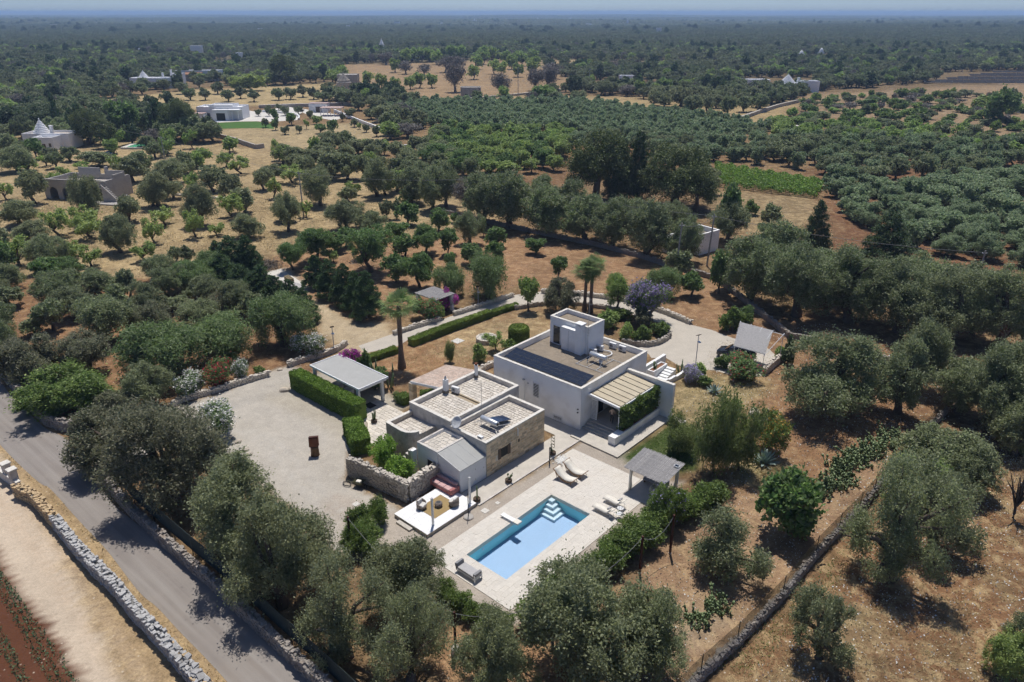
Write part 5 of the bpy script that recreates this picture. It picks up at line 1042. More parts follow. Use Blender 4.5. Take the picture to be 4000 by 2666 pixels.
# --- tiled porch beside the stone house
tp = vthing('tiled_porch', 'open porch with pale terracotta tile roof on a stone pillar', 'porch', -18, 15)
Z = lambda a_: 2.75 + (a_ + 20.3) / 4.7 * .85
base = vp(B().prism([(-20.3, 12.5), (-15.62, 12.5), (-15.62, 17.6), (-20.3, 17.6)], [Z(-20.3), Z(-15.62)] * 1 + [Z(-15.62), Z(-20.3)], [Z(-20.3) + .1, Z(-15.62) + .1, Z(-15.62) + .1, Z(-20.3) + .1]), 'roof', 'white_paint', tp)
tm_ = B(); tm_.smooth = True
for q in range(7):
    a_ = math.pi * q / 6; 
prof = [(-.085 * math.cos(math.pi * q / 6), .055 * math.sin(math.pi * q / 6)) for q in range(7)]
tm_._add([(x_, y_, z_) for x_ in (-.21, .21) for y_, z_ in prof], [(i, i + 1, i + 8, i + 7) for i in range(6)]); tmesh = tm_.mesh('roof_tile', 'terracotta_tile')
tr_ = []
sl_ = math.atan2(.85, 4.7)
for i in range(12):
    for j in range(25):
        a_ = -20.18 + i * .385; y_ = 12.62 + j * .202
        o = vlink('roof_tile', tmesh, base, a_, y_, Z(a_) + .115 + (i % 2) * .004); o.rotation_euler = (0, -sl_, rs.uniform(-.03, .03)); o.scale = (1, 1.15, 1)
pm = vp(B().box(-20.42, 12.35, 0, -19.9, 12.87, 2.72), 'pillar', 'mortar_light', tp)
for k in range(9):
    vlink('stone', block_mesh('brick_tan', k % 6, .02, .03), pm, -20.16, 12.61, .155 + k * .3, (.56, .56, .285))
vp(B().prism([(-20.3, 12.44), (-15.62, 12.44), (-15.62, 12.497), (-20.3, 12.497)], [Z(-20.3) - .12, Z(-15.62) - .12, Z(-15.62) - .12, Z(-20.3) - .12], [Z(-20.3) + .13, Z(-15.62) + .13, Z(-15.62) + .13, Z(-20.3) + .13]), 'edge_board', 'white_paint', tp)
vp(B().box(-20.3, 17.1, 0, -20.0, 17.4, 2.75), 'post', 'white_paint', tp)
# --- grey-roofed gazebo
gz = vthing('gazebo', 'open gazebo with flat grey roof and white edging', 'gazebo', -27.3, 10)
LANDMARKS.append(('the grey-roofed gazebo', *W(-29, 11)[:2]))
g = vp(B().box(-31.3, 8.15, 2.6, -23.1, 11.75, 2.68), 'roof', 'roof_sheet', gz)
for x0, y0, x1, y1 in ((-31.4, 8.05, -23.0, 8.148), (-31.4, 11.752, -23.0, 11.85), (-31.4, 8.148, -31.302, 11.752), (-23.098, 8.148, -23.0, 11.752)): vp(B().box(x0, y0, 2.52, x1, y1, 2.74), 'edging', 'white_metal', gz)
for x_, y_ in ((-23.55, 11.35), (-23.55, 8.35), (-31.0, 8.35), (-31.0, 11.35), (-27.3, 11.35)): vp(B().box(x_ - .14, y_ - .14, 0, x_ + .14, y_ + .14, 2.598), 'post', 'white_paint', gz)
vp(B().box(-23.4, 8.2, 2.3, -23.2, 11.7, 2.518), 'beam', 'white_paint', gz)
for k, (x_, y_) in enumerate(((-26.5, 9.3), (-28.5, 9.4))):
    o = vthing('white_cabinet', ('white cabinet half hidden behind the clipped hedge', 'second white cabinet deep under the grey gazebo')[k], 'cabinet', x_, y_); vp(B().bbox(x_ - .5, y_ - .3, 0, x_ + .5, y_ + .3, 1.1, .03), 'body', 'white_paint', o); vp(B().box(x_ - .45, y_ - .32, .1, x_ - .02, y_ - .302, 1.0).box(x_ + .02, y_ - .32, .1, x_ + .45, y_ - .302, 1.0), 'door', 'white_metal', o)
m_ = vthing('door_mat', 'black mat on the paving under the gazebo', 'mat', -23.6, 9.7, .06); vp(B().bbox(-24.1, 9.2, .062, -23.0, 10.1, .075, .004), 'mat_top', 'black', m_)
# pavers between gazebo and stone house
pvb = slab('patio', [(-24.0, 8.0), (-20.9, 7.3), (-18.2, 5.0), (-15.55, 5.0), (-15.65, 12.3), (-19.5, 12.3), (-19.6, 11.0), (-22.9, 11.0), (-24.0, 11.0)], -.05, .035, 'mortar_light')
pvt = vthing('patio_paving', 'pale stone paving between the gazebo and the stone house', 'paving', -19, 9)
pvt['kind'] = 'structure'; del pvt['category']
pp_ = WP((-24.0, 8.0), (-20.9, 7.3), (-18.2, 5.0), (-15.55, 5.0), (-15.65, 12.3), (-19.5, 12.3), (-19.6, 11.0), (-22.9, 11.0), (-24.0, 11.0)); fl = flags(-24.0, 5.0, -15.6, 12.3, .48, rg, .035); cc = np.array([tuple(W((q[0] + q[2]) / 2, (q[1] + q[3]) / 2)[:2]) for q in fl]); ins = sdist(cc, pp_) > .2
pieces('paver', pvt, [q for q, k in zip(fl, ins) if k], .045, .04, 'paver', .02)
# --- pool
dk = vthing('pool_deck', 'pale travertine deck around the swimming pool', 'pool deck', 2, 5); dk['kind'] = 'structure'; del dk['category']
LANDMARKS.append(('the swimming pool', *W(2, 5)[:2]))
bd = B()
for x0, y0, x1, y1 in ((-1.95, -2.04, 6.2, 0), (-1.95, 0, 0, 10.08), (4.0, 0, 6.2, 10.08), (-1.95, 10.08, 6.2, 14.2), (-3.0, 14.2, 4.4, 16.95)): bd.box(x0, y0, -.3, x1, y1, .03)
vp(bd, 'deck_base', 'mortar_light', dk)
tl_ = []
for i in range(-8, 20):
    for j in range(-6, 40):
        a0 = i * .41 - .18 + .0; b0 = j * .64 + (.32 if i % 2 else 0) - 2.04 + .0; a1, b1 = a0 + .405, b0 + .635
        for (x0, y0, x1, y1) in ((-1.95, -2.04, 6.2, 0), (-1.95, 0, 0, 10.08), (4.0, 0, 6.2, 10.08), (-1.95, 10.08, 6.2, 14.2), (-3.0, 14.2, 4.4, 16.95)):
            c = (max(a0, x0), max(b0, y0), min(a1, x1), min(b1, y1))
            if c[2] - c[0] > .06 and c[3] - c[1] > .06: tl_.append(c)
pieces('deck_tile', dk, tl_, .036, .02, 'deck_tile', .002, 300, (2.5, -2))
po = vthing('swimming_pool', 'rectangular turquoise swimming pool with corner steps', 'pool', 2, 5)
bd = B(); PZ = -1.2
bd.box(-.2, -.2, PZ - .2, 4.2, 10.28, PZ); vp(bd, 'pool_floor', 'pool_liner', po)
bd = B(); bd.box(-.2, 0, PZ + .001, -.001, 10.08, .0); bd.box(4.001, 0, PZ + .001, 4.2, 10.08, .0); bd.box(-.2, -.2, PZ + .001, 4.2, -.001, .0); bd.box(-.2, 10.081, PZ + .001, 4.2, 10.28, .0); vp(bd, 'pool_wall', 'pool_side', po)
for k in range(4):
    s_ = .5 + .34 * k; zt = -.2 - .26 * k; vp(B().box(.002, 10.078 - s_, PZ + .002 + k * .003, s_, 10.078, zt), 'pool_step', 'pool_step', po)
wv = B(); wv.quad((0, 0, -.1), (4, 0, -.1), (4, 10.08, -.1), (0, 10.08, -.1)); vp(wv, 'water', 'pool_water', po)
for b_ in (1.8, 6.2): vp(B().tube([(.0, b_, -.55), (.02, b_, -.55)], .12, 12), 'pool_lamp', 'pool_step', po)
# springboard
sbd = vthing('diving_board', 'short white diving board over the pool side', 'diving board', -.5, 5.2); vp(B().bbox(-.85, 4.95, .05, .45, 5.45, .16, .03), 'stand', 'white_paint', sbd)
vp(B().bbox(-1.15, 4.98, .2, .65, 5.42, .28, .03), 'board', 'white_paint', sbd); vp(B().bbox(.2, 4.93, .18, .75, 5.47, .34, .05), 'tip', 'white_cloth', sbd); vp(B().box(-.6, 5.1, .16, -.4, 5.3, .2).box(.1, 5.1, .16, .3, 5.3, .2), 'spring', 'grey_steel', sbd)
# --- courtyard wall (dry stone)
def stone_wall(parent, p0, p1, h, th, size, m, core, coping=None, rr=None, loc=False, single=0, name='stone', h1=None):
    """core plus irregular stones in courses on both faces and top; first `single` stones as parts"""
    rr = rr or random.Random(1); p0, p1 = Vector(p0), Vector(p1); d = p1 - p0; L_ = d.length; d.normalize(); nn_ = Vector((-d.y, d.x, 0)); cnt = 0
    h1 = h if h1 is None else h1
    bd = B(); out = []
    c = [p0 + nn_ * th * .40, p0 - nn_ * th * .40, p1 - nn_ * th * .40, p1 + nn_ * th * .40]
    bd.prism([tuple(q[:2]) for q in c], -.05, [h - .1, h - .1, h1 - .1, h1 - .1]); bd.cur = 1
    H_ = max(h, h1); z = 0
    while z < H_:
        sz = size * rr.uniform(.55, .9); x = 0
        while x < L_:
            l_ = size * rr.uniform(.7, 1.7); hh = h + (h1 - h) * (x / L_)
            if z < hh - .05:
                for sd in (-1, 1):
                    o = nn_ * sd * (th / 2 - size * .2 + rr.uniform(-.03, .04)); q = p0 + d * (x + l_ / 2 + rr.uniform(-.03, .03)) + o
                    out.append((q.x, q.y, z + sz / 2, l_ * .97, size * .55, min(sz, hh - z + .06) * .97))
            x += l_
        z += sz
    x = 0
    while x < L_:                                       # capping stones
        l_ = size * rr.uniform(.5, 1.1); hh = h + (h1 - h) * (x / L_)
        for i in range(max(1, round(th / (size * .8)))): q = p0 + d * (x + rr.uniform(0, l_)) + nn_ * rr.uniform(-.46, .46) * th; sz = size * rr.uniform(.55, 1.35); out.append((q.x, q.y, hh + rr.uniform(-.1, .04 + sz * .25), sz * rr.uniform(.8, 1.3), sz, sz * rr.uniform(.45, .8)))
        x += l_
    return bd, out, math.atan2(d.y, d.x)
def stones_into(bd, out, ang, rr):
    ca, sa = math.cos(ang), math.sin(ang)
    for x, y, z, l_, w_, h_ in out:
        q = rr.uniform(-.12, .12) + ang; c_, s_ = math.cos(q), math.sin(q); vs = []
        for k in range(8):
            u_, v_, t_ = ((k & 1) - .5) * l_, ((k >> 1 & 1) - .5) * w_, ((k >> 2 & 1) - .5) * h_
            u_ *= 1 - rr.uniform(0, .4); v_ *= 1 - rr.uniform(0, .4); t_ *= 1 - rr.uniform(0, .35); vs.append((x + u_ * c_ - v_ * s_, y + u_ * s_ + v_ * c_, z + t_))
        bd._add(vs, [(0, 2, 3, 1), (4, 5, 7, 6), (0, 1, 5, 4), (2, 6, 7, 3), (0, 4, 6, 2), (1, 3, 7, 5)])
def dry_wall(name, label, pts, h, th, size, m='drystone', core='wallcore', single=0, kind=None, cat='stone wall', seed=1, frontkey=None, group=None):
    """a wall along plan points, built of stones; up to `single` stones nearest the camera are objects of their own"""
    rr = random.Random(seed); pts = [Vector((p[0], p[1], 0)) for p in pts]; o = thing(name, label, cat, pts[0], 0., group); base = pts[0]
    allst = []; cb = B()
    for a, b in zip(pts[:-1], pts[1:]):
        bd, out, ang = stone_wall(None, a, b, h * rr.uniform(.97, 1.03), th, size, m, core, rr=rr); cb._add(bd.v, bd.f); allst += [(q, ang) for q in out]
    cb.v = [(x - base.x, y - base.y, z) for x, y, z in cb.v]; cb.obj('wall_core', core, o)
    rest2 = B(); allst.sort(key=lambda q: q[0][0] ** 2 + q[0][1] ** 2 - (200 if q[0][2] > h * .8 else 0)); rest = B()
    for i, (q, ang) in enumerate(allst):
        if i < single:
            mm = m if not isinstance(m, tuple) else m[0 if (rr.random() < .93) else 1]
            st = link('stone', block_mesh(mm, rr.randrange(6), .24, 0), o, (q[0] - base.x, q[1] - base.y, q[2]), (rr.uniform(-.25, .25), rr.uniform(-.25, .25), ang + rr.uniform(-.3, .3)), (q[3], q[4], q[5]))
        elif isinstance(m, tuple) and math.hypot(q[0] - base.x, q[1] - base.y) < 7: stones_into(rest2, [(q[0] - base.x, q[1] - base.y) + q[2:]], ang, rr)
        else: stones_into(rest, [(q[0] - base.x, q[1] - base.y) + q[2:]], ang, rr)
    if rest2.v: s = rest2.obj('tan_stonework', m[1], o, fix=False); s['kind'] = 'stuff'
    if rest.v:
        s = rest.obj('stonework', m if not isinstance(m, tuple) else m[0], o, fix=False); s['kind'] = 'stuff'
    return o
cw = dry_wall('courtyard_wall', 'high dry-stone courtyard wall beside the white sun deck', [W(-15.1, .65), W(-8.25, 1.55), W(-8.5, 4.95)], 1.85, .5, .24, 'drystone', 'wallcore', 300, seed=4)
# ------------------------------------------------------------------ on the roofs
def panel_array():
    sa_ = vthing('solar_array', 'rows of dark solar panels on a steel frame along the villa roof edge', 'solar panels', -10, 21.5, 3.95)
    z0, z1, b0, b1 = 4.35, 4.72, 20.75, 22.75; n = 13; wd = (-5.0 + 15.05) / n
    zz = lambda b_: z0 + (b_ - b0) / (b1 - b0) * (z1 - z0)
    for j in range(2):
        y0 = b0 + j * (b1 - b0) / 2 + .01; y1 = y0 + (b1 - b0) / 2 - .02
        for i in range(n):
            x0 = -15.05 + i * wd + .012; x1 = x0 + wd - .024
            p_ = vp(B().prism([(x0, y0), (x1, y0), (x1, y1), (x0, y1)], [zz(y0), zz(y0), zz(y1), zz(y1)], [zz(y0) + .035, zz(y0) + .035, zz(y1) + .035, zz(y1) + .035]), 'solar_panel', 'solar', sa_)
            fr = B()
            for (u0, v0, u1, v1) in ((x0, y0, x0 + .008, y1), (x1 - .008, y0, x1, y1), (x0, y0, x1, y0 + .014), (x0, y1 - .014, x1, y1), (x0, (y0 + y1) / 2 - .008, x1, (y0 + y1) / 2 + .008)):
                fr.prism([(u0, v0), (u1, v0), (u1, v1), (u0, v1)], [zz(v0) + .0355, zz(v0) + .0355, zz(v1) + .0355, zz(v1) + .0355], [zz(v0) + .042, zz(v0) + .042, zz(v1) + .042, zz(v1) + .042])
            vp(fr, 'panel_frame', 'dark_metal', p_)
    for i in range(8):
        x_ = -15.0 + i * 1.42; vp(B().tube([(x_, 20.9, 3.95), (x_, 20.9, zz(20.9))], .025, 4).tube([(x_, 22.65, 3.95), (x_, 22.65, zz(22.65))], .025, 4).tube([(x_, 20.9, 4.0), (x_ + 1.0, 20.95, 4.38)], .018, 4), 'support', 'galv', sa_)
panel_array()
def cyl_tank(o, p0, p1, r_, m='tank_metal', name='tank'):
    d = (Vector(p1) - Vector(p0)).normalized(); b_ = B(); b_.smooth = True; b_.tube([Vector(p0) - d * .05, Vector(p0), Vector(p1), Vector(p1) + d * .05], [r_ * .8, r_, r_, r_ * .8], 14); return vp(b_, name, m, o)
wt = vthing('solar_water_heater', 'silver water tank on a bare rack on the villa roof', 'water heater', -7.5, 27, 3.95)
t_ = cyl_tank(wt, (-8.3, 26.7, 4.75), (-6.4, 26.7, 4.75), .28)
for x_ in (-7.9, -7.3, -6.8): vp(B().tube([(x_ - .02, 26.7, 4.75), (x_ + .02, 26.7, 4.75)], .287, 14), 'band', 'galv', t_)
vp(B().lathe([(.18, 0), (.2, .1), (.2, .32), (.1, .4)], 12, (-7.05, 26.75, 4.05)), 'expansion_vessel', 'white_paint', wt)
for x_ in (-8.9, -7.6, -6.5, -5.3): vp(B().tube([(x_, 25.0, 4.0), (x_, 28.3, 4.05)], .03, 5), 'rack_bar', 'galv', wt)
for y_ in (25.0, 28.2): vp(B().tube([(-8.95, y_, 4.04), (-5.25, y_, 4.04)], .03, 5), 'rack_bar', 'galv', wt)
for x_ in (-8.2, -6.6): vp(B().tube([(x_, 25.9, 4.0), (x_, 26.55, 4.6)], .025, 5).tube([(x_, 27.4, 4.0), (x_, 26.85, 4.6)], .025, 5), 'leg', 'galv', wt)
def ac_unit(a, b, z, rz, label):
    o = vill('air_conditioner', label, 'air conditioner', a, b, z, rz, 'air conditioner units on the roofs'); B().bbox(-.42, -.15, .08, .42, .15, .66, .02).obj('casing', 'ac_white', o)
    f_ = B().tube([(-.12, -.152, .37), (-.12, -.165, .37)], .23, 16).obj('fan_grille', 'screen_grey', o); B().tube([(-.12, -.166, .37), (-.12, -.172, .37)], .08, 10).obj('hub', 'dark_metal', f_)
    for x_ in (-.3, .3): B().box(x_ - .04, -.17, 0, x_ + .04, .17, .079).obj('foot', 'dark_metal', o)
ac_unit(-9.0, 28.1, 3.95, 0, 'air conditioner unit directly at the foot of the stair tower'); ac_unit(-9.0, 29.3, 3.95, 0, 'air conditioner unit second from the stair tower chimney')
ac_unit(-8.3, 30.7, 3.95, 0, 'air conditioner unit third along, by the villa parapet'); ac_unit(-7.1, 30.75, 3.95, 0, 'air conditioner unit at the far end of the roof row')
ac_unit(-14.3, 13.0, 3.45, .15, 'air conditioner unit alone on the stone house flagstones')
dct = vthing('white_duct', 'curved white duct lying on the villa roof', 'duct', -7.7, 28.9, 3.95); b_ = B(); b_.smooth = True; b_.tube(smooth([Vector(p) for p in ((-8.8, 29.3, 4.1), (-7.6, 29.6, 4.15), (-7.2, 28.9, 4.1), (-7.6, 28.0, 4.1))]), .07, 8); vp(b_, 'pipe', 'white_paint', dct)
def mast(a, b, z, h, label, arms):
    o = vthing('antenna_mast', label, 'antenna', a, b, z); vp(B().tube([(a, b, z), (a, b, z + h)], .022, 5), 'pole', 'grey_steel', o)
    for k, (zz, l_) in enumerate(arms): vp(B().tube([(a - l_, b - l_ * .3, z + zz), (a + l_, b + l_ * .3, z + zz)], .014, 4), 'antenna_rod', 'grey_steel', o)
mast(-9.1, 27.2, 3.95, 6.6, 'tall thin antenna mast beside the rooftop chimney', ((6.4, .25), (5.9, .3), (3.0, .15), (2.7, .15), (2.4, .15))); mast(-9.95, 12.1, 3.05, 3.6, 'thin antenna mast on the stone house', ((3.4, .5), (3.1, .3)))
sw = vthing('solar_water_heater', 'silver water tank with blue collector on the stone house roof', 'water heater', -7.8, 11, 3.05)
t2 = cyl_tank(sw, (-8.75, 10.9, 3.75), (-6.9, 10.9, 3.75), .26); vp(B().tube([(-6.84, 10.9, 3.75), (-6.82, 10.9, 3.75)], .14, 12), 'end_cap', 'dark_metal', t2)
for x_ in (-8.3, -7.35): vp(B().tube([(x_ - .02, 10.9, 3.75), (x_ + .02, 10.9, 3.75)], .268, 14), 'band', 'galv', t2)
col_ = vp(B().prism([(-8.2, 11.25), (-7.1, 11.25), (-7.1, 13.0), (-8.2, 13.0)], [3.75, 3.75, 3.25, 3.25], [3.8, 3.8, 3.3, 3.3]), 'collector', 'solar_blue', sw)
for x_ in (-8.6, -7.0): vp(B().tube([(x_, 10.6, 3.06), (x_, 10.75, 3.5)], .025, 4).tube([(x_, 12.6, 3.06), (x_, 11.0, 3.5)], .025, 4).tube([(x_, 10.3, 3.09), (x_, 12.8, 3.09)], .025, 4), 'leg', 'galv', sw)
vp(B().tube([(-9.3, 10.4, 3.2), (-8.8, 10.8, 3.5)], .05, 5).tube([(-6.8, 10.6, 3.3), (-6.3, 10.3, 3.15)], .05, 5), 'pipe', 'coping', sw)
ds = vthing('satellite_dish', 'grey satellite dish on the stone house wall top', 'satellite dish', -9.4, 8.6, 3.5)
dm = B(); dm.smooth = True; dm.lathe([(.0, 0), (.2, .02), (.38, .075), (.48, .13), (.485, .125), (.38, .06), (.2, .01)], 20); o = dm.obj('dish', 'galv', ds, (-.05, -.1, .5)); o.scale = (1.15, 1.15, 1.15); nv_ = Matrix.Rotation(-TH, 3, 'Z') @ Vector((-.55, -.6, .58)); o.rotation_euler = nv_.to_track_quat('Z', 'Y').to_euler()
B().tube([(0, 0, 0), (0, 0, .45)], .03, 6).obj('stand', 'grey_steel', ds); B().tube([(0, -.05, .2), (-.35, -.45, .5)], .015, 4).obj('arm', 'grey_steel', ds); B().bbox(-.42, -.52, .46, -.32, -.42, .56, .02).obj('receiver', 'screen_grey', ds)
fl_ = vthing('flood_light', 'small white box lamp on the stone house parapet corner', 'lamp', -6.6, 8.6, 3.53); vp(B().bbox(-6.95, 8.42, 3.54, -6.45, 8.7, 3.72, .02), 'casing', 'white_metal', fl_); vp(B().box(-6.9, 8.41, 3.57, -6.5, 8.418, 3.68), 'lens', 'glass', fl_)
# ------------------------------------------------------------------ sun deck and its furniture
sd = vthing('sun_deck', 'low white-planked sun deck with a brown rug', 'deck', -5.5, 2, 0)
vp(B().box(-7.5, -.6, 0, -3.6, 4.75, .30), 'deck_frame', 'edge_wood', sd)
for k in range(28): vp(B().box(-7.52 + k * .1405, -.62, .302, -7.52 + k * .1405 + .134, 4.77, .34 + .002 * (k % 3)), 'plank', 'planks', sd)
vp(B().bbox(-6.8, -1.05, 0, -5.2, -.68, .16, .01), 'step', 'concrete', sd)
rg_ = vthing('rug', 'brown woven rug on the white sun deck', 'rug', -5.6, 2.35, .345); vp(B().bbox(-6.6, 1.1, .348, -4.6, 3.6, .362, .004), 'weave', 'rug', rg_)
def tub_chair(a, b, rz, label):
    o = vill('wicker_chair', label, 'armchair', a, b, .345, rz, 'wicker chairs on the sun deck')
    bd = B(); bd.smooth = True; pts = arc(0, 0, .44, -20, 200, 12); pi_ = arc(0, 0, .36, -20, 200, 12)
    for i in range(12):
        h0 = .45 + .32 * math.sin(math.pi * i / 12); h1 = .45 + .32 * math.sin(math.pi * (i + 1) / 12); bd.prism([pts[i], pts[i + 1], pi_[i + 1], pi_[i]], .16, [h0, h1, h1, h0])
    bd.obj('backrest', 'wicker', o); B().lathe([(.30, .06), (.40, .18), (.42, .3), (.36, .31)], 16).obj('seat', 'wicker', o); B().lathe([(.24, 0), (.18, .04), (.2, .06)], 14).obj('base', 'wicker', o)
    B().bbox(-.3, -.34, .31, .3, .28, .43, .05).obj('cushion', 'cushion', o); c = B().bbox(-.26, .12, .44, .26, .28, .78, .05).obj('back_cushion', 'cushion', o)
tub_chair(-6.4, 1.35, R(100), 'wicker armchair on the rug, facing the drum table from the hedge side'); tub_chair(-4.75, 3.35, R(-80), 'wicker armchair on the rug beside the pink sofa')
dt = vthing('drum_table', 'round dark wicker drum table on the rug', 'table', -5.55, 2.4, .362); b_ = B(); b_.smooth = True; b_.lathe([(.2, 0), (.3, .08), (.34, .2), (.3, .36), (.2, .4)], 16).obj('drum', 'wicker', dt); B().lathe([(.19, .401), (.19, .41)], 14).obj('table_top', 'dark_metal', dt)
so_ = vthing('pink_sofa', 'faded pink and red sofa along the shed wall', 'sofa', -7.0, 4.45, .345)
vp(B().bbox(-8.25, 4.0, .36, -5.9, 4.75, .68, .06), 'base', 'red_fabric', so_); vp(B().bbox(-8.3, 4.72, .36, -5.9, 5.02, 1.12, .1), 'backrest', 'pink_fabric', so_); vp(B().bbox(-8.42, 3.95, .36, -8.12, 5.0, .98, .1), 'armrest', 'red_fabric', so_); vp(B().bbox(-6.0, 3.95, .36, -5.72, 5.0, .9, .1), 'armrest', 'red_fabric', so_)
for k in range(3): vp(B().bbox(-8.1 + k * .7, 4.0, .681, -7.43 + k * .7, 4.7, .84, .06), 'cushion', 'pink_fabric', so_)
for a, b, lab in ((-4.15, .5, 'white shade-sail pole at the open corner of the sun deck'), (-3.95, 4.4, 'white shade-sail pole beside the potted cactus')):
    o = vthing('shade_pole', lab, 'pole', a, b, .345); vp(B().box(a - .07, b - .07, .345, a + .07, b + .07, 2.85), 'pole', 'white_paint', o); vp(B().box(a - .12, b - .12, .345, a + .12, b + .12, .37), 'base_plate', 'white_metal', o); vp(B().lathe([(.02, 0), (.03, .05), (.01, .08)], 6, (a, b, 2.85)), 'hook', 'grey_steel', o)
ps = vthing('parasol_stand', 'folded parasol pole in a round concrete foot', 'parasol', -3.05, 3.3); vp(B().lathe([(.42, 0), (.42, .08), (.36, .13), (.06, .14)], 20, (-3.05, 3.3, 0)), 'foot', 'concrete_grey', ps); vp(B().tube([(-3.05, 3.3, .1), (-3.05, 3.3, 2.3)], .035, 6), 'pole', 'dark_metal', ps)
# ------------------------------------------------------------------ plants with forms of their own
def tinted(me, r=None):
    r = r or np.random.default_rng(len(me.vertices)); a = me.attributes.new('tint', 'FLOAT_COLOR', 'POINT'); n = len(me.vertices); q = np.ones((n, 4), np.float32); q[:, 0] = r.random(n); q[:, 1] = r.random(n) * .9; a.data.foreach_set('color', q.ravel()); return me
def pads(seed, n, spread, size, up=1.):
    """prickly pear: flat oval pads growing from pads"""
    rr = random.Random(seed); b_ = B(); b_.smooth = True; tips = [(Vector((rr.uniform(-spread, spread), rr.uniform(-spread, spread), 0)), Vector((rr.uniform(-.3, .3), rr.uniform(-.3, .3), 1)).normalized()) for _ in range(max(2, n // 4))]
    k = 0
    while k < n:
        p, d = tips[rr.randrange(len(tips))]; d2 = (d + Vector((rr.uniform(-.7, .7), rr.uniform(-.7, .7), rr.uniform(-.1, .7) * up))).normalized(); L_ = size * rr.uniform(.7, 1.2); c = p + d2 * L_ * .5
        if p.z > size * (5 if up > 1 else 3.6): continue
        x = d2.cross(Vector((rr.uniform(-1, 1), rr.uniform(-1, 1), rr.uniform(-.3, .3)))).normalized(); y = d2.cross(x); vs = []
        for i in range(8):
            q = 2 * math.pi * i / 8; vs.append(c + d2 * math.cos(q) * L_ * .55 + x * math.sin(q) * L_ * .36)
        vs += [c + y * L_ * .07, c - y * L_ * .07]; b_._add(vs, [(i, (i + 1) % 8, 8) for i in range(8)] + [((i + 1) % 8, i, 9) for i in range(8)]); tips.append((p + d2 * L_ * .95, d2)); k += 1
    return tinted(b_.mesh('pads', 'l_cactus', fix=False))
def agave_mesh(n, L_, m='l_agave', seed=1):
    rr = random.Random(seed); b_ = B()
    for i in range(n):
        q = i * 2.4; el = R(12 + 70 * i / n); d = Vector((math.cos(q) * math.cos(el), math.sin(q) * math.cos(el), math.sin(el))); s = Vector((-math.sin(q), math.cos(q), 0)); u_ = d.cross(s); l_ = L_ * rr.uniform(.8, 1.1); p0 = d * .05; p1 = d * l_ * .45 - u_ * .02; p2 = d * l_ * .8 + Vector((0, 0, -.05 * l_)); p3 = d * l_ + Vector((0, 0, -.16 * l_ * rr.random())); w_ = .11 * L_ / 1.1
        b_._add([p0 + s * w_ * .6, p0 - s * w_ * .6, p1 + s * w_, p1 - s * w_, p2 + s * w_ * .6, p2 - s * w_ * .6, p3], [(0, 1, 3, 2), (2, 3, 5, 4), (4, 5, 6)])
    return tinted(b_.mesh('leaves', m, fix=False))
def stems_cactus(seed, n, h, r_, spread):
    rr = random.Random(seed); b_ = B(); b_.smooth = True
    for i in range(n):
        x, y = rr.uniform(-spread, spread), rr.uniform(-spread, spread); hh = h * rr.uniform(.5, 1.0); lx, ly = x * rr.uniform(1.2, 2.4), y * rr.uniform(1.2, 2.4)
        b_.tube([(x, y, 0), (lx * .8, ly * .8, hh * .3), (lx, ly, hh * .75), (lx, ly, hh)], [r_ * .8, r_, r_, r_ * .4], 7)
    return tinted(b_.mesh('stems', 'l_cactus'))
def pot_plant(a, b, label, kind, seed):
    o = vill('potted_cactus', label, 'potted plant', a, b, .0, 0, 'potted cacti by the paths'); b_ = B(); b_.smooth = True
    b_.lathe([(.24, 0), (.31, .2), (.31, .34), (.25, .42), (.24, .36)], 14).obj('barrel', 'barrel' if kind != 'sq' else 'pot', o)
    B().lathe([(.315, .1), (.318, .14)], 14).obj('hoop', 'grey_steel', o)
    if kind == 'tall': link('plant', stems_cactus(seed, 4, 1.3, .055, .1), o, (0, 0, .36))
    else: link('plant', pads(seed, 12, .06, .26), o, (0, 0, .38))
pot_plant(-4.0, 5.25, 'barrel pot with spiky cactus beside the white pole', 'tall', 1); pot_plant(-3.85, 9.0, 'barrel pot with paddle cactus on the kerb under the brick wall', 'pads', 2); pot_plant(-3.75, 14.9, 'barrel pot with twisted stems near the hammock loungers', 'pads', 7)
pot_plant(-20.5, 7.75, 'clay pot with upright cactus beside the clipped hedge', 'tall', 4)
sc_ = vthing('metal_sculpture', 'tall dark metal sculpture of loops on a stake by the path', 'sculpture', -3.05, 13.6); vp(B().box(-3.09, 13.56, 0, -3.01, 13.64, 1.75), 'stake', 'dark_metal', sc_)
b_ = B()
for k in range(4):
    c = Vector((-3.75, 14.9, 1.0 + k * .32)); b_.tube([c + Vector((.22 * math.cos(q * .7), .05 * math.sin(q * 1.3), .2 * math.sin(q * .7))) for q in range(10)], .025, 5)
vp(b_, 'loops', 'iron_green', sc_)
r = np.random.default_rng(4); pb = B()
for k in range(220):
    x, y = r.normal(-2.6, .32), r.normal(14.7, .35); s_ = r.uniform(.03, .07); pb.lathe([(s_, 0), (s_ * 1.1, s_ * .5), (s_ * .5, s_)], 5, (x, y, .04))
o = vthing('white_pebbles', 'patch of white pebbles beside the hammock loungers', 'pebbles', -2.6, 14.7); o['kind'] = 'stuff'; vp(pb, 'pebbles', 'pebble', o)
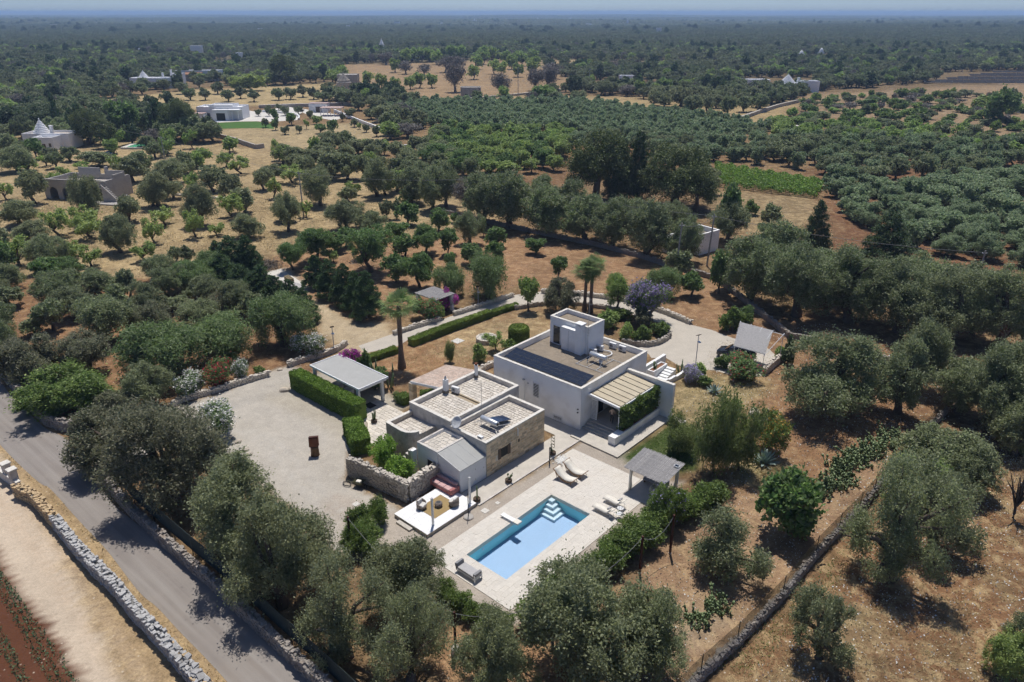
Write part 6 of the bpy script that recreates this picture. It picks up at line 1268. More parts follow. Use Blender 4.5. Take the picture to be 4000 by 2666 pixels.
# ------------------------------------------------------------------ loungers
def hammock(a, b, label):
    o = vill('hammock_lounger', label, 'lounger', a, b, .045, 0, 'hammock loungers by the pool')
    for s in (-.42, .42):
        b_ = B(); b_.smooth = True; b_.tube([(-1.05, s, .95), (-.6, s, .5), (0, s, .2), (.55, s, .22), (1.0, s, .5)], [.045, .055, .055, .055, .045], 6); b_.obj('side_rail', 'wood', o)
        B().tube([(-.85, s, .7), (-.55, s, .02)], .03, 5).tube([(.75, s, .35), (.9, s, .02)], .03, 5).obj('leg', 'wood', o)
    for x_, z_ in ((-1.05, .95), (1.0, .5)): B().tube([(x_, -.52, z_), (x_, .52, z_)], .035, 6).obj('cross_bar', 'wood', o)
    b_ = B(); b_.smooth = True; n = 12
    v_ = [(-1.03 + 2.0 * i / n, s, .95 - .45 * (i / n) - .42 * math.sin(math.pi * i / n) * (.9)) for i in range(n + 1) for s in (-.4, .4)]
    b_._add(v_, [(2 * i, 2 * i + 1, 2 * i + 3, 2 * i + 2) for i in range(n)]); q = b_.obj('sling', 'white_cloth', o, fix=False); q.modifiers.new('thick', 'SOLIDIFY').thickness = .02
hammock(-.35, 12.5, 'cream hammock lounger on curved wood frame, closer to the pool'); hammock(-.35, 13.85, 'cream hammock lounger on curved wood frame, closer to the porch')
def lounger(a, b, label):
    o = vill('sun_lounger', label, 'sun lounger', a, b, .045, 0, 'white sun loungers by the pool')
    for s in (-.3, .3): B().tube([(-1.0, s, .3), (.95, s, .3)], .02, 5).obj('side_rail', 'white_metal', o)
    for x_ in (-.75, .7):
        for s in (-.3, .3): B().tube([(x_, s, 0), (x_ + .08, s, .3)], .018, 5).obj('leg', 'white_metal', o)
    b_ = B(); b_.smooth = True; pr_ = [(-1.0, .34), (-.5, .37), (.0, .34), (.3, .33), (.55, .45), (.95, .78)]
    b_._add([(x_, s, z_) for x_, z_ in pr_ for s in (-.31, .31)], [(2 * i, 2 * i + 1, 2 * i + 3, 2 * i + 2) for i in range(5)]); q = b_.obj('sling', 'white_cloth', o, fix=False); q.modifiers.new('thick', 'SOLIDIFY').thickness = .03
    c = B().bbox(.55, -.22, .52, .8, .22, .66, .05).obj('pillow', 'grey_fabric', o); c.rotation_euler = (0, R(-30), 0); c.location = (.2, 0, -.12)
lounger(4.75, 10.95, 'white sun lounger with grey pillow, closer to the pool steps'); lounger(4.75, 12.45, 'white sun lounger with grey pillow, next to the reed pergola')
for a, b, lab in ((5.7, 11.85, 'round white wire table between the sun loungers'), (6.0, 11.2, 'round white wire table at the deck edge')):
    o = vthing('wire_table', lab, 'side table', a, b, .045); b_ = B(); b_.tube([(a + .27 * math.cos(q * .524), b + .27 * math.sin(q * .524), .5) for q in range(13)], .015, 4)
    for k in range(6): b_.tube([(a + .26 * math.cos(k * .524), b + .26 * math.sin(k * .524), .5), (a - .26 * math.cos(k * .524), b - .26 * math.sin(k * .524), .5)], .008, 4)
    vp(b_, 'table_top', 'white_metal', o); vp(B().lathe([(.255, .475), (.255, .485)], 16, (a, b, 0)), 'glass_top', 'ac_white', o)
    for k in range(3): q = k * 2.09; vp(B().tube([(a + .2 * math.cos(q), b + .2 * math.sin(q), .47), (a + .25 * math.cos(q), b + .25 * math.sin(q), .05)], .012, 4), 'leg', 'white_metal', o)
db = vill('daybed', 'grey cushioned daybed with white frame at the pool corner', 'daybed', 1.75, -1.42, .045)
B().box(-.9, -.4, .28, .9, .4, .34).obj('frame', 'white_metal', db)
for x_ in (-.85, .85):
    for y_ in (-.36, .36): B().box(x_ - .035, y_ - .035, 0, x_ + .035, y_ + .035, .28 if x_ < 0 else .62).obj('leg', 'white_metal', db)
B().bbox(-.84, -.38, .345, .78, .38, .52, .05).obj('mattress', 'grey_fabric', db)
q = B().bbox(-.98, -.38, .36, -.76, .38, .95, .07).obj('backrest', 'dark_cushion', db); q.rotation_euler = (0, R(-12), 0)
B().bbox(.66, -.36, .5, .9, .36, .74, .07).obj('bolster', 'dark_cushion', db)
for k in range(5): B().box(.86, -.3 + k * .14, .34, .89, -.26 + k * .14, .62).obj('slat', 'white_metal', db)
for a, b, s, lab in ((-2.65, 4.8, .28, 'pale square cover in the gravel beside the pool'), (-2.6, 6.25, .17, 'small pale square cover in the gravel beside the pool'), (-11.2, -1.6, .26, 'pale square drain cover on the forecourt gravel'), (-28.6, 27.2, .62, 'large white square cover in the red lawn')):
    o = vthing('drain_cover', lab, 'drain cover', a, b); vp(B().bbox(a - s, b - s, -.02, a + s, b + s, .035, .01), 'slab', 'pale_slab', o); vp(B().box(a - s * .2, b - .02, .036, a + s * .2, b + .02, .042), 'handle', 'grey_steel', o)
# ------------------------------------------------------------------ reed pergola by the pool
pg = vthing('reed_pergola', 'grey reed-roofed pergola at the pool end', 'pergola', 6, 16.2); LANDMARKS.append(('the reed pool pergola', *W(6, 16.2)[:2]))
zz = lambda a_, b_: 2.15 + (b_ - 14.7) * .13
for x_, y_ in ((4.45, 15.1), (7.3, 15.2), (4.5, 17.4), (7.5, 17.5)):
    vp(B().box(x_ - .08, y_ - .08, 0, x_ + .08, y_ + .08, zz(x_, y_) - .02), 'post', 'white_paint', pg)
for x_ in (4.3, 7.5): vp(B().prism([(x_ - .05, 14.8), (x_ + .05, 14.8), (x_ + .05, 17.75), (x_ - .05, 17.75)], [zz(0, 14.8) - .02] * 2 + [zz(0, 17.75) - .02] * 2, [zz(0, 14.8) + .06] * 2 + [zz(0, 17.75) + .06] * 2), 'beam', 'white_paint', pg)
rb = B(); rr = random.Random(5); y_ = 14.72
rfp = vp(B().prism([(4.0, 14.72), (7.85, 14.72), (7.85, 17.85), (4.0, 17.85)], [zz(0, 14.72) + .065] * 2 + [zz(0, 17.85) + .065] * 2, [zz(0, 14.72) + .085] * 2 + [zz(0, 17.85) + .085] * 2), 'reed_roof', 'reed_dark', pg)
x_ = 3.96
while x_ < 7.88:
    y0 = 14.68 + rr.uniform(-.08, .06); y1 = 17.9 + rr.uniform(-.08, .08); z_ = .10 + rr.uniform(0, .02); rb.tube([(x_, y0, zz(0, y0) + z_), (x_ + rr.uniform(-.03, .03), y1, zz(0, y1) + z_)], .02, 4); x_ += rr.uniform(.036, .075)
o = vp(rb, 'reeds', 'reed', rfp, fix=False); o['kind'] = 'stuff'
for y_ in (15.3, 16.05, 16.8, 17.5): vp(B().tube([(3.95, y_, zz(0, y_) + .135), (7.9, y_, zz(0, y_) + .135)], .025, 4), 'batten', 'reed_pale', rfp)
sp_ = vthing('solar_lamp', 'small solar lamp panel on the reed pergola roof', 'solar lamp', 7.55, 17.2, 2.5); q = vp(B().bbox(7.3, 17.0, 2.66, 7.75, 17.35, 2.70, .01), 'frame', 'white_metal', sp_); vp(B().box(7.34, 17.04, 2.701, 7.71, 17.31, 2.706), 'panel', 'solar', sp_); vp(B().tube([(7.5, 17.2, 2.5), (7.5, 17.2, 2.66)], .02, 4), 'stem', 'white_metal', sp_)
slab('pergola_floor', [(4.42, 14.22), (7.45, 14.22), (7.5, 17.6), (4.42, 17.6)], -.05, .03, 'concrete')
hc = vthing('hanging_chair', 'white hanging chair under the reed pergola', 'hanging chair', 6.6, 15.5, .4); b_ = B(); b_.tube([(6.6, 15.5, 2.1), (6.6, 15.5, 1.55)], .012, 4)
for s in (-.35, .35): b_.tube([(6.6, 15.5, 1.55), (6.6 + s, 15.4, .95)], .012, 4)
vp(b_, 'rope', 'white_cloth', hc); b_ = B(); b_.smooth = True; b_.tube([(6.6 + .36 * math.cos(R(180 + k * 18)), 15.4 + .0, .95 + .55 * math.sin(R(180 + k * 18))) for k in range(11)], .05, 5); vp(b_, 'hoop', 'white_cloth', hc)
b_ = B(); b_.smooth = True
vs = [(6.6 + .35 * math.cos(R(180 + k * 18)), 15.4 + d_ * .22, .95 + (.5 - .05 * d_) * math.sin(R(180 + k * 18))) for d_ in (-1, 0, 1) for k in range(11)]; b_._add(vs, [(j * 11 + k, j * 11 + k + 1, (j + 1) * 11 + k + 1, (j + 1) * 11 + k) for j in range(2) for k in range(10)]); q = vp(b_, 'seat', 'white_cloth', hc, fix=False); q.modifiers.new('thick', 'SOLIDIFY').thickness = .02
for a, b, m, lab in ((5.2, 17.1, 'dark_cushion', 'dark bench deep under the reed pergola'), (4.5, 16.9, 'white_cloth', 'white curtain bundle tied at the pergola post')):
    if m == 'white_cloth':
        for x_, y_, l2 in ((4.5, 15.1, 'white curtain tied to the pergola post by the deck'), (7.45, 17.45, 'white curtain tied to the far pergola post')):
            o = vthing('curtain', l2, 'curtain', x_, y_); b_ = B(); b_.smooth = True; b_.lathe([(.13, .1), (.16, .5), (.09, 1.1), (.15, 1.9), (.13, 2.1)], 9, (x_, y_ - .02, 0)); vp(b_, 'folds', 'white_cloth', o)
    else:
        o = vthing('bench', lab, 'bench', a, b); vp(B().bbox(4.7, 16.7, .25, 6.9, 17.3, .45, .04), 'seat', m, o); vp(B().bbox(4.7, 17.25, .3, 6.9, 17.42, .85, .04), 'backrest', m, o)
        for x_ in (4.8, 6.75): vp(B().box(x_, 16.75, 0.03, x_ + .07, 17.2, .25), 'leg', 'wood', o)
# ------------------------------------------------------------------ hedges
def hedge(name, label, pts, wd, h, m, seed, nper=330, ll=.13, lw=.085, cat='hedge', round_=.12):
    r = np.random.default_rng(seed); pts = [Vector((p[0], p[1], 0)) for p in pts]; o = thing(name, label, cat, pts[0]); base = np.array(pts[0])
    core = B(); P_, N_ = [], []
    for a, b in zip(pts[:-1], pts[1:]):
        d = (b - a); L_ = d.length; d.normalize(); nn = Vector((-d.y, d.x, 0)); iw = wd / 2 - .08
        core.prism([tuple((q - pts[0])[:2]) for q in (a - nn * iw, b - nn * iw, b + nn * iw, a + nn * iw)], 0, h - .08)
        ar = [L_ * h, L_ * h, L_ * wd, wd * h, wd * h]; n = int(nper * sum(ar)); k = r.choice(5, n, p=np.array(ar) / sum(ar)); u_, v_ = r.random(n), r.random(n); q = np.zeros((n, 3)); nr = np.zeros((n, 3)); A, D, NN = np.array(a), np.array(d), np.array(nn)
        for f in range(5):
            i = k == f
            if f < 2: s = 1 - 2 * f; q[i] = A + D * (u_[i] * L_)[:, None] + NN * s * wd / 2; q[i, 2] = v_[i] * h; nr[i] = NN * s
            elif f == 2: q[i] = A + D * (u_[i] * L_)[:, None] + NN * ((v_[i] - .5) * wd)[:, None]; q[i, 2] = h; nr[i] = (0, 0, 1)
            else: e = np.array(a if f == 3 else b); s = -1 if f == 3 else 1; q[i] = e + NN * ((u_[i] - .5) * wd)[:, None]; q[i, 2] = v_[i] * h; nr[i] = D * s
        P_.append(q); N_.append(nr)
    q, nr = np.vstack(P_), np.vstack(N_); bump = wob(q[:, :2] * 1.0, 2.3) * .085 + wob(q[:, [0, 2]], 3.1) * .05
    q = q + nr * (bump - .03 + r.normal(size=len(q)) * .035)[:, None]
    v, f = sprays(r, q - base, nr, ll, lw, rnd=1., out=.35); tn = np.column_stack([np.clip(.5 + wob(q[:, :2], 1.7) * .35 + r.normal(size=len(q)) * .15, 0, 1), r.random(len(q)), np.zeros(len(q))])
    link('foliage', npmesh('foliage', v, f, [m], np.repeat(tn, 4, 0)), o); cm_ = core.mesh('inner_growth', m); tinted(cm_); link('inner_growth', cm_, o); return o
hedge('clipped_hedge', 'long clipped laurel hedge between forecourt and gazebo', [W(-33.0, 7.15), W(-27.5, 7.1), W(-21.8, 7.2)], 1.5, 2.0, 'l_hedge', 1, 300, .15, .10)
hedge('clipped_hedge', 'short clipped hedge between forecourt and lemon courtyard', [W(-20.8, 5.4), W(-18.6, 4.3), W(-16.8, 3.4)], 1.7, 1.65, 'l_hedge', 2, 300, .15, .10)
hx = [P(1606, 1352), P(1760, 1292), P(1915, 1236)]; hedge('box_hedge', 'tall clipped box hedge lining the upper driveway', hx, 1.15, .95, 'l_box', 3, 420, .10, .07)
hedge('box_hedge', 'lower clipped box hedge continuing beyond the tall one', [P(1918, 1235), P(1975, 1216), P(2020, 1202)], .9, .7, 'l_box', 4, 420, .10, .07)
hedge('box_hedge', 'clipped box hedge between the palm and the gazebo', [P(1440, 1412), P(1550, 1376)], 1.05, .75, 'l_box', 5, 420, .10, .07)
hedge('small_hedge', 'small clipped hedge beside the stone pillar of the tiled porch', [W(-22.0, 12.3), W(-20.9, 12.4)], 1.1, 1.0, 'l_laurel', 6, 300, .12, .08); hedge('small_hedge', 'small clipped hedge under the tiled porch roof', [W(-20.4, 13.8), W(-19.2, 15.6)], 1.1, 1.1, 'l_laurel', 7, 300, .12, .08)
# topiary drum
r = np.random.default_rng(8); tpo = vill('topiary_drum', 'round clipped topiary drum in the lawn beside the villa', 'topiary', -22.8, 32.0); n_ = 6500
q = r.random(n_) * 6.283; z_ = r.random(n_) ** .8 * 2.1; rad_ = 1.25 * np.where(z_ > 1.7, np.sqrt(np.clip(1 - ((z_ - 1.7) / .45) ** 2 * .55, 0, 1)), 1) * np.where(z_ < .4, .85 + .15 * z_ / .4, 1)
pos = np.column_stack([rad_ * np.cos(q), rad_ * np.sin(q), z_]); n2 = 2200; q2 = r.random(n2) * 6.283; r2 = np.sqrt(r.random(n2)) * 1.15; top = np.column_stack([r2 * np.cos(q2), r2 * np.sin(q2), 2.15 - .25 * r2 ** 2]); nr = np.vstack([np.column_stack([np.cos(q), np.sin(q), np.zeros(n_)]), np.tile((0, 0, 1.), (n2, 1))]); pos = np.vstack([pos, top]) + r.normal(size=(n_ + n2, 3)) * .03
v, f = sprays(r, pos, nr, .11, .075, rnd=1., out=.35); link('foliage', npmesh('foliage', v, f, ['l_box'], np.repeat(np.column_stack([r.random(len(pos)), r.random(len(pos)), np.zeros(len(pos))]), 4, 0)), tpo)
b_ = B(); b_.lathe([(1.05, 0), (1.17, .4), (1.17, 1.7), (.95, 2.0), (.2, 2.1)], 18); cm_ = b_.mesh('inner_growth', 'l_box'); tinted(cm_); link('inner_growth', cm_, tpo)
# loose laurel hedges around the pool: each bush a plant
def bushes(pts, sp_, w_, h_, lab, seed):
    rr = random.Random(seed)
    for i, p in enumerate(pts): tree_at(sp_, p, w_ * rr.uniform(.85, 1.15), h_ * rr.uniform(.85, 1.15), lab % ordinal(i))
bushes([P(1400, 2080), P(1435, 2120), P(1480, 2050), P(1395, 2170), P(1460, 2190), P(1540, 2230)], 'laurel', 2.3, 2.2, '%s glossy laurel bush from the courtyard wall, in the clump by the sun deck', 1)
bushes([P(1790, 2390), P(1850, 2430), P(1910, 2455), P(1965, 2480), P(1740, 2340)], 'laurel', 1.8, 1.6, '%s laurel bush in the row below the daybed corner', 2)
bushes([W(8.3, -2.0), W(8.4, .2), W(8.5, 2.2), W(8.6, 4.2), W(8.7, 6.0), W(8.8, 7.9), W(8.9, 9.6), W(9.0, 11.2), W(9.1, 12.8), W(9.6, 14.2), W(10.2, 15.8), W(10.6, 17.4)], 'laurel', 3.1, 2.4, '%s bush of the hedge along the outer pool side', 3)
# ------------------------------------------------------------------ palms
def fan_palm(p, h, cr_, label, nf=46, seed=1, skirt=True, tr=.3):
    r = random.Random(seed); o = thing('palm_tree', label, 'palm', p, r.uniform(0, 6)); b_ = B(); b_.smooth = True; lx, ly = r.uniform(-.3, .3), r.uniform(-.3, .3); n = 14; pts = [(lx * (i / n) ** 2, ly * (i / n) ** 2, -.1 + (h + .1) * i / n) for i in range(n + 1)]
    b_.tube(pts, [tr * (1.5 - .75 * min(1, i / 4.) - .0 * i) * (.95 + .07 * (i % 2)) if i < 4 else tr * (.80 - .12 * i / n) * (.97 + .06 * (i % 2)) for i in range(n + 1)], 10); b_.obj('trunk', 'palm_trunk', o)
    c = B(); top = Vector(pts[-1])
    for i in range(nf):
        q = i * 2.4 + r.uniform(-.2, .2); k = i / nf; el = R(80 - 118 * k + r.uniform(-10, 10)); d = Vector((math.cos(q) * math.cos(el), math.sin(q) * math.cos(el), math.sin(el))); s = Vector((-math.sin(q), math.cos(q), 0)); u_ = d.cross(s); L_ = cr_ * r.uniform(.75, 1.05) * (1 if k < .8 else .75)
        st = top + d * .1; hub = top + d * L_ * .42; c._add([st + s * .03, st - s * .03, hub - s * .02, hub + s * .02], [(0, 1, 2, 3)])
        for j in range(15):
            a_ = R(-80 + 160 * j / 14); dj = (d * math.cos(a_) + s * math.sin(a_)).normalized(); l_ = L_ * .64 * (1 - .25 * abs(j - 7) / 7) * r.uniform(.85, 1.1); w_ = .042 * cr_ / 2; e = hub + dj * l_ * .65 - Vector((0, 0, .06 * l_)); t_ = hub + dj * l_ * 1.1 - Vector((0, 0, .28 * l_)); sj = dj.cross(u_).normalized()
            c._add([hub, e + sj * w_, t_, e - sj * w_], [(0, 1, 2, 3)])
    me = c.mesh('crown', 'l_palm', fix=False); tinted(me); link('crown', me, o)
    if skirt:
        c = B()
        for i in range(11):
            q = i * 2.4; d = Vector((math.cos(q) * .5, math.sin(q) * .5, -.85)).normalized(); s = Vector((-math.sin(q), math.cos(q), 0)); a_ = top + Vector((0, 0, -.1 - r.uniform(0, .5))); L_ = cr_ * r.uniform(.3, .5); c._add([a_ + s * .03, a_ + d * L_ * .6 + s * .14, a_ + d * L_, a_ + d * L_ * .6 - s * .14], [(0, 1, 2, 3)])
        me = c.mesh('dead_fronds', 'l_dry', fix=False); tinted(me); link('dead_fronds', me, o)
    return o
fan_palm(W(-27.95, 17.7), 7.4, 2.5, 'tall fan palm with shaggy trunk beside the box hedge', 40, 1, True, .36); LANDMARKS.append(('the tall fan palm', *W(-27.95, 17.7)[:2]))
fan_palm(P(2283, 1215), 5.6, 2.3, 'fan palm behind the stair tower, the one nearer the road', 44, 2); fan_palm(P(2306, 1222), 6.3, 2.3, 'taller fan palm of the pair behind the stair tower', 44, 3); LANDMARKS.append(('the twin palms', *P(2295, 1215)[:2]))
fan_palm(W(-26.0, 29.6), .35, .95, 'dwarf palm growing in the round stone planter', 20, 4, False, .25)
# round planter
pl_ = vill('round_planter', 'round dry-stone planter with gravel and a dwarf palm', 'planter', -25.95, 29.6); rr = random.Random(2)
B().lathe([(1.05, 0), (1.08, .45), (1.02, .5), (.9, .44)], 24).obj('gravel_fill', 'pale_slab', pl_)
for k in range(24):
    for j in range(2):
        q = (k + .5 * j) * 2 * math.pi / 24; link('stone', block_mesh('drystone', rr.randrange(6), .12, 0), pl_, (1.18 * math.cos(q), 1.18 * math.sin(q), .14 + j * .26), q + math.pi / 2, (.31, .24, .27))
# agaves, prickly pears, cacti
for (x, y), n, L_, lab, m in (((2790, 1535), 26, 1.1, 'blue-grey agave below the lavender bush', 'l_agave'), ((2871, 1588), 30, 1.15, 'green agave between two dry lawn patches', 'l_laurel'), ((2984, 1812), 34, 1.6, 'large blue-grey agave at the edge of the acacias', 'l_agave'), ((2996, 1652), 18, .8, 'pale agave beneath the column cacti', 'l_agave')):
    o = thing('agave', lab, 'agave', P(x, y)); link('leaves', agave_mesh(n, L_, m, n), o)
for (x, y), n, s_, lab, seed in (((2973, 1640), 40, .38, 'tall paddle cactus with upright pads by the boulder', 11), ((3010, 1632), 34, .36, 'second tall paddle cactus beside the boulder', 12)):
    o = thing('prickly_pear', lab, 'cactus', P(x, y)); link('pads', pads(seed, n, .5, s_, 1.8), o)
def P_D(x, y): return P(2400 + x * .68, 1800 + y * .68)
PPW = ['first', 'second', 'third', 'fourth', 'fifth', 'sixth', 'seventh', 'eighth', 'ninth', 'tenth', 'eleventh', 'twelfth']
for i, (x, y, n) in enumerate(((1180, 190, 90), (1240, 150, 90), (1300, 120, 100), (1290, 60, 90), (1340, 30, 100), (1390, 10, 90), (1430, -30, 90), (1480, -50, 100), (1540, -90, 90), (1590, -130, 90))):
    o = thing('prickly_pear', '%s prickly pear along the mesh fence, counted from the fig tree' % PPW[i], 'prickly pear', P_D(x, y), 0, 'prickly pear hedge along the fence'); link('pads', pads(30 + i, n * 3, 1.05, .31), o)
for i, (x, y, n, lab) in enumerate(((590, 850, 170, 'big prickly pear clump below the grey olive'), (480, 930, 110, 'lower prickly pear clump near the mesh fence corner'), (810, 620, 90, 'prickly pear tangled under the grey olive'))):
    o = thing('prickly_pear', lab, 'prickly pear', P_D(x, y)); link('pads', pads(50 + i, n * 2, .75, .28), o)
o = thing('boulder', 'pale boulder among the cacti', 'boulder', P(2945, 1622)); b_ = B(); b_.smooth = True; bm = bmesh.new(); bmesh.ops.create_icosphere(bm, subdivisions=2, radius=.6)
for v_ in bm.verts: v_.co *= 1 + .2 * math.sin(v_.co.x * 7 + v_.co.y * 5); v_.co.z = v_.co.z * .7 + .2
me = bpy.data.meshes.new('rock'); bm.to_mesh(me); bm.free(); me.materials.append(MATS['rock']); link('rock', me, o)
# cacti and leafy plants behind the gazebo
for a, b, n, h, lab in ((-26.8, 13.0, 14, 2.9, 'cluster of column cacti behind the gazebo roof'), (-25.4, 13.6, 10, 2.4, 'smaller cluster of column cacti beside the palm trunk')):
    o = vill('column_cactus', lab, 'cactus', a, b); link('stems', stems_cactus(n, n, h, .10, .5), o)
# ------------------------------------------------------------------ lamps
def lamp_post(p, h, label, panel=True):
    o = thing('lamp_post', label, 'lamp post', p, R(20), 'solar lamp posts'); B().tube([(0, 0, 0), (0, 0, h)], [.055, .045], 8).obj('pole', 'galv', o); B().bbox(-.16, -.42, h - .75, .16, -.06, h - .66, .02).obj('lamp_head', 'white_metal', o); B().tube([(0, 0, h - .7), (0, -.1, h - .7)], .03, 5).obj('arm', 'galv', o)
    q = B().bbox(-.24, -.3, 0, .24, .3, .03, .01).obj('solar_panel', 'far_panel', o, (0, 0, h + .05)); q.rotation_euler = (R(-35), 0, 0); B().lathe([(.1, 0), (.1, .03)], 8).obj('base_plate', 'galv', o)
lamp_post(P(697, 1560), 3.1, 'lamp post with solar panel above the forecourt wall'); lamp_post(P(1306, 1367), 2.9, 'lamp post at the sandy turning place'); lamp_post(P(2717, 1424), 3.6, 'lamp post on the driveway before the carport'); lamp_post(P(1868, 1188), 2.5, 'slim lamp post on the upper driveway wall'); lamp_post(P(1106, 1350), 2.6, 'lamp post half hidden in the pepper tree')
# ------------------------------------------------------------------ forecourt pieces
lc = thing('rusty_info_box', 'rusty steel box leaning on a log stump in the forecourt', 'sculpture', P(1232, 1778), R(10)); b_ = B(); b_.smooth = True; b_.lathe([(.42, 0), (.38, .2), (.36, .8), (.38, .95)], 14); b_.obj('log_stump', 'log', lc)
q = B().bbox(-.42, -.3, -.35, .42, .3, .5, .03).obj('steel_box', 'rust', lc, (0, -.05, 1.35)); q.rotation_euler = (R(-18), 0, 0); q2 = B().box(-.4, -.30, .40, .4, .34, .52).obj('box_lid', 'post_rust', lc, (0, -.05, 1.38)); q2.rotation_euler = (R(-18), 0, 0)
wb = vill('wheelbarrow', 'green wheelbarrow with a white bag by the courtyard wall', 'wheelbarrow', -13.0, .1, 0, R(20)); b_ = B(); b_._add([(-.3, -.2, .32), (.3, -.2, .32), (.3, .25, .32), (-.3, .25, .32), (-.42, -.32, .6), (.55, -.32, .62), (.55, .36, .62), (-.42, .36, .6)], [(0, 3, 2, 1), (0, 1, 5, 4), (1, 2, 6, 5), (2, 3, 7, 6), (3, 0, 4, 7)]); b_.obj('tray', 'iron_green', wb, fix=False)
B().tube([(-1.0, -.25, .55), (.2, -.2, .35), (.65, -.05, .2)], .022, 5).tube([(-1.0, .3, .55), (.2, .25, .35), (.65, .05, .2)], .022, 5).obj('handle', 'iron_green', wb); B().tube([(.65, -.04, .18), (.65, .04, .18)], .18, 12).obj('wheel', 'tyre', wb); B().bbox(-.2, -.18, .36, .25, .18, .62, .08).obj('bag', 'white_cloth', wb); B().tube([(-.2, -.22, .34), (-.3, -.26, 0)], .02, 4).tube([(-.2, .27, .34), (-.3, .3, 0)], .02, 4).obj('leg', 'iron_green', wb)
hs = vill('garden_hose', 'coiled dark garden hose beside the wheelbarrow', 'hose', -14.0, -.4); b_ = B(); b_.smooth = True; b_.tube([(.4 * math.cos(q * .5) * (1 + .1 * math.sin(q * .21)), .3 * math.sin(q * .5), .03 + .004 * q) for q in range(40)], .018, 5); b_.obj('coil', 'dark_metal', hs)
def rocks(pts, lab, seed, s0=.3):
    rr = random.Random(seed)
    for i, p in enumerate(pts):
        key = ('rock', i % 4)
        if key not in UNIT:
            bm = bmesh.new(); bmesh.ops.create_icosphere(bm, subdivisions=2, radius=.5); r4 = random.Random(i)
            ph = r4.uniform(0, 6)
            for v_ in bm.verts: v_.co *= 1 + .22 * math.sin(v_.co.x * 6 + ph) * math.cos(v_.co.y * 5 + ph); v_.co.z = max(v_.co.z * .75, -.15)
            me = bpy.data.meshes.new('rock'); bm.to_mesh(me); bm.free(); me.materials.append(MATS['rock']); UNIT[key] = me
        s = s0 * rr.uniform(.7, 1.3); o = link('rock', UNIT[key], None, p + Vector((0, 0, .1 * s)), rr.uniform(0, 6), (s * 1.2, s, s * .9)); tag(o, lab % ordinal(i), 'rock', 'loose rocks')
rocks([cA(1650, 745), cA(1685, 775), cA(1740, 830), cA(1765, 862), cA(1560, 800), cA(1540, 830), cA(1600, 870), cA(1625, 905)], '%s rock in the line at the forecourt corner, counted from the oleander', 1, .5)
rocks([cA(2010, 410), cA(2030, 405)], '%s rock at the end of the long clipped hedge', 2, .7); rocks([cA(1980, 265)], '%s flat stone near the forecourt wall end', 3, .6)
# ------------------------------------------------------------------ car, carport, garden steps, person
cE = lambda x, y, z=0.: P(2500 + x * .44643, 1150 + y * .44643, z); cG = lambda x, y, z=0.: P(1000 + x * .42499, 800 + y * .42499, z); cH = lambda x, y, z=0.: P(2000 + x * .42499, 800 + y * .42499, z); cI = lambda x, y, z=0.: P(x * .42499, 400 + y * .42499, z); cK = lambda x, y, z=0.: P(1000 + x * .42499, 400 + y * .42499, z); cN = lambda x, y, z=0.: P(2000 + x * .42499, 400 + y * .42499, z); cM = lambda x, y, z=0.: P(3000 + x * .42499, 400 + y * .42499, z); cD = P_D; cC = lambda x, y: P(1200 + x * .55248, 2000 + y * .55248)
f1 = lambda x, y, z=0.: P(x * .59498, y * .59498, z); f2 = lambda x, y, z=0.: P(1300 + x * .59498, y * .59498, z); f3 = lambda x, y, z=0.: P(2600 + x * .59498, y * .59498, z)
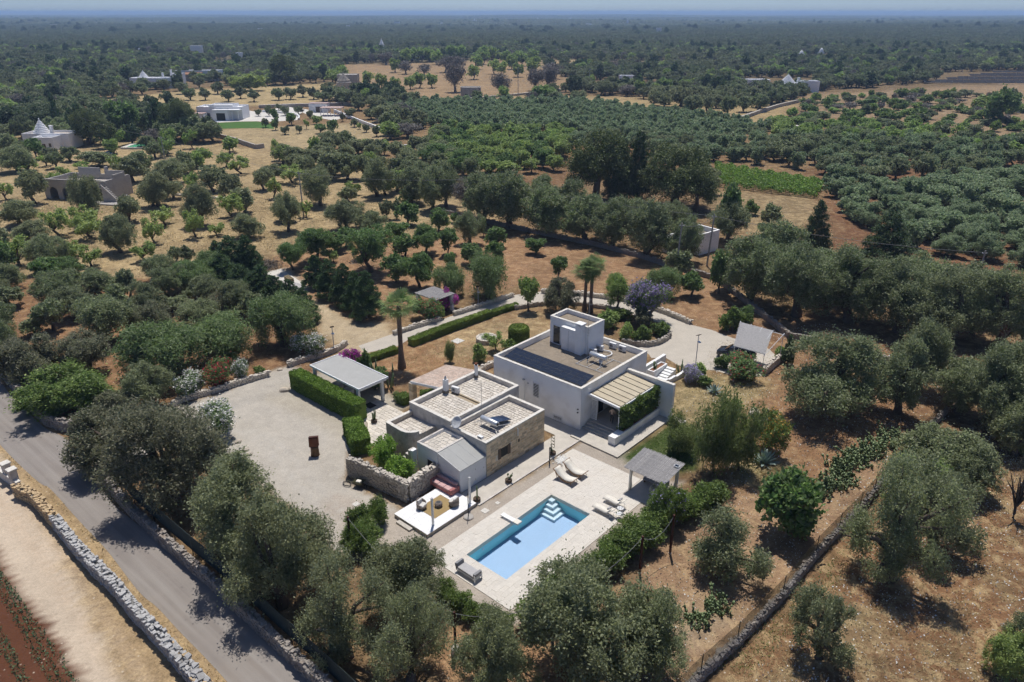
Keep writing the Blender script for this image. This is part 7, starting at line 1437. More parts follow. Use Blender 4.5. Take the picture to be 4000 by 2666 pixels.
def build_car():
    o = vill('parked_car', 'dark grey car parked under the reed carport', 'car', -.75, 45.2, .02, R(6)); LANDMARKS.append(('the reed carport', *W(1, 46)[:2]))
    st = [(-2.12, .30, .62, .62, .60), (-2.05, .24, .80, .80, .74), (-1.55, .22, .88, .92, .80), (-1.2, .22, .90, 1.0, .80), (-.62, .22, .91, 1.06, .78), (.1, .22, .91, 1.06, .8), (1.2, .22, .91, 1.08, .8), (1.8, .22, .88, 1.05, .8), (2.1, .28, .80, .95, .75), (2.16, .36, .66, .8, .65)]
    b_ = B(); b_.smooth = True; n = 10; vs = []
    for x, z0, hw, z1, tw in st:
        for y, z in ((-hw * .9, z0), (-hw, z0 + .12), (-hw, (z0 + z1) / 2), (-hw * .97, z1 - .06), (-tw, z1), (tw, z1), (hw * .97, z1 - .06), (hw, (z0 + z1) / 2), (hw, z0 + .12), (hw * .9, z0)): vs.append((x, y, z))
    fs = [(i * n + k, i * n + (k + 1) % n, (i + 1) * n + (k + 1) % n, (i + 1) * n + k) for i in range(len(st) - 1) for k in range(n)] + [tuple(range(n)), tuple(range((len(st) - 1) * n, len(st) * n))]
    b_._add(vs, fs); b_.obj('body', 'car_paint', o)
    cs = [(-1.25, 1.0, .78, .76), (-.55, 1.50, .66, .70), (0., 1.6, .62, .68), (.9, 1.58, .62, .68), (1.5, 1.46, .62, .66), (2.0, 1.02, .74, .72)]
    b_ = B(); b_.smooth = True; vs = []
    for x, z, tw, bw in cs: vs += [(x, -bw - .1, 1.0), (x, -tw, z - .05), (x, -tw * .8, z), (x, tw * .8, z), (x, tw, z - .05), (x, bw + .1, 1.0)]
    b_._add(vs, [(i * 6 + k, i * 6 + k + 1, (i + 1) * 6 + k + 1, (i + 1) * 6 + k) for i in range(5) for k in range(5)]); cab = b_.obj('cabin', 'car_paint', o, fix=True)
    for s in (-1, 1):
        for x0, x1, za, zb in ((-.95, -.1, 1.30, 1.5), (0., .85, 1.5, 1.5), (.95, 1.6, 1.48, 1.3)):
            w0 = .83; B()._add([(x0, s * w0, 1.06), (x1, s * w0, 1.06), (x1, s * .70, zb), (x0, s * .70, za)], [(0, 1, 2, 3)]).obj('side_window', 'car_glass', cab)
        for x in (-1.35, 1.32):
            w_ = B().tube([(x, s * .74, .33), (x, s * .93, .33)], .34, 16).obj('wheel', 'tyre', o); B().tube([(x, s * .931, .33), (x, s * .94, .33)], .21, 12).obj('rim', 'chrome', w_)
        B().bbox(-2.08, s * .72 - .13, .66, -1.98, s * .72 + .13, .8, .03).obj('headlight', 'chrome', o); B().bbox(2.05, s * .7 - .13, .78, 2.15, s * .7 + .13, .93, .03).obj('tail_light', 'lamp_red', o); B().bbox(-.95, s * .98 - .1, 1.02, -.8, s * .98 + .1, 1.16, .03).obj('mirror', 'car_paint', o)
    B()._add([(-1.2, -.72, 1.07), (-1.2, .72, 1.07), (-.6, .6, 1.5), (-.6, -.6, 1.5)], [(0, 1, 2, 3)]).obj('windscreen', 'car_glass', cab, (-.02, 0, .02)); B()._add([(1.98, -.66, 1.08), (1.98, .66, 1.08), (1.55, .56, 1.46), (1.55, -.56, 1.46)], [(0, 1, 2, 3)]).obj('rear_window', 'car_glass', cab, (.03, 0, .02))
build_car()
cpn = vthing('reed_carport', 'white-poled carport with a tilted pale reed roof', 'carport', 1, 45.5); q = [(-.45, 43.7, 2.15), (3.1, 43.9, 2.15), (2.35, 47.2, 3.75), (-1.55, 47.1, 3.75)]
bd = B(); bd._add([(x, y, z) for x, y, z in q] + [(x, y, z + .04) for x, y, z in q], [(3, 2, 1, 0), (4, 5, 6, 7)] + [(i, (i + 1) % 4, 4 + (i + 1) % 4, 4 + i) for i in range(4)]); rr_ = vp(bd, 'reed_roof', 'reed_pale', cpn)
bd = B(); rr = random.Random(9)
for k in range(90):
    t = (k + .5) / 90; a = Vector(q[0]).lerp(Vector(q[3]), t); b = Vector(q[1]).lerp(Vector(q[2]), t); bd.tube([a + Vector((rr.uniform(-.12, 0), 0, .06)), b + Vector((rr.uniform(0, .1), 0, .06))], .018, 4)
s_ = vp(bd, 'reeds', 'reed_pale', rr_, fix=False); s_['kind'] = 'stuff'
for t in (0., .25, .5, .75, 1.): a = Vector(q[0]).lerp(Vector(q[1]), t); b = Vector(q[3]).lerp(Vector((3.7, 47.0, 3.75)), t); vp(B().tube([a - Vector((0, 0, .05)), b + (b - a) * .06], .035, 5), 'roof_pole', 'white_metal', cpn)
vp(B().tube([(-1.6, 47.15, 3.7), (3.8, 47.05, 3.7)], .035, 5), 'roof_pole', 'white_metal', cpn)
for x, y, z in ((-.4, 43.75, 2.1), (.1, 43.75, 2.1), (3.05, 43.95, 2.1), (-1.5, 47.1, 3.7), (3.7, 47.0, 3.7)): vp(B().tube([(x, y, 0), (x, y, z)], .035, 6), 'post', 'white_metal', cpn)
slab('carport_pad', [(-.5, 43.4), (3.2, 43.6), (3.4, 49.0), (.5, 49.4)], -.05, .02, 'concrete')
gs = vthing('garden_steps', 'white garden steps with planter beside the villa', 'steps', -5, 36)
for k in range(5): vp(B().box(-5.0, 34.6 + k * .5, 0, -3.9, 35.05 + k * .5 + .0, .12 + k * .12), 'step', 'white_paint', gs)
bx_ = vp(B().box(-5.9, 34.2, 0, -5.05, 34.35, .9).box(-5.9, 36.9, 0, -5.05, 37.05, .9).box(-5.9, 34.352, 0, -5.75, 36.898, .9).box(-5.2, 34.352, 0, -5.05, 36.898, .9), 'planter', 'white_paint', gs); vp(B().box(-5.748, 34.354, 0, -5.202, 36.896, .82), 'planter_soil', 'dirt_red', bx_)
vp(B().box(-6.5, 33.9, 0, -6.15, 38.6, 1.15), 'wall', 'white_paint', gs)
bd = B(); pts = [(-3.9, 33.2), (-3.5, 34.4), (-3.3, 35.6), (-3.15, 37.2)]
for a, b in zip(pts[:-1], pts[1:]): bd.prism([(a[0], a[1]), (a[0] + .3, a[1]), (b[0] + .3, b[1]), (b[0], b[1])], 0, [.45, .45, .6, .6])
vp(bd, 'curved_wall', 'white_paint', gs)
for a, b, lab in ((-5.5, 35.2, 'green cactus in the white step planter'), (-3.7, 37.8, 'spiky cactus at the top of the white steps')):
    o = vill('column_cactus', lab, 'cactus', a, b, .8 if a < -5 else 0); link('stems', stems_cactus(int(-a * 10), 7, 1.0 if a < -5 else 1.5, .07, .25), o)
def person():
    o = vill('person', 'person in dark trousers and light top walking on the porch', 'person', -2.4, 22.3, .68, R(200))
    V_ = [(0, 0, .92), (0, .02, 1.12), (.0, -.06, 1.38), (0, -.10, 1.50), (0, -.14, 1.62), (0, -.15, 1.70),      # pelvis, waist, chest, neck, head, crown
          (.10, 0, .86), (.12, -.16, .50), (.12, -.05, .08), (.12, -.20, .04), (-.10, 0, .86), (-.12, .10, .50), (-.12, .30, .14), (-.12, .20, .03),
          (.20, -.06, 1.36), (.27, -.05, 1.10), (.24, -.26, .98), (.23, -.34, .95), (-.20, -.06, 1.36), (-.28, .0, 1.12), (-.25, -.2, .95), (-.24, -.28, .92)]
    E_ = [(0, 1), (1, 2), (2, 3), (3, 4), (4, 5), (0, 6), (6, 7), (7, 8), (8, 9), (0, 10), (10, 11), (11, 12), (12, 13), (2, 14), (14, 15), (15, 16), (16, 17), (2, 18), (18, 19), (19, 20), (20, 21)]
    rad = [.14, .125, .145, .055, .095, .07, .095, .065, .045, .04, .095, .065, .045, .04, .06, .045, .036, .03, .06, .045, .036, .03]
    for hx, sy in ((17, 1), (21, -1)):
        bx, by, bz = V_[hx]
        for k in range(5):
            a = (k - 2) * .02; i = len(V_); V_.append((bx + a, by - .05 if k else by - .02, bz - .04 + .01 * abs(k - 2))); V_.append((bx + a * 1.2 + (.03 * sy if k == 0 else 0), by - .08 if k else by - .05, bz - .08)); E_ += [(hx, i), (i, i + 1)]; rad += [.011, .009]
    me = bpy.data.meshes.new('body'); me.from_pydata(V_, E_, []); t = bpy.data.objects.new('body', me); C.objects.link(t); t.modifiers.new('skin', 'SKIN'); t.modifiers.new('sub', 'SUBSURF').levels = 1
    for i, s in enumerate(me.skin_vertices[0].data): s.radius = (rad[i], rad[i]); s.use_root = i == 0
    dg = bpy.context.evaluated_depsgraph_get(); m2 = bpy.data.meshes.new_from_object(t.evaluated_get(dg)); bpy.data.objects.remove(t); m2.materials.clear()
    for m_ in ('skin', 'shirt', 'trousers', 'white_cloth', 'hair'): m2.materials.append(MATS[m_])
    for p in m2.polygons:
        c = p.center; p.use_smooth = True; k = 0
        if c.z < .12: k = 3
        elif c.z < .98 and abs(c.x) < .21: k = 2
        elif c.z < 1.47 and not (c.z < 1.12 and abs(c.x) > .2): k = 1
        elif c.z > 1.66 or (c.z > 1.52 and c.y > -.12): k = 4
        p.material_index = k
    link('body', m2, o)
person()
# ------------------------------------------------------------------ bougainvillea pergola by the upper drive
bp = vthing('flower_pergola', 'small reed-roofed pergola overgrown with magenta flowers', 'pergola', -38.2, 32.3); LANDMARKS.append(('the bougainvillea pergola', *W(-38.2, 32.3)[:2]))
vp(B().box(-40.3, 30.7, 2.36, -36.1, 34.2, 2.44), 'reed_roof', 'reed_dark', bp)
for k in range(30): vp(B().box(-40.35, 30.72 + k * .116, 2.442, -36.05, 30.80 + k * .116, 2.47 + .01 * (k % 2)), 'slat', 'reed_dark', bp)
for x, y in ((-36.5, 30.95), (-36.6, 34.0), (-40.0, 31.0), (-40.0, 34.0)): vp(B().box(x - .2, y - .2, 0, x + .2, y + .2, 2.358), 'post', 'white_paint', bp)
tree_at('bougainvillea', W(-37.6, 33.9), 1.5, 2.9, 'magenta bougainvillea growing over the pergola roof')
# storage slab, logs
slab('storage_slab', [(-69.6, 25.0), (-69.4, 28.4), (-58.9, 26.3), (-58.6, 24.0)], -.05, .05, 'pale_slab')
o = vthing('log_pile', 'small stack of logs on the pale concrete slab', 'log pile', -63.5, 26.3, .05)
for k in range(6): vp(B().tube([(-64.6, 26.0 + (k % 3) * .3, .2 + (k // 3) * .25), (-62.6, 25.6 + (k % 3) * .3, .2 + (k // 3) * .25)], .13, 7), 'log', 'brush', o)
o = vthing('pallet', 'grey wooden pallet panel lying on the slab end', 'pallet', -60.5, 25.2, .05)
for k in range(7): vp(B().box(-61.9, 24.3 + k * .28, .06, -59.2, 24.5 + k * .28, .12), 'board', 'reed', o)
r = np.random.default_rng(3)
def heap(p, rx, rz, n, m, ll, lw, name, label, cat, kind='stuff'):
    pos = np.column_stack([r.normal(size=n) * rx * .5, r.normal(size=n) * rx * .5, np.abs(r.normal(size=n)) * rz * .5]); pos[:, 2] *= np.clip(1 - (pos[:, 0] ** 2 + pos[:, 1] ** 2) / (rx * rx * 1.6), .05, 1)
    v, f = sprays(r, pos, np.tile((0, 0, .2), (n, 1)), ll, lw); o = link(name, npmesh(name, v, f, [m], np.repeat(np.column_stack([r.random(n), r.random(n), np.zeros(n)]), 4, 0)), None, p); tag(o, label, cat, kind=kind); return o
heap(cG(90, 575), 2.6, 1.0, 1500, 'l_greytwig', .7, .05, 'brush_heap', 'grey heap of cut branches above the storage slab', 'brush heap'); heap(P_D(960, 110), 1.8, .8, 2500, 'l_straw', .5, .05, 'cuttings_heap', 'heap of dry plant cuttings near the fig tree', 'heap'); heap(cG(930, 525), 1.2, .3, 500, 'l_greytwig', .4, .08, 'ash_heap', 'pale rubble under the carob trees', 'rubble'); heap(cA(720, 620), 1.6, 1.0, 1500, 'l_dry', .7, .06, 'dry_fronds', 'dry fallen fronds at the driveway entrance', 'dry fronds')
# ------------------------------------------------------------------ low garden walls
def low_wall(pts, h, th, label, size=.24, single=0, seed=1, m='drystone'): return dry_wall('low_stone_wall', label, smooth(pts, 1), h, th, size, m, 'wallcore', single, seed=seed)
low_wall([cG(1262, 1200), cG(1480, 1130), cG(1690, 1065)], .5, .45, 'low dry-stone wall before the bougainvillea pergola', seed=1); low_wall([cG(1815, 1022), cG(2000, 965), cG(2200, 900), cG(2353, 850)], .5, .45, 'low dry-stone wall along the upper driveway under the pepper tree', seed=2)
low_wall([cH(20, 965), cH(310, 918), cH(620, 922), cH(900, 965), cH(1080, 1010)], .5, .4, 'low curved wall between villa garden and upper driveway', seed=3); low_wall([cH(270, 812), cH(620, 832), cH(830, 862), cH(1100, 900), cH(1400, 1000), cH(1640, 1100)], .55, .45, 'low stone wall along the outer edge of the driveway bend', seed=4); low_wall([cH(1450, 1190), cH(1440, 1235), cH(1340, 1290), cH(1200, 1308), cH(1020, 1275)], .55, .4, 'curved low wall round the driveway island', seed=5)
low_wall([cA(1215, 535), cA(1275, 490), cA(1500, 430), cA(1900, 305)], .55, .45, 'low stone wall below the oleander row', seed=6); low_wall([cA(2035, 245), cA(2150, 205), cA(2353, 150), cG(830, 1290)], .6, .45, 'low stone wall between oleander and gazebo', seed=7); low_wall([W(-20.6, 22.6), W(-20.6, 25.4)], .5, .4, 'short low wall beside the villa corner', seed=8); low_wall([W(3.6, 43.2), W(3.4, 48.6)], .9, .4, 'retaining stone wall beside the carport pad', seed=9)
dry_wall('field_wall', 'dry-stone field wall under the grey olives behind the villa garden', [cH(-700, 60), cH(0, 220), cH(300, 285), cH(780, 385), cH(1200, 495), cH(1460, 585), cH(1880, 695), cE(1300, 380), cE(2050, 560), cE(2700, 760)], .65, .45, .32, 'wall_dark', 'wallcore', 0, seed=10)
# ------------------------------------------------------------------ road side
dw = [cB(165, 60), cB(290, 110), cB(480, 320), cB(600, 470), cB(720, 600), cB(870, 740), cB(990, 890), cB(1120, 1030), cB(1250, 1170), cB(1370, 1310), cB(1470, 1430), cB(1620, 1620)]
dw = [p + Vector((-.35, -.15, 0)) for p in dw]
dry_wall('dry_stone_wall', 'grey dry-stone wall of loose rocks between dirt track and road', dw, 1.1, .65, .26, ('drystone_grey', 'drystone_tan'), 'wallcore_grey', 300, seed=21)
rw = [cB(715, -60), cB(900, 170), cB(1180, 430), cB(1310, 545), cB(1500, 710), cB(1650, 855), cB(1800, 990), cB(2000, 1180), cB(2210, 1375), cB(2520, 1680)]
dry_wall('roadside_wall', 'mortared stone wall along the road beneath the dark mesh screen', rw, 1.1, .45, .25, 'wall_dark', 'wallcore', 200, seed=22)
dry_wall('roadside_wall', 'curved stone wall rounding the driveway entrance corner', [cA(-260, 60), cA(-60, 235), cA(70, 360), cA(170, 470), cA(250, 575), cA(340, 655), cA(480, 700), cA(610, 690)], 1.1, .45, .25, 'wall_dark', 'wallcore', 150, seed=23)
nf = thing('screen_fence', 'dark green shade-net fence behind the roadside wall', 'fence', rw[0]); bd = B(); off = [p + Vector((.55, .35, 0)) for p in rw]
for a, b in zip(off[:-1], off[1:]):
    a_, b2 = a - rw[0], b - rw[0]; n = max(1, int((b - a).length / 2.5))
    for k in range(n): x0, x1 = a_.lerp(b2, k / n), a_.lerp(b2, (k + 1) / n); d = (x1 - x0).normalized(); nn = Vector((-d.y, d.x, 0)) * .012; B().prism([tuple((x0 - nn)[:2]), tuple((x1 - nn)[:2]), tuple((x1 + nn)[:2]), tuple((x0 + nn)[:2])], .9, 2.3).obj('net_panel', 'shade_net', nf); B().tube([x0 + Vector((0, 0, 0)), x0 + Vector((0, 0, 2.35))], .03, 5).obj('post', 'dark_metal', nf)
for (x, y), lab, h in (((120, 1095), 'pale gate pillar where the tan stone wall starts', 1.75), ((75, 1050), 'pale gate pillar farther along the track wall', 1.75)):
    o = thing('gate_pillar', lab, 'gate pillar', cA(x, y), R(-35)); B().box(-.28, -.28, 0, .28, .28, h).obj('shaft', 'old_plaster', o); B().bbox(-.36, -.36, h + .002, .36, .36, h + .14, .02).obj('cap', 'coping', o)
o = thing('gate_wall', 'low rendered wall leading to the gate pillars', 'wall', cA(130, 1110)); p0, p1 = cA(150, 1120) - cA(130, 1110), cA(-200, 870) - cA(130, 1110); d = (p1 - p0).normalized(); nn = Vector((-d.y, d.x, 0)) * .15; B().prism([tuple((p0 - nn)[:2]), tuple((p1 - nn)[:2]), tuple((p1 + nn)[:2]), tuple((p0 + nn)[:2])], 0, .85).obj('wall_body', 'old_plaster', o)
B().prism([tuple((p0 - nn * 1.3)[:2]), tuple((p1 - nn * 1.3)[:2]), tuple((p1 + nn * 1.3)[:2]), tuple((p0 + nn * 1.3)[:2])], .852, .92).obj('wall_cap', 'coping', o)
# right boundary: stone wall with wire mesh
bw = [cD(250, 1500), cD(490, 1260), cD(700, 1070), cD(960, 800), cD(1150, 565), cD(1400, 305), cD(1640, 20), cD(1760, -120), cD(1900, -270)]
dry_wall('boundary_wall', 'straight stone boundary wall with pale top under a wire fence', bw, .7, .34, .22, 'wall_dark', 'wallcore', 250, seed=24)
wf = thing('wire_fence', 'wire mesh fence standing on the straight boundary wall', 'fence', bw[0]); wires = B(); LANDMARKS.append(('the wire boundary fence', *cD(1000, 760)[:2]))
for a, b in zip(bw[:-1], bw[1:]):
    a_, b2 = a - bw[0], b - bw[0]; L_ = (b - a).length; n = max(1, int(L_ / 3.0)); d = (b2 - a_).normalized()
    for k in range(n): x0 = a_.lerp(b2, k / n); B().tube([x0 + Vector((0, 0, .6)), x0 + Vector((0, 0, 2.15))], .03, 5).obj('post', 'dark_metal', wf)
    x = 0
    while x < L_: p = a_ + d * x; wires._add([p + Vector((0, 0, .8)), p + d * .022 + Vector((0, 0, .8)), p + d * .022 + Vector((0, 0, 2.05)), p + Vector((0, 0, 2.05))], [(0, 1, 2, 3)]); x += .055
    for k in range(17): z = .82 + k * .075; wires._add([a_ + Vector((0, 0, z)), b2 + Vector((0, 0, z)), b2 + Vector((0, 0, z + .022)), a_ + Vector((0, 0, z + .022))], [(0, 1, 2, 3)])
s_ = wires.obj('wire_mesh', 'iron_green', wf, fix=False); s_['kind'] = 'stuff'
# rusty posts with cable round the pool garden
PO = [(P(1374, 2165), 3.4, 'rusty post in the laurel clump by the sun deck'), (P(1780, 2552), 3.4, 'rusty post set in a concrete foot below the daybed'), (P(2498, 2240), 3.3, 'rusty post inside the outer pool hedge'), (P(2617, 2162), 3.5, 'rusty post on bare soil beside the plumbago'), (P(2160, 2480), 3.4, 'rusty post hidden behind the biggest olive')]
for i, (p, h, lab) in enumerate(PO):
    o = thing('rusty_post', lab, 'post', p, .3, 'rusty posts round the pool garden'); B().box(-.07, -.07, 0, .07, .07, h).obj('shaft', 'post_rust', o); B().lathe([(.3, 0), (.3, .45), (.26, .5)] if i == 1 else [(.12, 0), (.12, .06)], 12).obj('foot', 'concrete', o)
def cable(name, label, a, b, sag, rad, m='cable', n=12, cat='cable', group=None):
    a, b = Vector(a), Vector(b); bd = B(); bd.tube([a.lerp(b, k / n) - Vector((0, 0, sag * 4 * (k / n) * (1 - k / n))) - a for k in range(n + 1)], rad, 4); o = bd.obj(name, m, None, a); tag(o, label, cat, group); return o
for i, (k, j) in enumerate(((0, 1), (1, 4), (4, 2), (2, 3))): cable('fence_cable', '%s sagging cable of the pool garden, counted from the laurel clump' % ORD[i], PO[k][0] + Vector((0, 0, PO[k][1] - .1)), PO[j][0] + Vector((0, 0, PO[j][1] - .1)), .9, .022)
# ------------------------------------------------------------------ houses of the neighbourhood
def far_block(o, x0, y0, x1, y1, h, m='white_far', roof='white_far', par=.5, t=.25):
    bd = B(); parapet(bd, x0, y0, x1, y1, 0, h, t); w_ = bd.obj('wall', m, o); B().box(x0 + t, y0 + t, h - par - .2, x1 - t, y1 - t, h - par).obj('flat_roof', roof, o); return w_
def fwin(w_, x, y, z, wd, h, m='glass', name='window'):
    p = B().box(x, y - .03, z, x + wd, y - .004, z + h).obj(name, m, w_); return p
def cone(o, x, y, z, r_, h, m='white_far', steps=9):
    bd = B(); pr_ = []
    for k in range(steps): q = 1 - k / steps; pr_ += [(r_ * q ** .9, h * k / steps), (r_ * q ** .9 * .985, h * (k + .8) / steps)]
    bd.lathe(pr_ + [(.08, h), (.12, h + .15), (.2, h + .3), (.1, h + .5)], 20, (x, y, z)); return bd.obj('trullo_cone', m, o)
p = cI(410, 440); tr = thing('trullo_house', 'white trullo house with one pointed cone roof and flat wings', 'house', p); LANDMARKS.append(('the white trullo house', p.x, p.y)); s = mpp(p) * .42499
w_ = far_block(tr, -13.5 * s * 16, 2, 13.5 * s * 16, 9, 4.4, roof='roof_far'); k_ = s
w2 = far_block(tr, -1.2, -2.6, 4.6, 1.997, 4.0); cone(tr, -2.2, 4.4, 4.0, 2.4, 4.0); c_ = B().box(.9, 3.2, 3.9, 1.7, 4.0, 6.3).obj('chimney', 'white_far', tr); B().box(.8, 3.1, 6.302, 1.8, 4.1, 6.5).obj('chimney_cap', 'white_far', c_)
fwin(w2, 1.2, -2.6, .05, 1., 2.1, 'shutter', 'door'); fwin(w_, -4.6, 2, 1.2, .8, 1.1); fwin(w2, 3.2, -2.6, 1.3, .7, 1.)
# grey ruin with arches
p = cI(780, 890); ru = thing('concrete_ruin', 'unfinished grey concrete villa with arches and bare walls', 'house', p, R(-12)); LANDMARKS.append(('the grey ruin', p.x, p.y)); s = mpp(p) * .42499
b_ = B(); H_ = 5.0
for x0, x1 in ((-8.6, -7.3), (-5.3, -4.1), (-2.1, -.9)): b_.box(x0, -1.2, 0, x1, -.8, 2.6)
b_.obj('arch_pier', 'concrete_grey', ru)
for k, (x0, x1) in enumerate(((-7.3, -5.3), (-4.1, -2.1))):
    a = B(); n = 10; c = (x0 + x1) / 2; rad_ = (x1 - x0) / 2; pts = [(c - rad_ * math.cos(math.pi * i / n), 1.55 + rad_ * math.sin(math.pi * i / n)) for i in range(n + 1)]
    for i in range(n): a._add([(pts[i][0], -1.2, pts[i][1]), (pts[i + 1][0], -1.2, pts[i + 1][1]), (pts[i + 1][0], -1.2, 2.62), (pts[i][0], -1.2, 2.62), (pts[i][0], -.8, pts[i][1]), (pts[i + 1][0], -.8, pts[i + 1][1]), (pts[i + 1][0], -.8, 2.62), (pts[i][0], -.8, 2.62)], [(0, 1, 2, 3), (7, 6, 5, 4), (0, 4, 5, 1), (3, 2, 6, 7)])
    a.obj('arch', 'concrete_grey', ru)
b_ = B(); cv = [(-8.6, -1.2), (-6, -1.35), (-3, -1.3), (-.9, -1.1), (1.2, -.4)]
for a, b in zip(cv[:-1], cv[1:]): b_.prism([a, b, (b[0], b[1] + .4), (a[0], a[1] + .4)], 2.63, [4.3, 4.3, 4.3, 4.3] if a[0] < -.95 else [4.3, 3.9, 3.9, 4.3])
b_.obj('curved_parapet', 'concrete_grey', ru)
b_ = B(); b_.box(1.2, -.6, 0, 3.4, -.2, 4.2).box(5.2, -.6, 0, 6.4, -.2, 4.2).box(3.4, -.6, 2.5, 5.2, -.2, 4.2).box(6.0, -.2, 0, 6.4, 7.0, 4.2).box(-8.6, -.8, 0, -8.2, 7, 4.0).box(-8.6, 7, 0, 6.4, 7.4, 4.0); b_.obj('wall', 'concrete_grey', ru)
B().box(-8.2, -.8, 2.64, 6.0, 7.0, 2.9).obj('roof_terrace', 'roof_far', ru); B().box(3.4, 1.2, 0, 5.2, 1.4, 2.5).obj('dark_doorway', 'dark_interior', ru); B().box(-8.2, 2.5, 0, 1.2, 2.7, 2.6).obj('back_wall', 'concrete_grey', ru)
b_ = B(); b_.box(-5.2, 5.8, 4.0, .2, 6.1, 5.6).box(1.6, 5.6, 4.0, 2.2, 6.2, 5.9).box(2.2, 5.6, 4.0, 6.38, 5.9, 5.2).box(6.1, 2.2, 4.2, 6.39, 5.6, 5.0); b_.obj('upper_wall', 'concrete_grey', ru)
for k in range(9): B().box(6.42 + k * .3, -1.8, 0, 6.42 + (k + 1) * .3, -.4, 3.0 - k * .32).obj('stair_step', 'concrete_grey', ru)
B().prism([(6.42, -2.05), (9.4, -2.05), (9.4, -1.82), (6.42, -1.82)], 0, [3.8, 1.0, 1.0, 3.8]).obj('stair_parapet', 'concrete_grey', ru); B().prism([(4.5, -4.2), (11.5, -4.2), (11.5, -.4), (9.5, .8), (9.5, -2.1), (4.5, -2.1)], 0, .25).obj('forecourt_slab', 'concrete_grey', ru)
B().prism([(9.6, .8), (11.5, -.4), (11.7, -.2), (9.8, 1.1)], 0, 1.2).obj('end_wall', 'concrete_grey', ru)
# modern white villa
p = cI(1990, 170); mv = thing('modern_villa', 'white modern flat-roofed villa with loggia and terrace', 'house', p); LANDMARKS.append(('the white modern villa', p.x, p.y))
w_ = far_block(mv, -8, 3, 9, 11, 4.6); w2 = far_block(mv, -3.5, 3.5, 5.5, 10.5, 5.2); lg = far_block(mv, -1, -.4, 4.8, 2.997, 3.9, par=.1)
for x in (-6, -4.3): fwin(w_, x, 3, .1, 1.1, 2.2)
fwin(lg, .4, -.4, .1, 3.2, 2.6, 'dark_interior', 'opening')
for x in (6.0, 8.2): B().box(x, -.2, 0, x + .3, .1, 3.6).obj('column', 'white_far', mv)
B().box(4.802, -.3, 3.6, 8.9, 2.99, 3.9).obj('loggia_roof', 'white_far', mv); B().box(-7.8, -1.5, 0, -4.0, 2.2, 2.6).obj('garden_store', 'white_far', mv); B().box(-8.0, -1.7, 2.602, -3.8, 2.4, 2.75).obj('store_roof', 'pink_roof', mv)
mat('lawn_flat', (.060, .135, .022), .95, .2, .4, world=True); sheet('villa_lawn', [cI(1870, 248), cI(2353, 238), cK(165, 245), cK(150, 200), cK(0, 178), cI(2220, 180), cI(1900, 195)], .02, 'lawn_flat')
sheet('villa_terrace', [cI(1900, 193), cI(2220, 178), cK(0, 176), cK(150, 180), cK(380, 165), cK(395, 120), cK(450, 70), cK(280, 40), cI(2353, 90), cI(2200, 60), cI(1880, 150)], .024, 'pale_slab'); sheet('parking_terrace', [cK(500, 130), cK(720, 170), cK(780, 150), cK(850, 130), cK(560, 85), cK(420, 60), cK(390, 75)], .024, 'pale_slab')
o = sheet('villa_pool_water', [cI(1970, 180), cI(2160, 172), cI(2170, 155), cI(2040, 160)], .05, 'pool_liner')
for x, y, wd, dp, h, lab in ((575, 95, 7.5, 4, 3.4, 'white garage with pink flat roof beyond the modern villa'),):
    p = cK(x, y); o = thing('garage', lab, 'garage', p); w_ = far_block(o, -wd / 2, 0, wd / 2, dp, h, par=.0); B().box(-wd / 2 - .1, -.1, h + .002, wd / 2 + .1, dp + .1, h + .15).obj('roof', 'pink_roof', o); fwin(w_, -1, 0, .05, 2.2, 2.2, 'shutter', 'door')
p = cK(690, 130); o = thing('car_shelter', 'pink-roofed car shelter on posts beside the white garage', 'shelter', p); B().box(-4.2, 0, 2.9, 4.2, 5.5, 3.1).obj('roof', 'pink_roof', o)
for x in (-4, -1.3, 1.3, 4):
    for y in (.2, 5.2): B().box(x - .1, y - .1, 0, x + .1, y + .1, 2.898).obj('post', 'white_far', o)
def long_wall(name, label, pts, h, th, m, cap=None, cat='wall'):
    o = thing(name, label, cat, pts[0]); q = [p - pts[0] for p in pts]; bd = B(); b2 = B()
    for a, b in zip(q[:-1], q[1:]):
        d = (b - a).normalized(); nn = Vector((-d.y, d.x, 0)) * th / 2; pl = [tuple(x[:2]) for x in (a - nn, b - nn, b + nn, a + nn)]; bd.prism(pl, -.1, h); nn *= 1.15; b2.prism([tuple(x[:2]) for x in (a - nn, b - nn, b + nn, a + nn)], h + .002, h + .08)
    bd.obj('wall_body', m, o); b2.obj('wall_cap', cap or m, o); return o
long_wall('garden_wall', 'white garden wall running down from the pink-roofed shelter', [cK(720, 90), cK(960, 190), cK(1080, 235), cK(1260, 305)], 1.0, .4, 'white_far'); long_wall('garden_wall', 'white retaining wall curving round the villa terrace', smooth([cK(395, 165), cK(400, 135), cK(330, 110), cK(200, 100), cK(60, 90)], 1), .7, .4, 'white_far'); long_wall('garden_wall', 'stone garden wall before the modern villa stubble', [cI(1700, 255), cI(1900, 300), cI(2150, 360), cI(2353, 430), cK(75, 420)], 1.2, .5, 'stone_far'); long_wall('garden_wall', 'low dark wall half hidden by almond trees', [cK(900, 425), cK(1200, 430), cK(1330, 440), cK(1560, 408)], 1.3, .4, 'stone_far', 'white_far'); long_wall('garden_wall', 'stone wall behind the modern villa', [cI(1230, 130), cI(1300, 150), cI(1330, 180)], 1.3, .5, 'stone_far')
long_wall('garden_wall', 'long wall along the stubble behind the modern villa', [f1(1700, 712), f1(1870, 705), f1(2100, 700), f1(2353, 690)], 1.2, .4, 'stone_far', 'white_far')
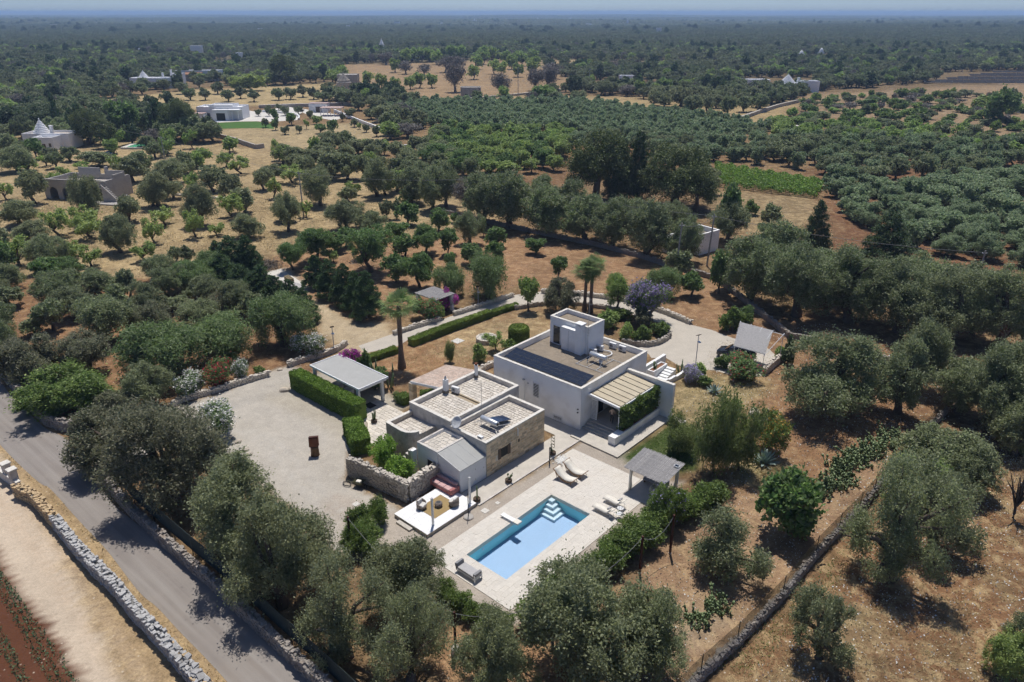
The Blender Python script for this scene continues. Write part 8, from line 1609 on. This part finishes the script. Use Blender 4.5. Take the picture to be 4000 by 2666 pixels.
long_wall('field_wall', 'pale field wall crossing the brown orchard', [f2(715, 668), f2(860, 662), f2(1090, 640), f2(1220, 628), f2(1480, 600), f2(1750, 565)], .9, .7, 'stone_far', 'pale_slab'); long_wall('field_wall', 'grey field wall beside the stubble near the trullo', [f3(475, 795), f3(600, 750), f3(740, 705), f3(880, 672)], 1.2, .9, 'stone_far'); long_wall('field_wall', 'long field wall below the scrub field', [cM(590, 310), cM(900, 350), cM(1300, 372), cM(1780, 405), cM(2353, 470)], 1.3, .7, 'stone_far')
long_wall('field_wall', 'broken low wall beside the stone hut', [f2(720, 680), f2(800, 676), f2(930, 690)], .7, .8, 'stone_far'); long_wall('field_wall', 'short pale wall on the stubble near the ruin', [cI(1580, 855), cI(1790, 875), cI(2080, 895)], .35, .4, 'coping')
# green pool
p = cI(1270, 432); gp = thing('garden_pool', 'small green garden pool with stone surround', 'pool', p); s = mpp(p) * .42499; B().box(-5.2, 0, 0, 4.2, 7, .5).obj('surround', 'pale_slab', gp); B().box(-3.6, .6, .502, 3.9, 5.8, .51).obj('pool_floor', 'pool_green', gp); B().quad((-3.6, .6, .54), (3.9, .6, .54), (3.9, 5.8, .54), (-3.6, 5.8, .54)).obj('water', 'green_water', gp)
o = thing('blue_tarp', 'blue tarpaulin bundle below the green pool', 'tarpaulin', cI(1000, 478)); mat('tarp_blue', (.02, .16, .50), .6, .2, 3); b_ = B(); b_.smooth = True; b_.lathe([(1.2, 0), (1.0, .5), (.5, .8), (.1, .9)], 9); b_.obj('bundle', 'tarp_blue', o)
# roofless white shed
p = cN(1850, 1360); ws = thing('roofless_shed', 'white roofless shed among the olives behind the garden', 'shed', p, R(38)); LANDMARKS.append(('the roofless white shed', p.x, p.y)); bd = B(); parapet(bd, -4.5, -.5, .5, 5.0, 0, 3.6, .3); bd.obj('wall', 'white_wall', ws); B().box(-4.2, -.2, 2.6, .2, 4.7, 2.8).obj('flat_roof', 'roof_dark', ws)
bd = B(); parapet(bd, -7.5, .5, -4.504, 5, 0, 2.7, .25); bd.obj('side_room', 'white_wall', ws); B().box(-7.25, .75, 2.2, -4.8, 4.75, 2.35).obj('side_roof', 'pale_slab', ws)
p = cM(235, 300); o = thing('stone_hut', 'small grey stone hut at the almond orchard edge', 'hut', p); w_ = far_block(o, -3.5, 0, 3.5, 4, 2.6, 'stone_far', 'pale_slab', .05); fwin(w_, -.9, 0, .05, 1.1, 1.9, 'dark_interior', 'doorway'); LANDMARKS.append(('the small stone hut', p.x, p.y))
p = f2(905, 652); o = thing('stone_hut', 'square stone hut by the track in the brown orchard', 'hut', p); w_ = far_block(o, -4.6, 0, 4.6, 6, 5.2, 'stone_far', 'pale_slab', .3); fwin(w_, 1.6, 0, 1.8, .7, 1.4, 'dark_interior'); fwin(w_, -2.6, 0, .05, 1.2, 2.2, 'dark_interior', 'doorway'); LANDMARKS.append(('the square stone hut', p.x, p.y))
p = f2(75, 580); o = thing('stone_trullo', 'grey stone trullo with stepped cone beside a walled yard', 'trullo', p); B().lathe([(4.2, 0), (4.0, 3.0), (3.4, 3.1), (3.3, 4.2), (2.6, 4.3)], 20).obj('drum', 'stone_far', o); cone(o, 0, 0, 4.3, 2.6, 3.2, 'stone_far', 6); far_block(o, -4, 3, 6.5, 10, 6.6, 'stone_far', 'pale_slab', .2); LANDMARKS.append(('the grey stone trullo', p.x, p.y))
# white farm group
p = f1(1060, 580); wf_ = thing('white_farm', 'white farm house group with a cone roof behind the stubble', 'farm house', p); LANDMARKS.append(('the white farm houses', p.x, p.y)); SITES.append((p.x + 6, p.y, 30))
wf_.scale = (.85, .85, .85); w_ = far_block(wf_, -22, 6, 2, 16, 5.5); w2 = far_block(wf_, 0, -1, 11, 5.9, 6.0); cone(wf_, -15, 11, 5, 3.2, 4.4); far_block(wf_, 3, 9, 10, 15, 8.0); c_ = B().box(-2, 8, 5.5, -1, 9, 8.5).obj('chimney', 'white_far', wf_); B().box(4, 7, 8, 5, 8, 10.5).obj('chimney', 'white_far', wf_)
for x in (-18, -12, -6): fwin(w_, x, 6, 1.3, 1.2, 1.8)
fwin(w2, 4, -1, 1.5, 1.2, 2.)
p = f1(1290, 535); o = thing('white_farm', 'white flat house with orange roof patch beside the farm group', 'farm house', p); o.scale = (.8, .8, .85); w_ = far_block(o, -16, 3, 16, 12, 6.8); B().box(-8, 0, 0, 4, 2.997, 4.2).obj('porch', 'old_plaster', o); mat('orange_roof', (.40, .22, .14), .9, .15, 1); B().prism([(-8.3, -.3), (4.3, -.3), (4.3, 3), (-8.3, 3)], [4.21] * 4, [4.4, 4.4, 5.8, 5.8]).obj('porch_roof', 'orange_roof', o)
for x in (-13, 8): fwin(w_, x, 3, 1.5, 1.5, 2.)
# trullo at the scrub side
p = f3(830, 612); o = thing('trullo_house', 'white trullo with cone roof and blue-white wing beyond the stubble', 'house', p); LANDMARKS.append(('the small white trullo', p.x, p.y)); w_ = far_block(o, -5, 0, 3, 7, 4.6); cone(o, -2, 3, 4.2, 4.0, 4.2); w2 = far_block(o, 4.5, 2, 14, 9, 5.4); fwin(w_, -1, 0, .05, 1.2, 2.2, 'red_fabric', 'door'); fwin(w2, 8, 2, 1.4, 1.2, 1.4); B().box(3.1, 3, 3, 4.2, 4, 7).obj('chimney', 'white_far', o)
p = f3(595, 580); o = thing('white_house', 'small white roof box near the scrub-side trullo', 'house', p); w_ = far_block(o, -7, 0, 7, 8, 4.2); fwin(w_, -3, 0, 1.2, 1.2, 1.2)
FAR = [(1705, 205, 12, 5, 'pale house high on the road side of the plain'), (1290, 365, 14, 8, 'bluish white house among dark trees'), (930, 348, 8, 4, 'tiny white house beside the dark wood'), (1570, 400, 6, 6, 'white cone tip among far olives'), (350, 180, 26, 6, 'long white house at the far road side'), (620, 165, 20, 6, 'pale buildings below the far wood'), (1000, 158, 60, 6, 'strip of pale village houses far off'), (1140, 170, 14, 6, 'small white house beside the village strip')]
for x, y, wd, h, lab in FAR:
    p = f1(x, y); o = thing('far_house', lab, 'house', p); o.scale = (.7, .7, 1.05); w_ = far_block(o, -wd / 2, 0, wd / 2, 8, h); fwin(w_, -wd * .2, 0, 1.2, 1.4, 1.6); SITES.append((p.x, p.y - 30, 38))
for x, y, wd, h, lab in ((100, 188, 10, 6, 'white spired house in the middle distance haze'), (930, 150, 26, 8, 'group of white cones in the far plain'), (715, 165, 10, 6, 'blue-white house before the eucalyptus wood'), (420, 160, 26, 7, 'yellowish farm far off'), (2140, 225, 12, 9, 'square white tower house behind the long dark wood'), (1935, 165, 7, 10, 'white cone house in the far haze'), (1560, 132, 8, 8, 'white speck of a house near the horizon'), (320, 330, 6, 5, 'white cone beside the brown orchard'), (1680, 170, 22, 5, 'pale roof behind far groves'), (1930, 540, 11, 3, 'low pale roof among olives by the field wall'), (905, 100, 40, 8, 'pale village on the horizon'), (1345, 130, 8, 8, 'lone white house far over the groves')):
    p = f2(x, y); o = thing('far_house', lab, 'house', p); w_ = far_block(o, -wd / 2, 0, wd / 2, 8, h); fwin(w_, -wd * .2, 0, 1.2, 1.4, 1.6); SITES.append((p.x, p.y - 20, 26))
    o.scale = (.75, .75, 1.15)
    if 'cone' in lab: cone(o, 0, 4, h - .5, 3.5, 5)
for x, y, wd, h, lab in ((1022, 372, 12, 5, 'white domed trullo far off among olives'), (890, 392, 12, 6, 'white house next to the domed trullo'), (850, 215, 14, 5, 'white house with flat roof in the far groves'), (890, 108, 10, 6, 'white roofs near the horizon'), (1040, 107, 14, 6, 'long pale roof near the horizon'), (1660, 110, 8, 6, 'white speck far over the scrub side')):
    p = f3(x, y); o = thing('far_house', lab, 'house', p); w_ = far_block(o, -wd / 2, 0, wd / 2, 8, h); fwin(w_, -wd * .2, 0, 1.2, 1.4, 1.6); SITES.append((p.x, p.y - 20, 26))
    o.scale = (.4, .4, .75)
    if 'domed' in lab: B().lathe([(5, 0), (4.6, 2), (3.2, 3.8), (1.2, 4.8), (.3, 5.6)], 16, (0, 4, 4.4)).obj('dome', 'white_far', o)
# solar farm
sfp = [f3(x, y) for x, y in ((1690, 540), (1850, 525), (2050, 530), (2353, 520), (2600, 515))]
for k in range(7):
    a = f3(1700 + k * 75, 552 - k * 11.5 + (k % 2) * 4); n = 10 - k // 2
    o = thing('solar_row', '%s row of dark ground solar panels, counted from the scrub' % ORD[k], 'solar panels', a, R(-4), 'rows of the solar farm')
    for j in range(n):
        p_ = B(); x0 = j * 6.2; p_.prism([(x0, 0), (x0 + 6.0, 0), (x0 + 6.0, 2.6), (x0, 2.6)], [.6, .6, 1.5, 1.5], [.68, .68, 1.58, 1.58]); q_ = p_.obj('solar_panel', 'far_panel', o); B().tube([(x0 + 3, 1.3, 0), (x0 + 3, 1.3, 1.4)], .08, 5).obj('support', 'galv', o)
LANDMARKS.append(('the solar farm', *f3(2000, 530)[:2]))
# vineyard rows
va, vb, vc, vd = cN(1830, 590), cN(2353, 860), cM(560, 790), cM(0, 690); LANDMARKS.append(('the vineyard', *(va.lerp(vc, .5))[:2]))
r = np.random.default_rng(12); pa, pb_, pc, pd = V(1642, 385), V(1652, 432), V(1875, 458), V(1895, 428)
for k in range(11):
    t = (k + .5) / 11; a = pa.lerp(pb_, t); b = pd.lerp(pc, t); o = thing('vine_row', '%s leafy row of the vineyard, counted from its far edge' % ORD[k], 'vine row', a, 0, 'rows of the vineyard'); d = b - a; L_ = d.length; n = int(L_ * 46); u_ = r.random(n); dn = d.normalized(); nn = Vector((-dn.y, dn.x, 0))
    pos = np.outer(u_, np.array(d)) + np.outer(r.normal(size=n) * .3, np.array(nn)); pos[:, 2] = .5 + 1.2 * r.random(n) ** .7 + .25 * np.sin(u_ * L_ * 1.7)
    v, f = sprays(r, pos, np.tile((0, 0, .5), (n, 1)), .42, .32); link('foliage', npmesh('foliage', v, f, ['l_vine'], np.repeat(np.column_stack([r.random(n), r.random(n), np.zeros(n)]), 4, 0)), o)
    b_ = B()
    for j in range(int(L_ / 4)): q_ = d * (j * 4 / L_); b_.tube([q_, q_ + Vector((0, 0, 1.6))], .05, 4)
    b_.obj('post_line', 'trunk', o)
# ------------------------------------------------------------------ power poles and wires
PL = []
def pole(px, h, lab, lean=0.):
    o = thing('utility_pole', lab, 'utility pole', px, 0., 'utility poles'); B().tube([(0, 0, 0), (lean, 0, h)], [.15, .10], 8).obj('shaft', 'pole_grey', o); B().box(lean - .35, -.05, h - .5, lean + .35, .05, h - .4).obj('crossarm', 'pole_grey', o)
    for s in (-.3, .3): B().lathe([(.05, 0), (.07, .05), (.04, .14)], 6, (lean + s, 0, h - .4)).obj('insulator', 'white_far', o)
    PL.append(px + Vector((lean, 0, h - .3)))
pole(cI(770, 395), 9, 'leaning utility pole beside the white trullo house', -.6); pole(cI(1530, 600), 8, 'utility pole on the stubble among the almonds'); pole(cK(440, 1060), 9, 'slim utility pole on the stubble behind the conifers'); pole(cK(2095, 1090), 8.5, 'utility pole rising before the grey olive band'); pole(P(2637, 1085), 8.5, 'grey utility pole beside the olive at the driveway bend', .3); pole(P(2761, 1040), 8.4, 'grey utility pole in front of the roofless white shed', .3); pole(P(3808, 1135), 6, 'utility pole sticking out of the grey olive band')
for x, y, h, lab in ((895, 482, 12, 'far utility pole behind the white farm'),): pole(f1(x, y), h, lab)
for x, y, h, lab in ((1216, 632, 13, 'utility pole in the brown orchard'), (1682, 585, 10, 'utility pole at the end of the pale field wall'), (1900, 520, 9, 'far utility pole among dense olives')): pole(f2(x, y), h, lab)
for i, (a, b) in enumerate(((0, 1), (1, 2), (2, 3), (3, 5), (5, 6), (8, 9), (9, 10), (4, 5))): cable('power_line', '%s span of the overhead power line, counted from the trullo house' % ORD[i], PL[a], PL[b], .8, .028, group='overhead power lines')
# ------------------------------------------------------------------ ground cover near the camera
def tufts(name, label, poly, n, m, ll, lw, cat, zoff=.05, seed=1, edge=.1, clump=True):
    r = np.random.default_rng(seed); lo, hi = poly.min(0), poly.max(0); q = lo + r.random((n * 3, 2)) * (hi - lo); ok = sdist(q, poly) > edge
    if clump: ok &= wob(q, .9) + r.normal(size=len(q)) * .35 > -.1
    q = q[ok][:n]; pos = np.column_stack([q, np.full(len(q), zoff) + r.random(len(q)) * ll * .3]); v, f = sprays(r, pos, np.tile((0, 0, 1.), (len(q), 1)), ll, lw, rnd=.7)
    o = link(name, npmesh(name, v, f, [m], np.repeat(np.column_stack([r.random(len(q)), r.random(len(q)), np.zeros(len(q))]), 4, 0))); tag(o, label, cat, kind='stuff'); return o
vg = [np.array(p[:2]) for p in road_l]; vg2 = [np.array((p - Vector((1.15, -.25, 0)))[:2]) for p in road_l]
tufts('verge_grass', 'dry yellow grass verge between road and loose stone wall', np.array(vg + vg2[::-1]), 16000, 'l_straw', .24, .045, 'grass', seed=2, edge=.05, clump=False)
tufts('dry_field_grass', 'dry straw-coloured grass beyond the wire fence', VP((1650, 1568), (1960, 1240), (2130, 1000), (2353, 960), (2500, 1100), (2500, 1650), (1640, 1640)), 26000, 'l_straw', .20, .035, 'grass', seed=3)
tufts('dry_weeds', 'greenish dry weeds along the boundary wall', VP((1640, 1540), (1900, 1290), (2030, 1160), (2080, 1180), (1950, 1330), (1720, 1568)), 5000, 'l_acacia', .2, .05, 'weeds', seed=4)
tufts('lawn_grass', 'short green lawn beside the porch terrace', WP((1.4, 18.8), (5.0, 18.8), (7.0, 21.5), (5.8, 26.5), (2.7, 27.5), (1.4, 26.8)), 14000, 'l_lawn', .09, .03, 'lawn', .02, 5, .1, False)
tufts('stubble', 'pale straw stubble in the garden corner', VP((1550, 870), (1640, 870), (1780, 890), (1690, 960), (1640, 1030), (1550, 1030)), 7000, 'l_straw', .16, .03, 'grass', seed=6)
tufts('orchard_stubble', 'straw stubble under the orchard before the ruin', VP((0, 440), (500, 420), (900, 470), (1050, 540), (700, 560), (520, 610), (330, 640), (0, 640)), 24000, 'l_straw', .42, .06, 'grass', seed=7)
r = np.random.default_rng(9); cr = B(); P0 = []; rows = [((0, 640), (440, 1386)), ((0, 730), (370, 1386)), ((0, 1020), (190, 1386)), ((0, 1120), (140, 1386)), ((-60, 520), (560, 1420))]
for a, b in rows:
    a, b = cB(*a), cB(*b); a = a + (a - b) * .2; b = b + (b - a) * .3; n = int((b - a).length * 26); t = r.random(n); P0.append(np.outer(1 - t, np.array(a)) + np.outer(t, np.array(b)) + np.column_stack([r.normal(size=(n, 2)) * .1, r.random(n) * .18]))
P0 = np.vstack(P0); v, f = sprays(r, P0, np.tile((0, 0, 1.), (len(P0), 1)), .2, .07); o = link('crop_rows', npmesh('crop_rows', v, f, ['l_crop'], np.repeat(np.column_stack([r.random(len(P0)), r.random(len(P0)), np.zeros(len(P0))]), 4, 0))); tag(o, 'rows of small green seedlings in the red ploughed field', 'crops', kind='stuff')
LANDMARKS += [('the tall pine clump', *P(2400, 790)[:2]), ('the pale field wall', *f2(1090, 640)[:2]), ('the long scrub wall', *cM(1300, 372)[:2]), ('the pink-roofed shelter', *cK(700, 110)[:2]), ('the twin conifer rows', *cG(700, 850)[:2]), ('the driveway entrance', *cA(620, 760)[:2]), ('the storage slab', *cG(200, 640)[:2]), ('the far stubble field', *f1(700, 640)[:2]), ('the brown orchard', *f2(1000, 480)[:2])]
gar = VP((1540, 1000), (1700, 1150), (1560, 1250), (1400, 1420), (1420, 1568), (1600, 1568), (2000, 1130), (2250, 900), (1900, 740), (1640, 780))
tufts('garden_weeds', 'thin dry weeds over the red garden soil', gar, 16000, 'l_straw', .13, .03, 'weeds', seed=12); tufts('garden_stones', 'small pale stones scattered on the red soil', gar, 5000, 'pebble', .12, .09, 'stones', .01, 13, clump=False)
tufts('villa_weeds', 'patchy weeds on the red lawn behind the villa', VP((880, 830), (1180, 730), (1290, 700), (1290, 790), (1140, 880), (1000, 860)), 7000, 'l_acacia', .10, .03, 'weeds', seed=14); tufts('field_stones', 'pale stones in the dry field beyond the wire fence', VP((1700, 1568), (1960, 1290), (2150, 1000), (2353, 960), (2500, 1600)), 3000, 'pebble', .13, .1, 'stones', .01, 15, clump=False)
tufts('fallen_leaves', 'brown leaf litter on the gravel under the road olives', VP((480, 1150), (560, 1080), (700, 1180), (800, 1230), (900, 1310), (1050, 1440), (900, 1500), (700, 1300)), 5000, 'l_dry', .08, .05, 'leaf litter', .01, 16)
if not LANDMARKS: LANDMARKS.append(('the swimming pool', 0, 46))
plant_all()
# ------------------------------------------------------------------ the air
hb = B().box(-45000, -300, -12, 45000, 43000, 46)
hzo = hb.obj('haze', []); hzo['kind'] = 'stuff'; hzo['label'] = 'pale summer haze over the plain'; hzo['category'] = 'haze'
m = bpy.data.materials.new('haze'); m.use_nodes = True; t = m.node_tree; t.nodes.clear(); out = t.nodes.new('ShaderNodeOutputMaterial'); pv = t.nodes.new('ShaderNodeVolumePrincipled')
pv.inputs['Color'].default_value = (.46, .66, 1.0, 1); pv.inputs['Density'].default_value = 0.0002; pv.inputs['Anisotropy'].default_value = .2
t.links.new(pv.outputs[0], out.inputs['Volume']); hzo.data.materials.append(m)
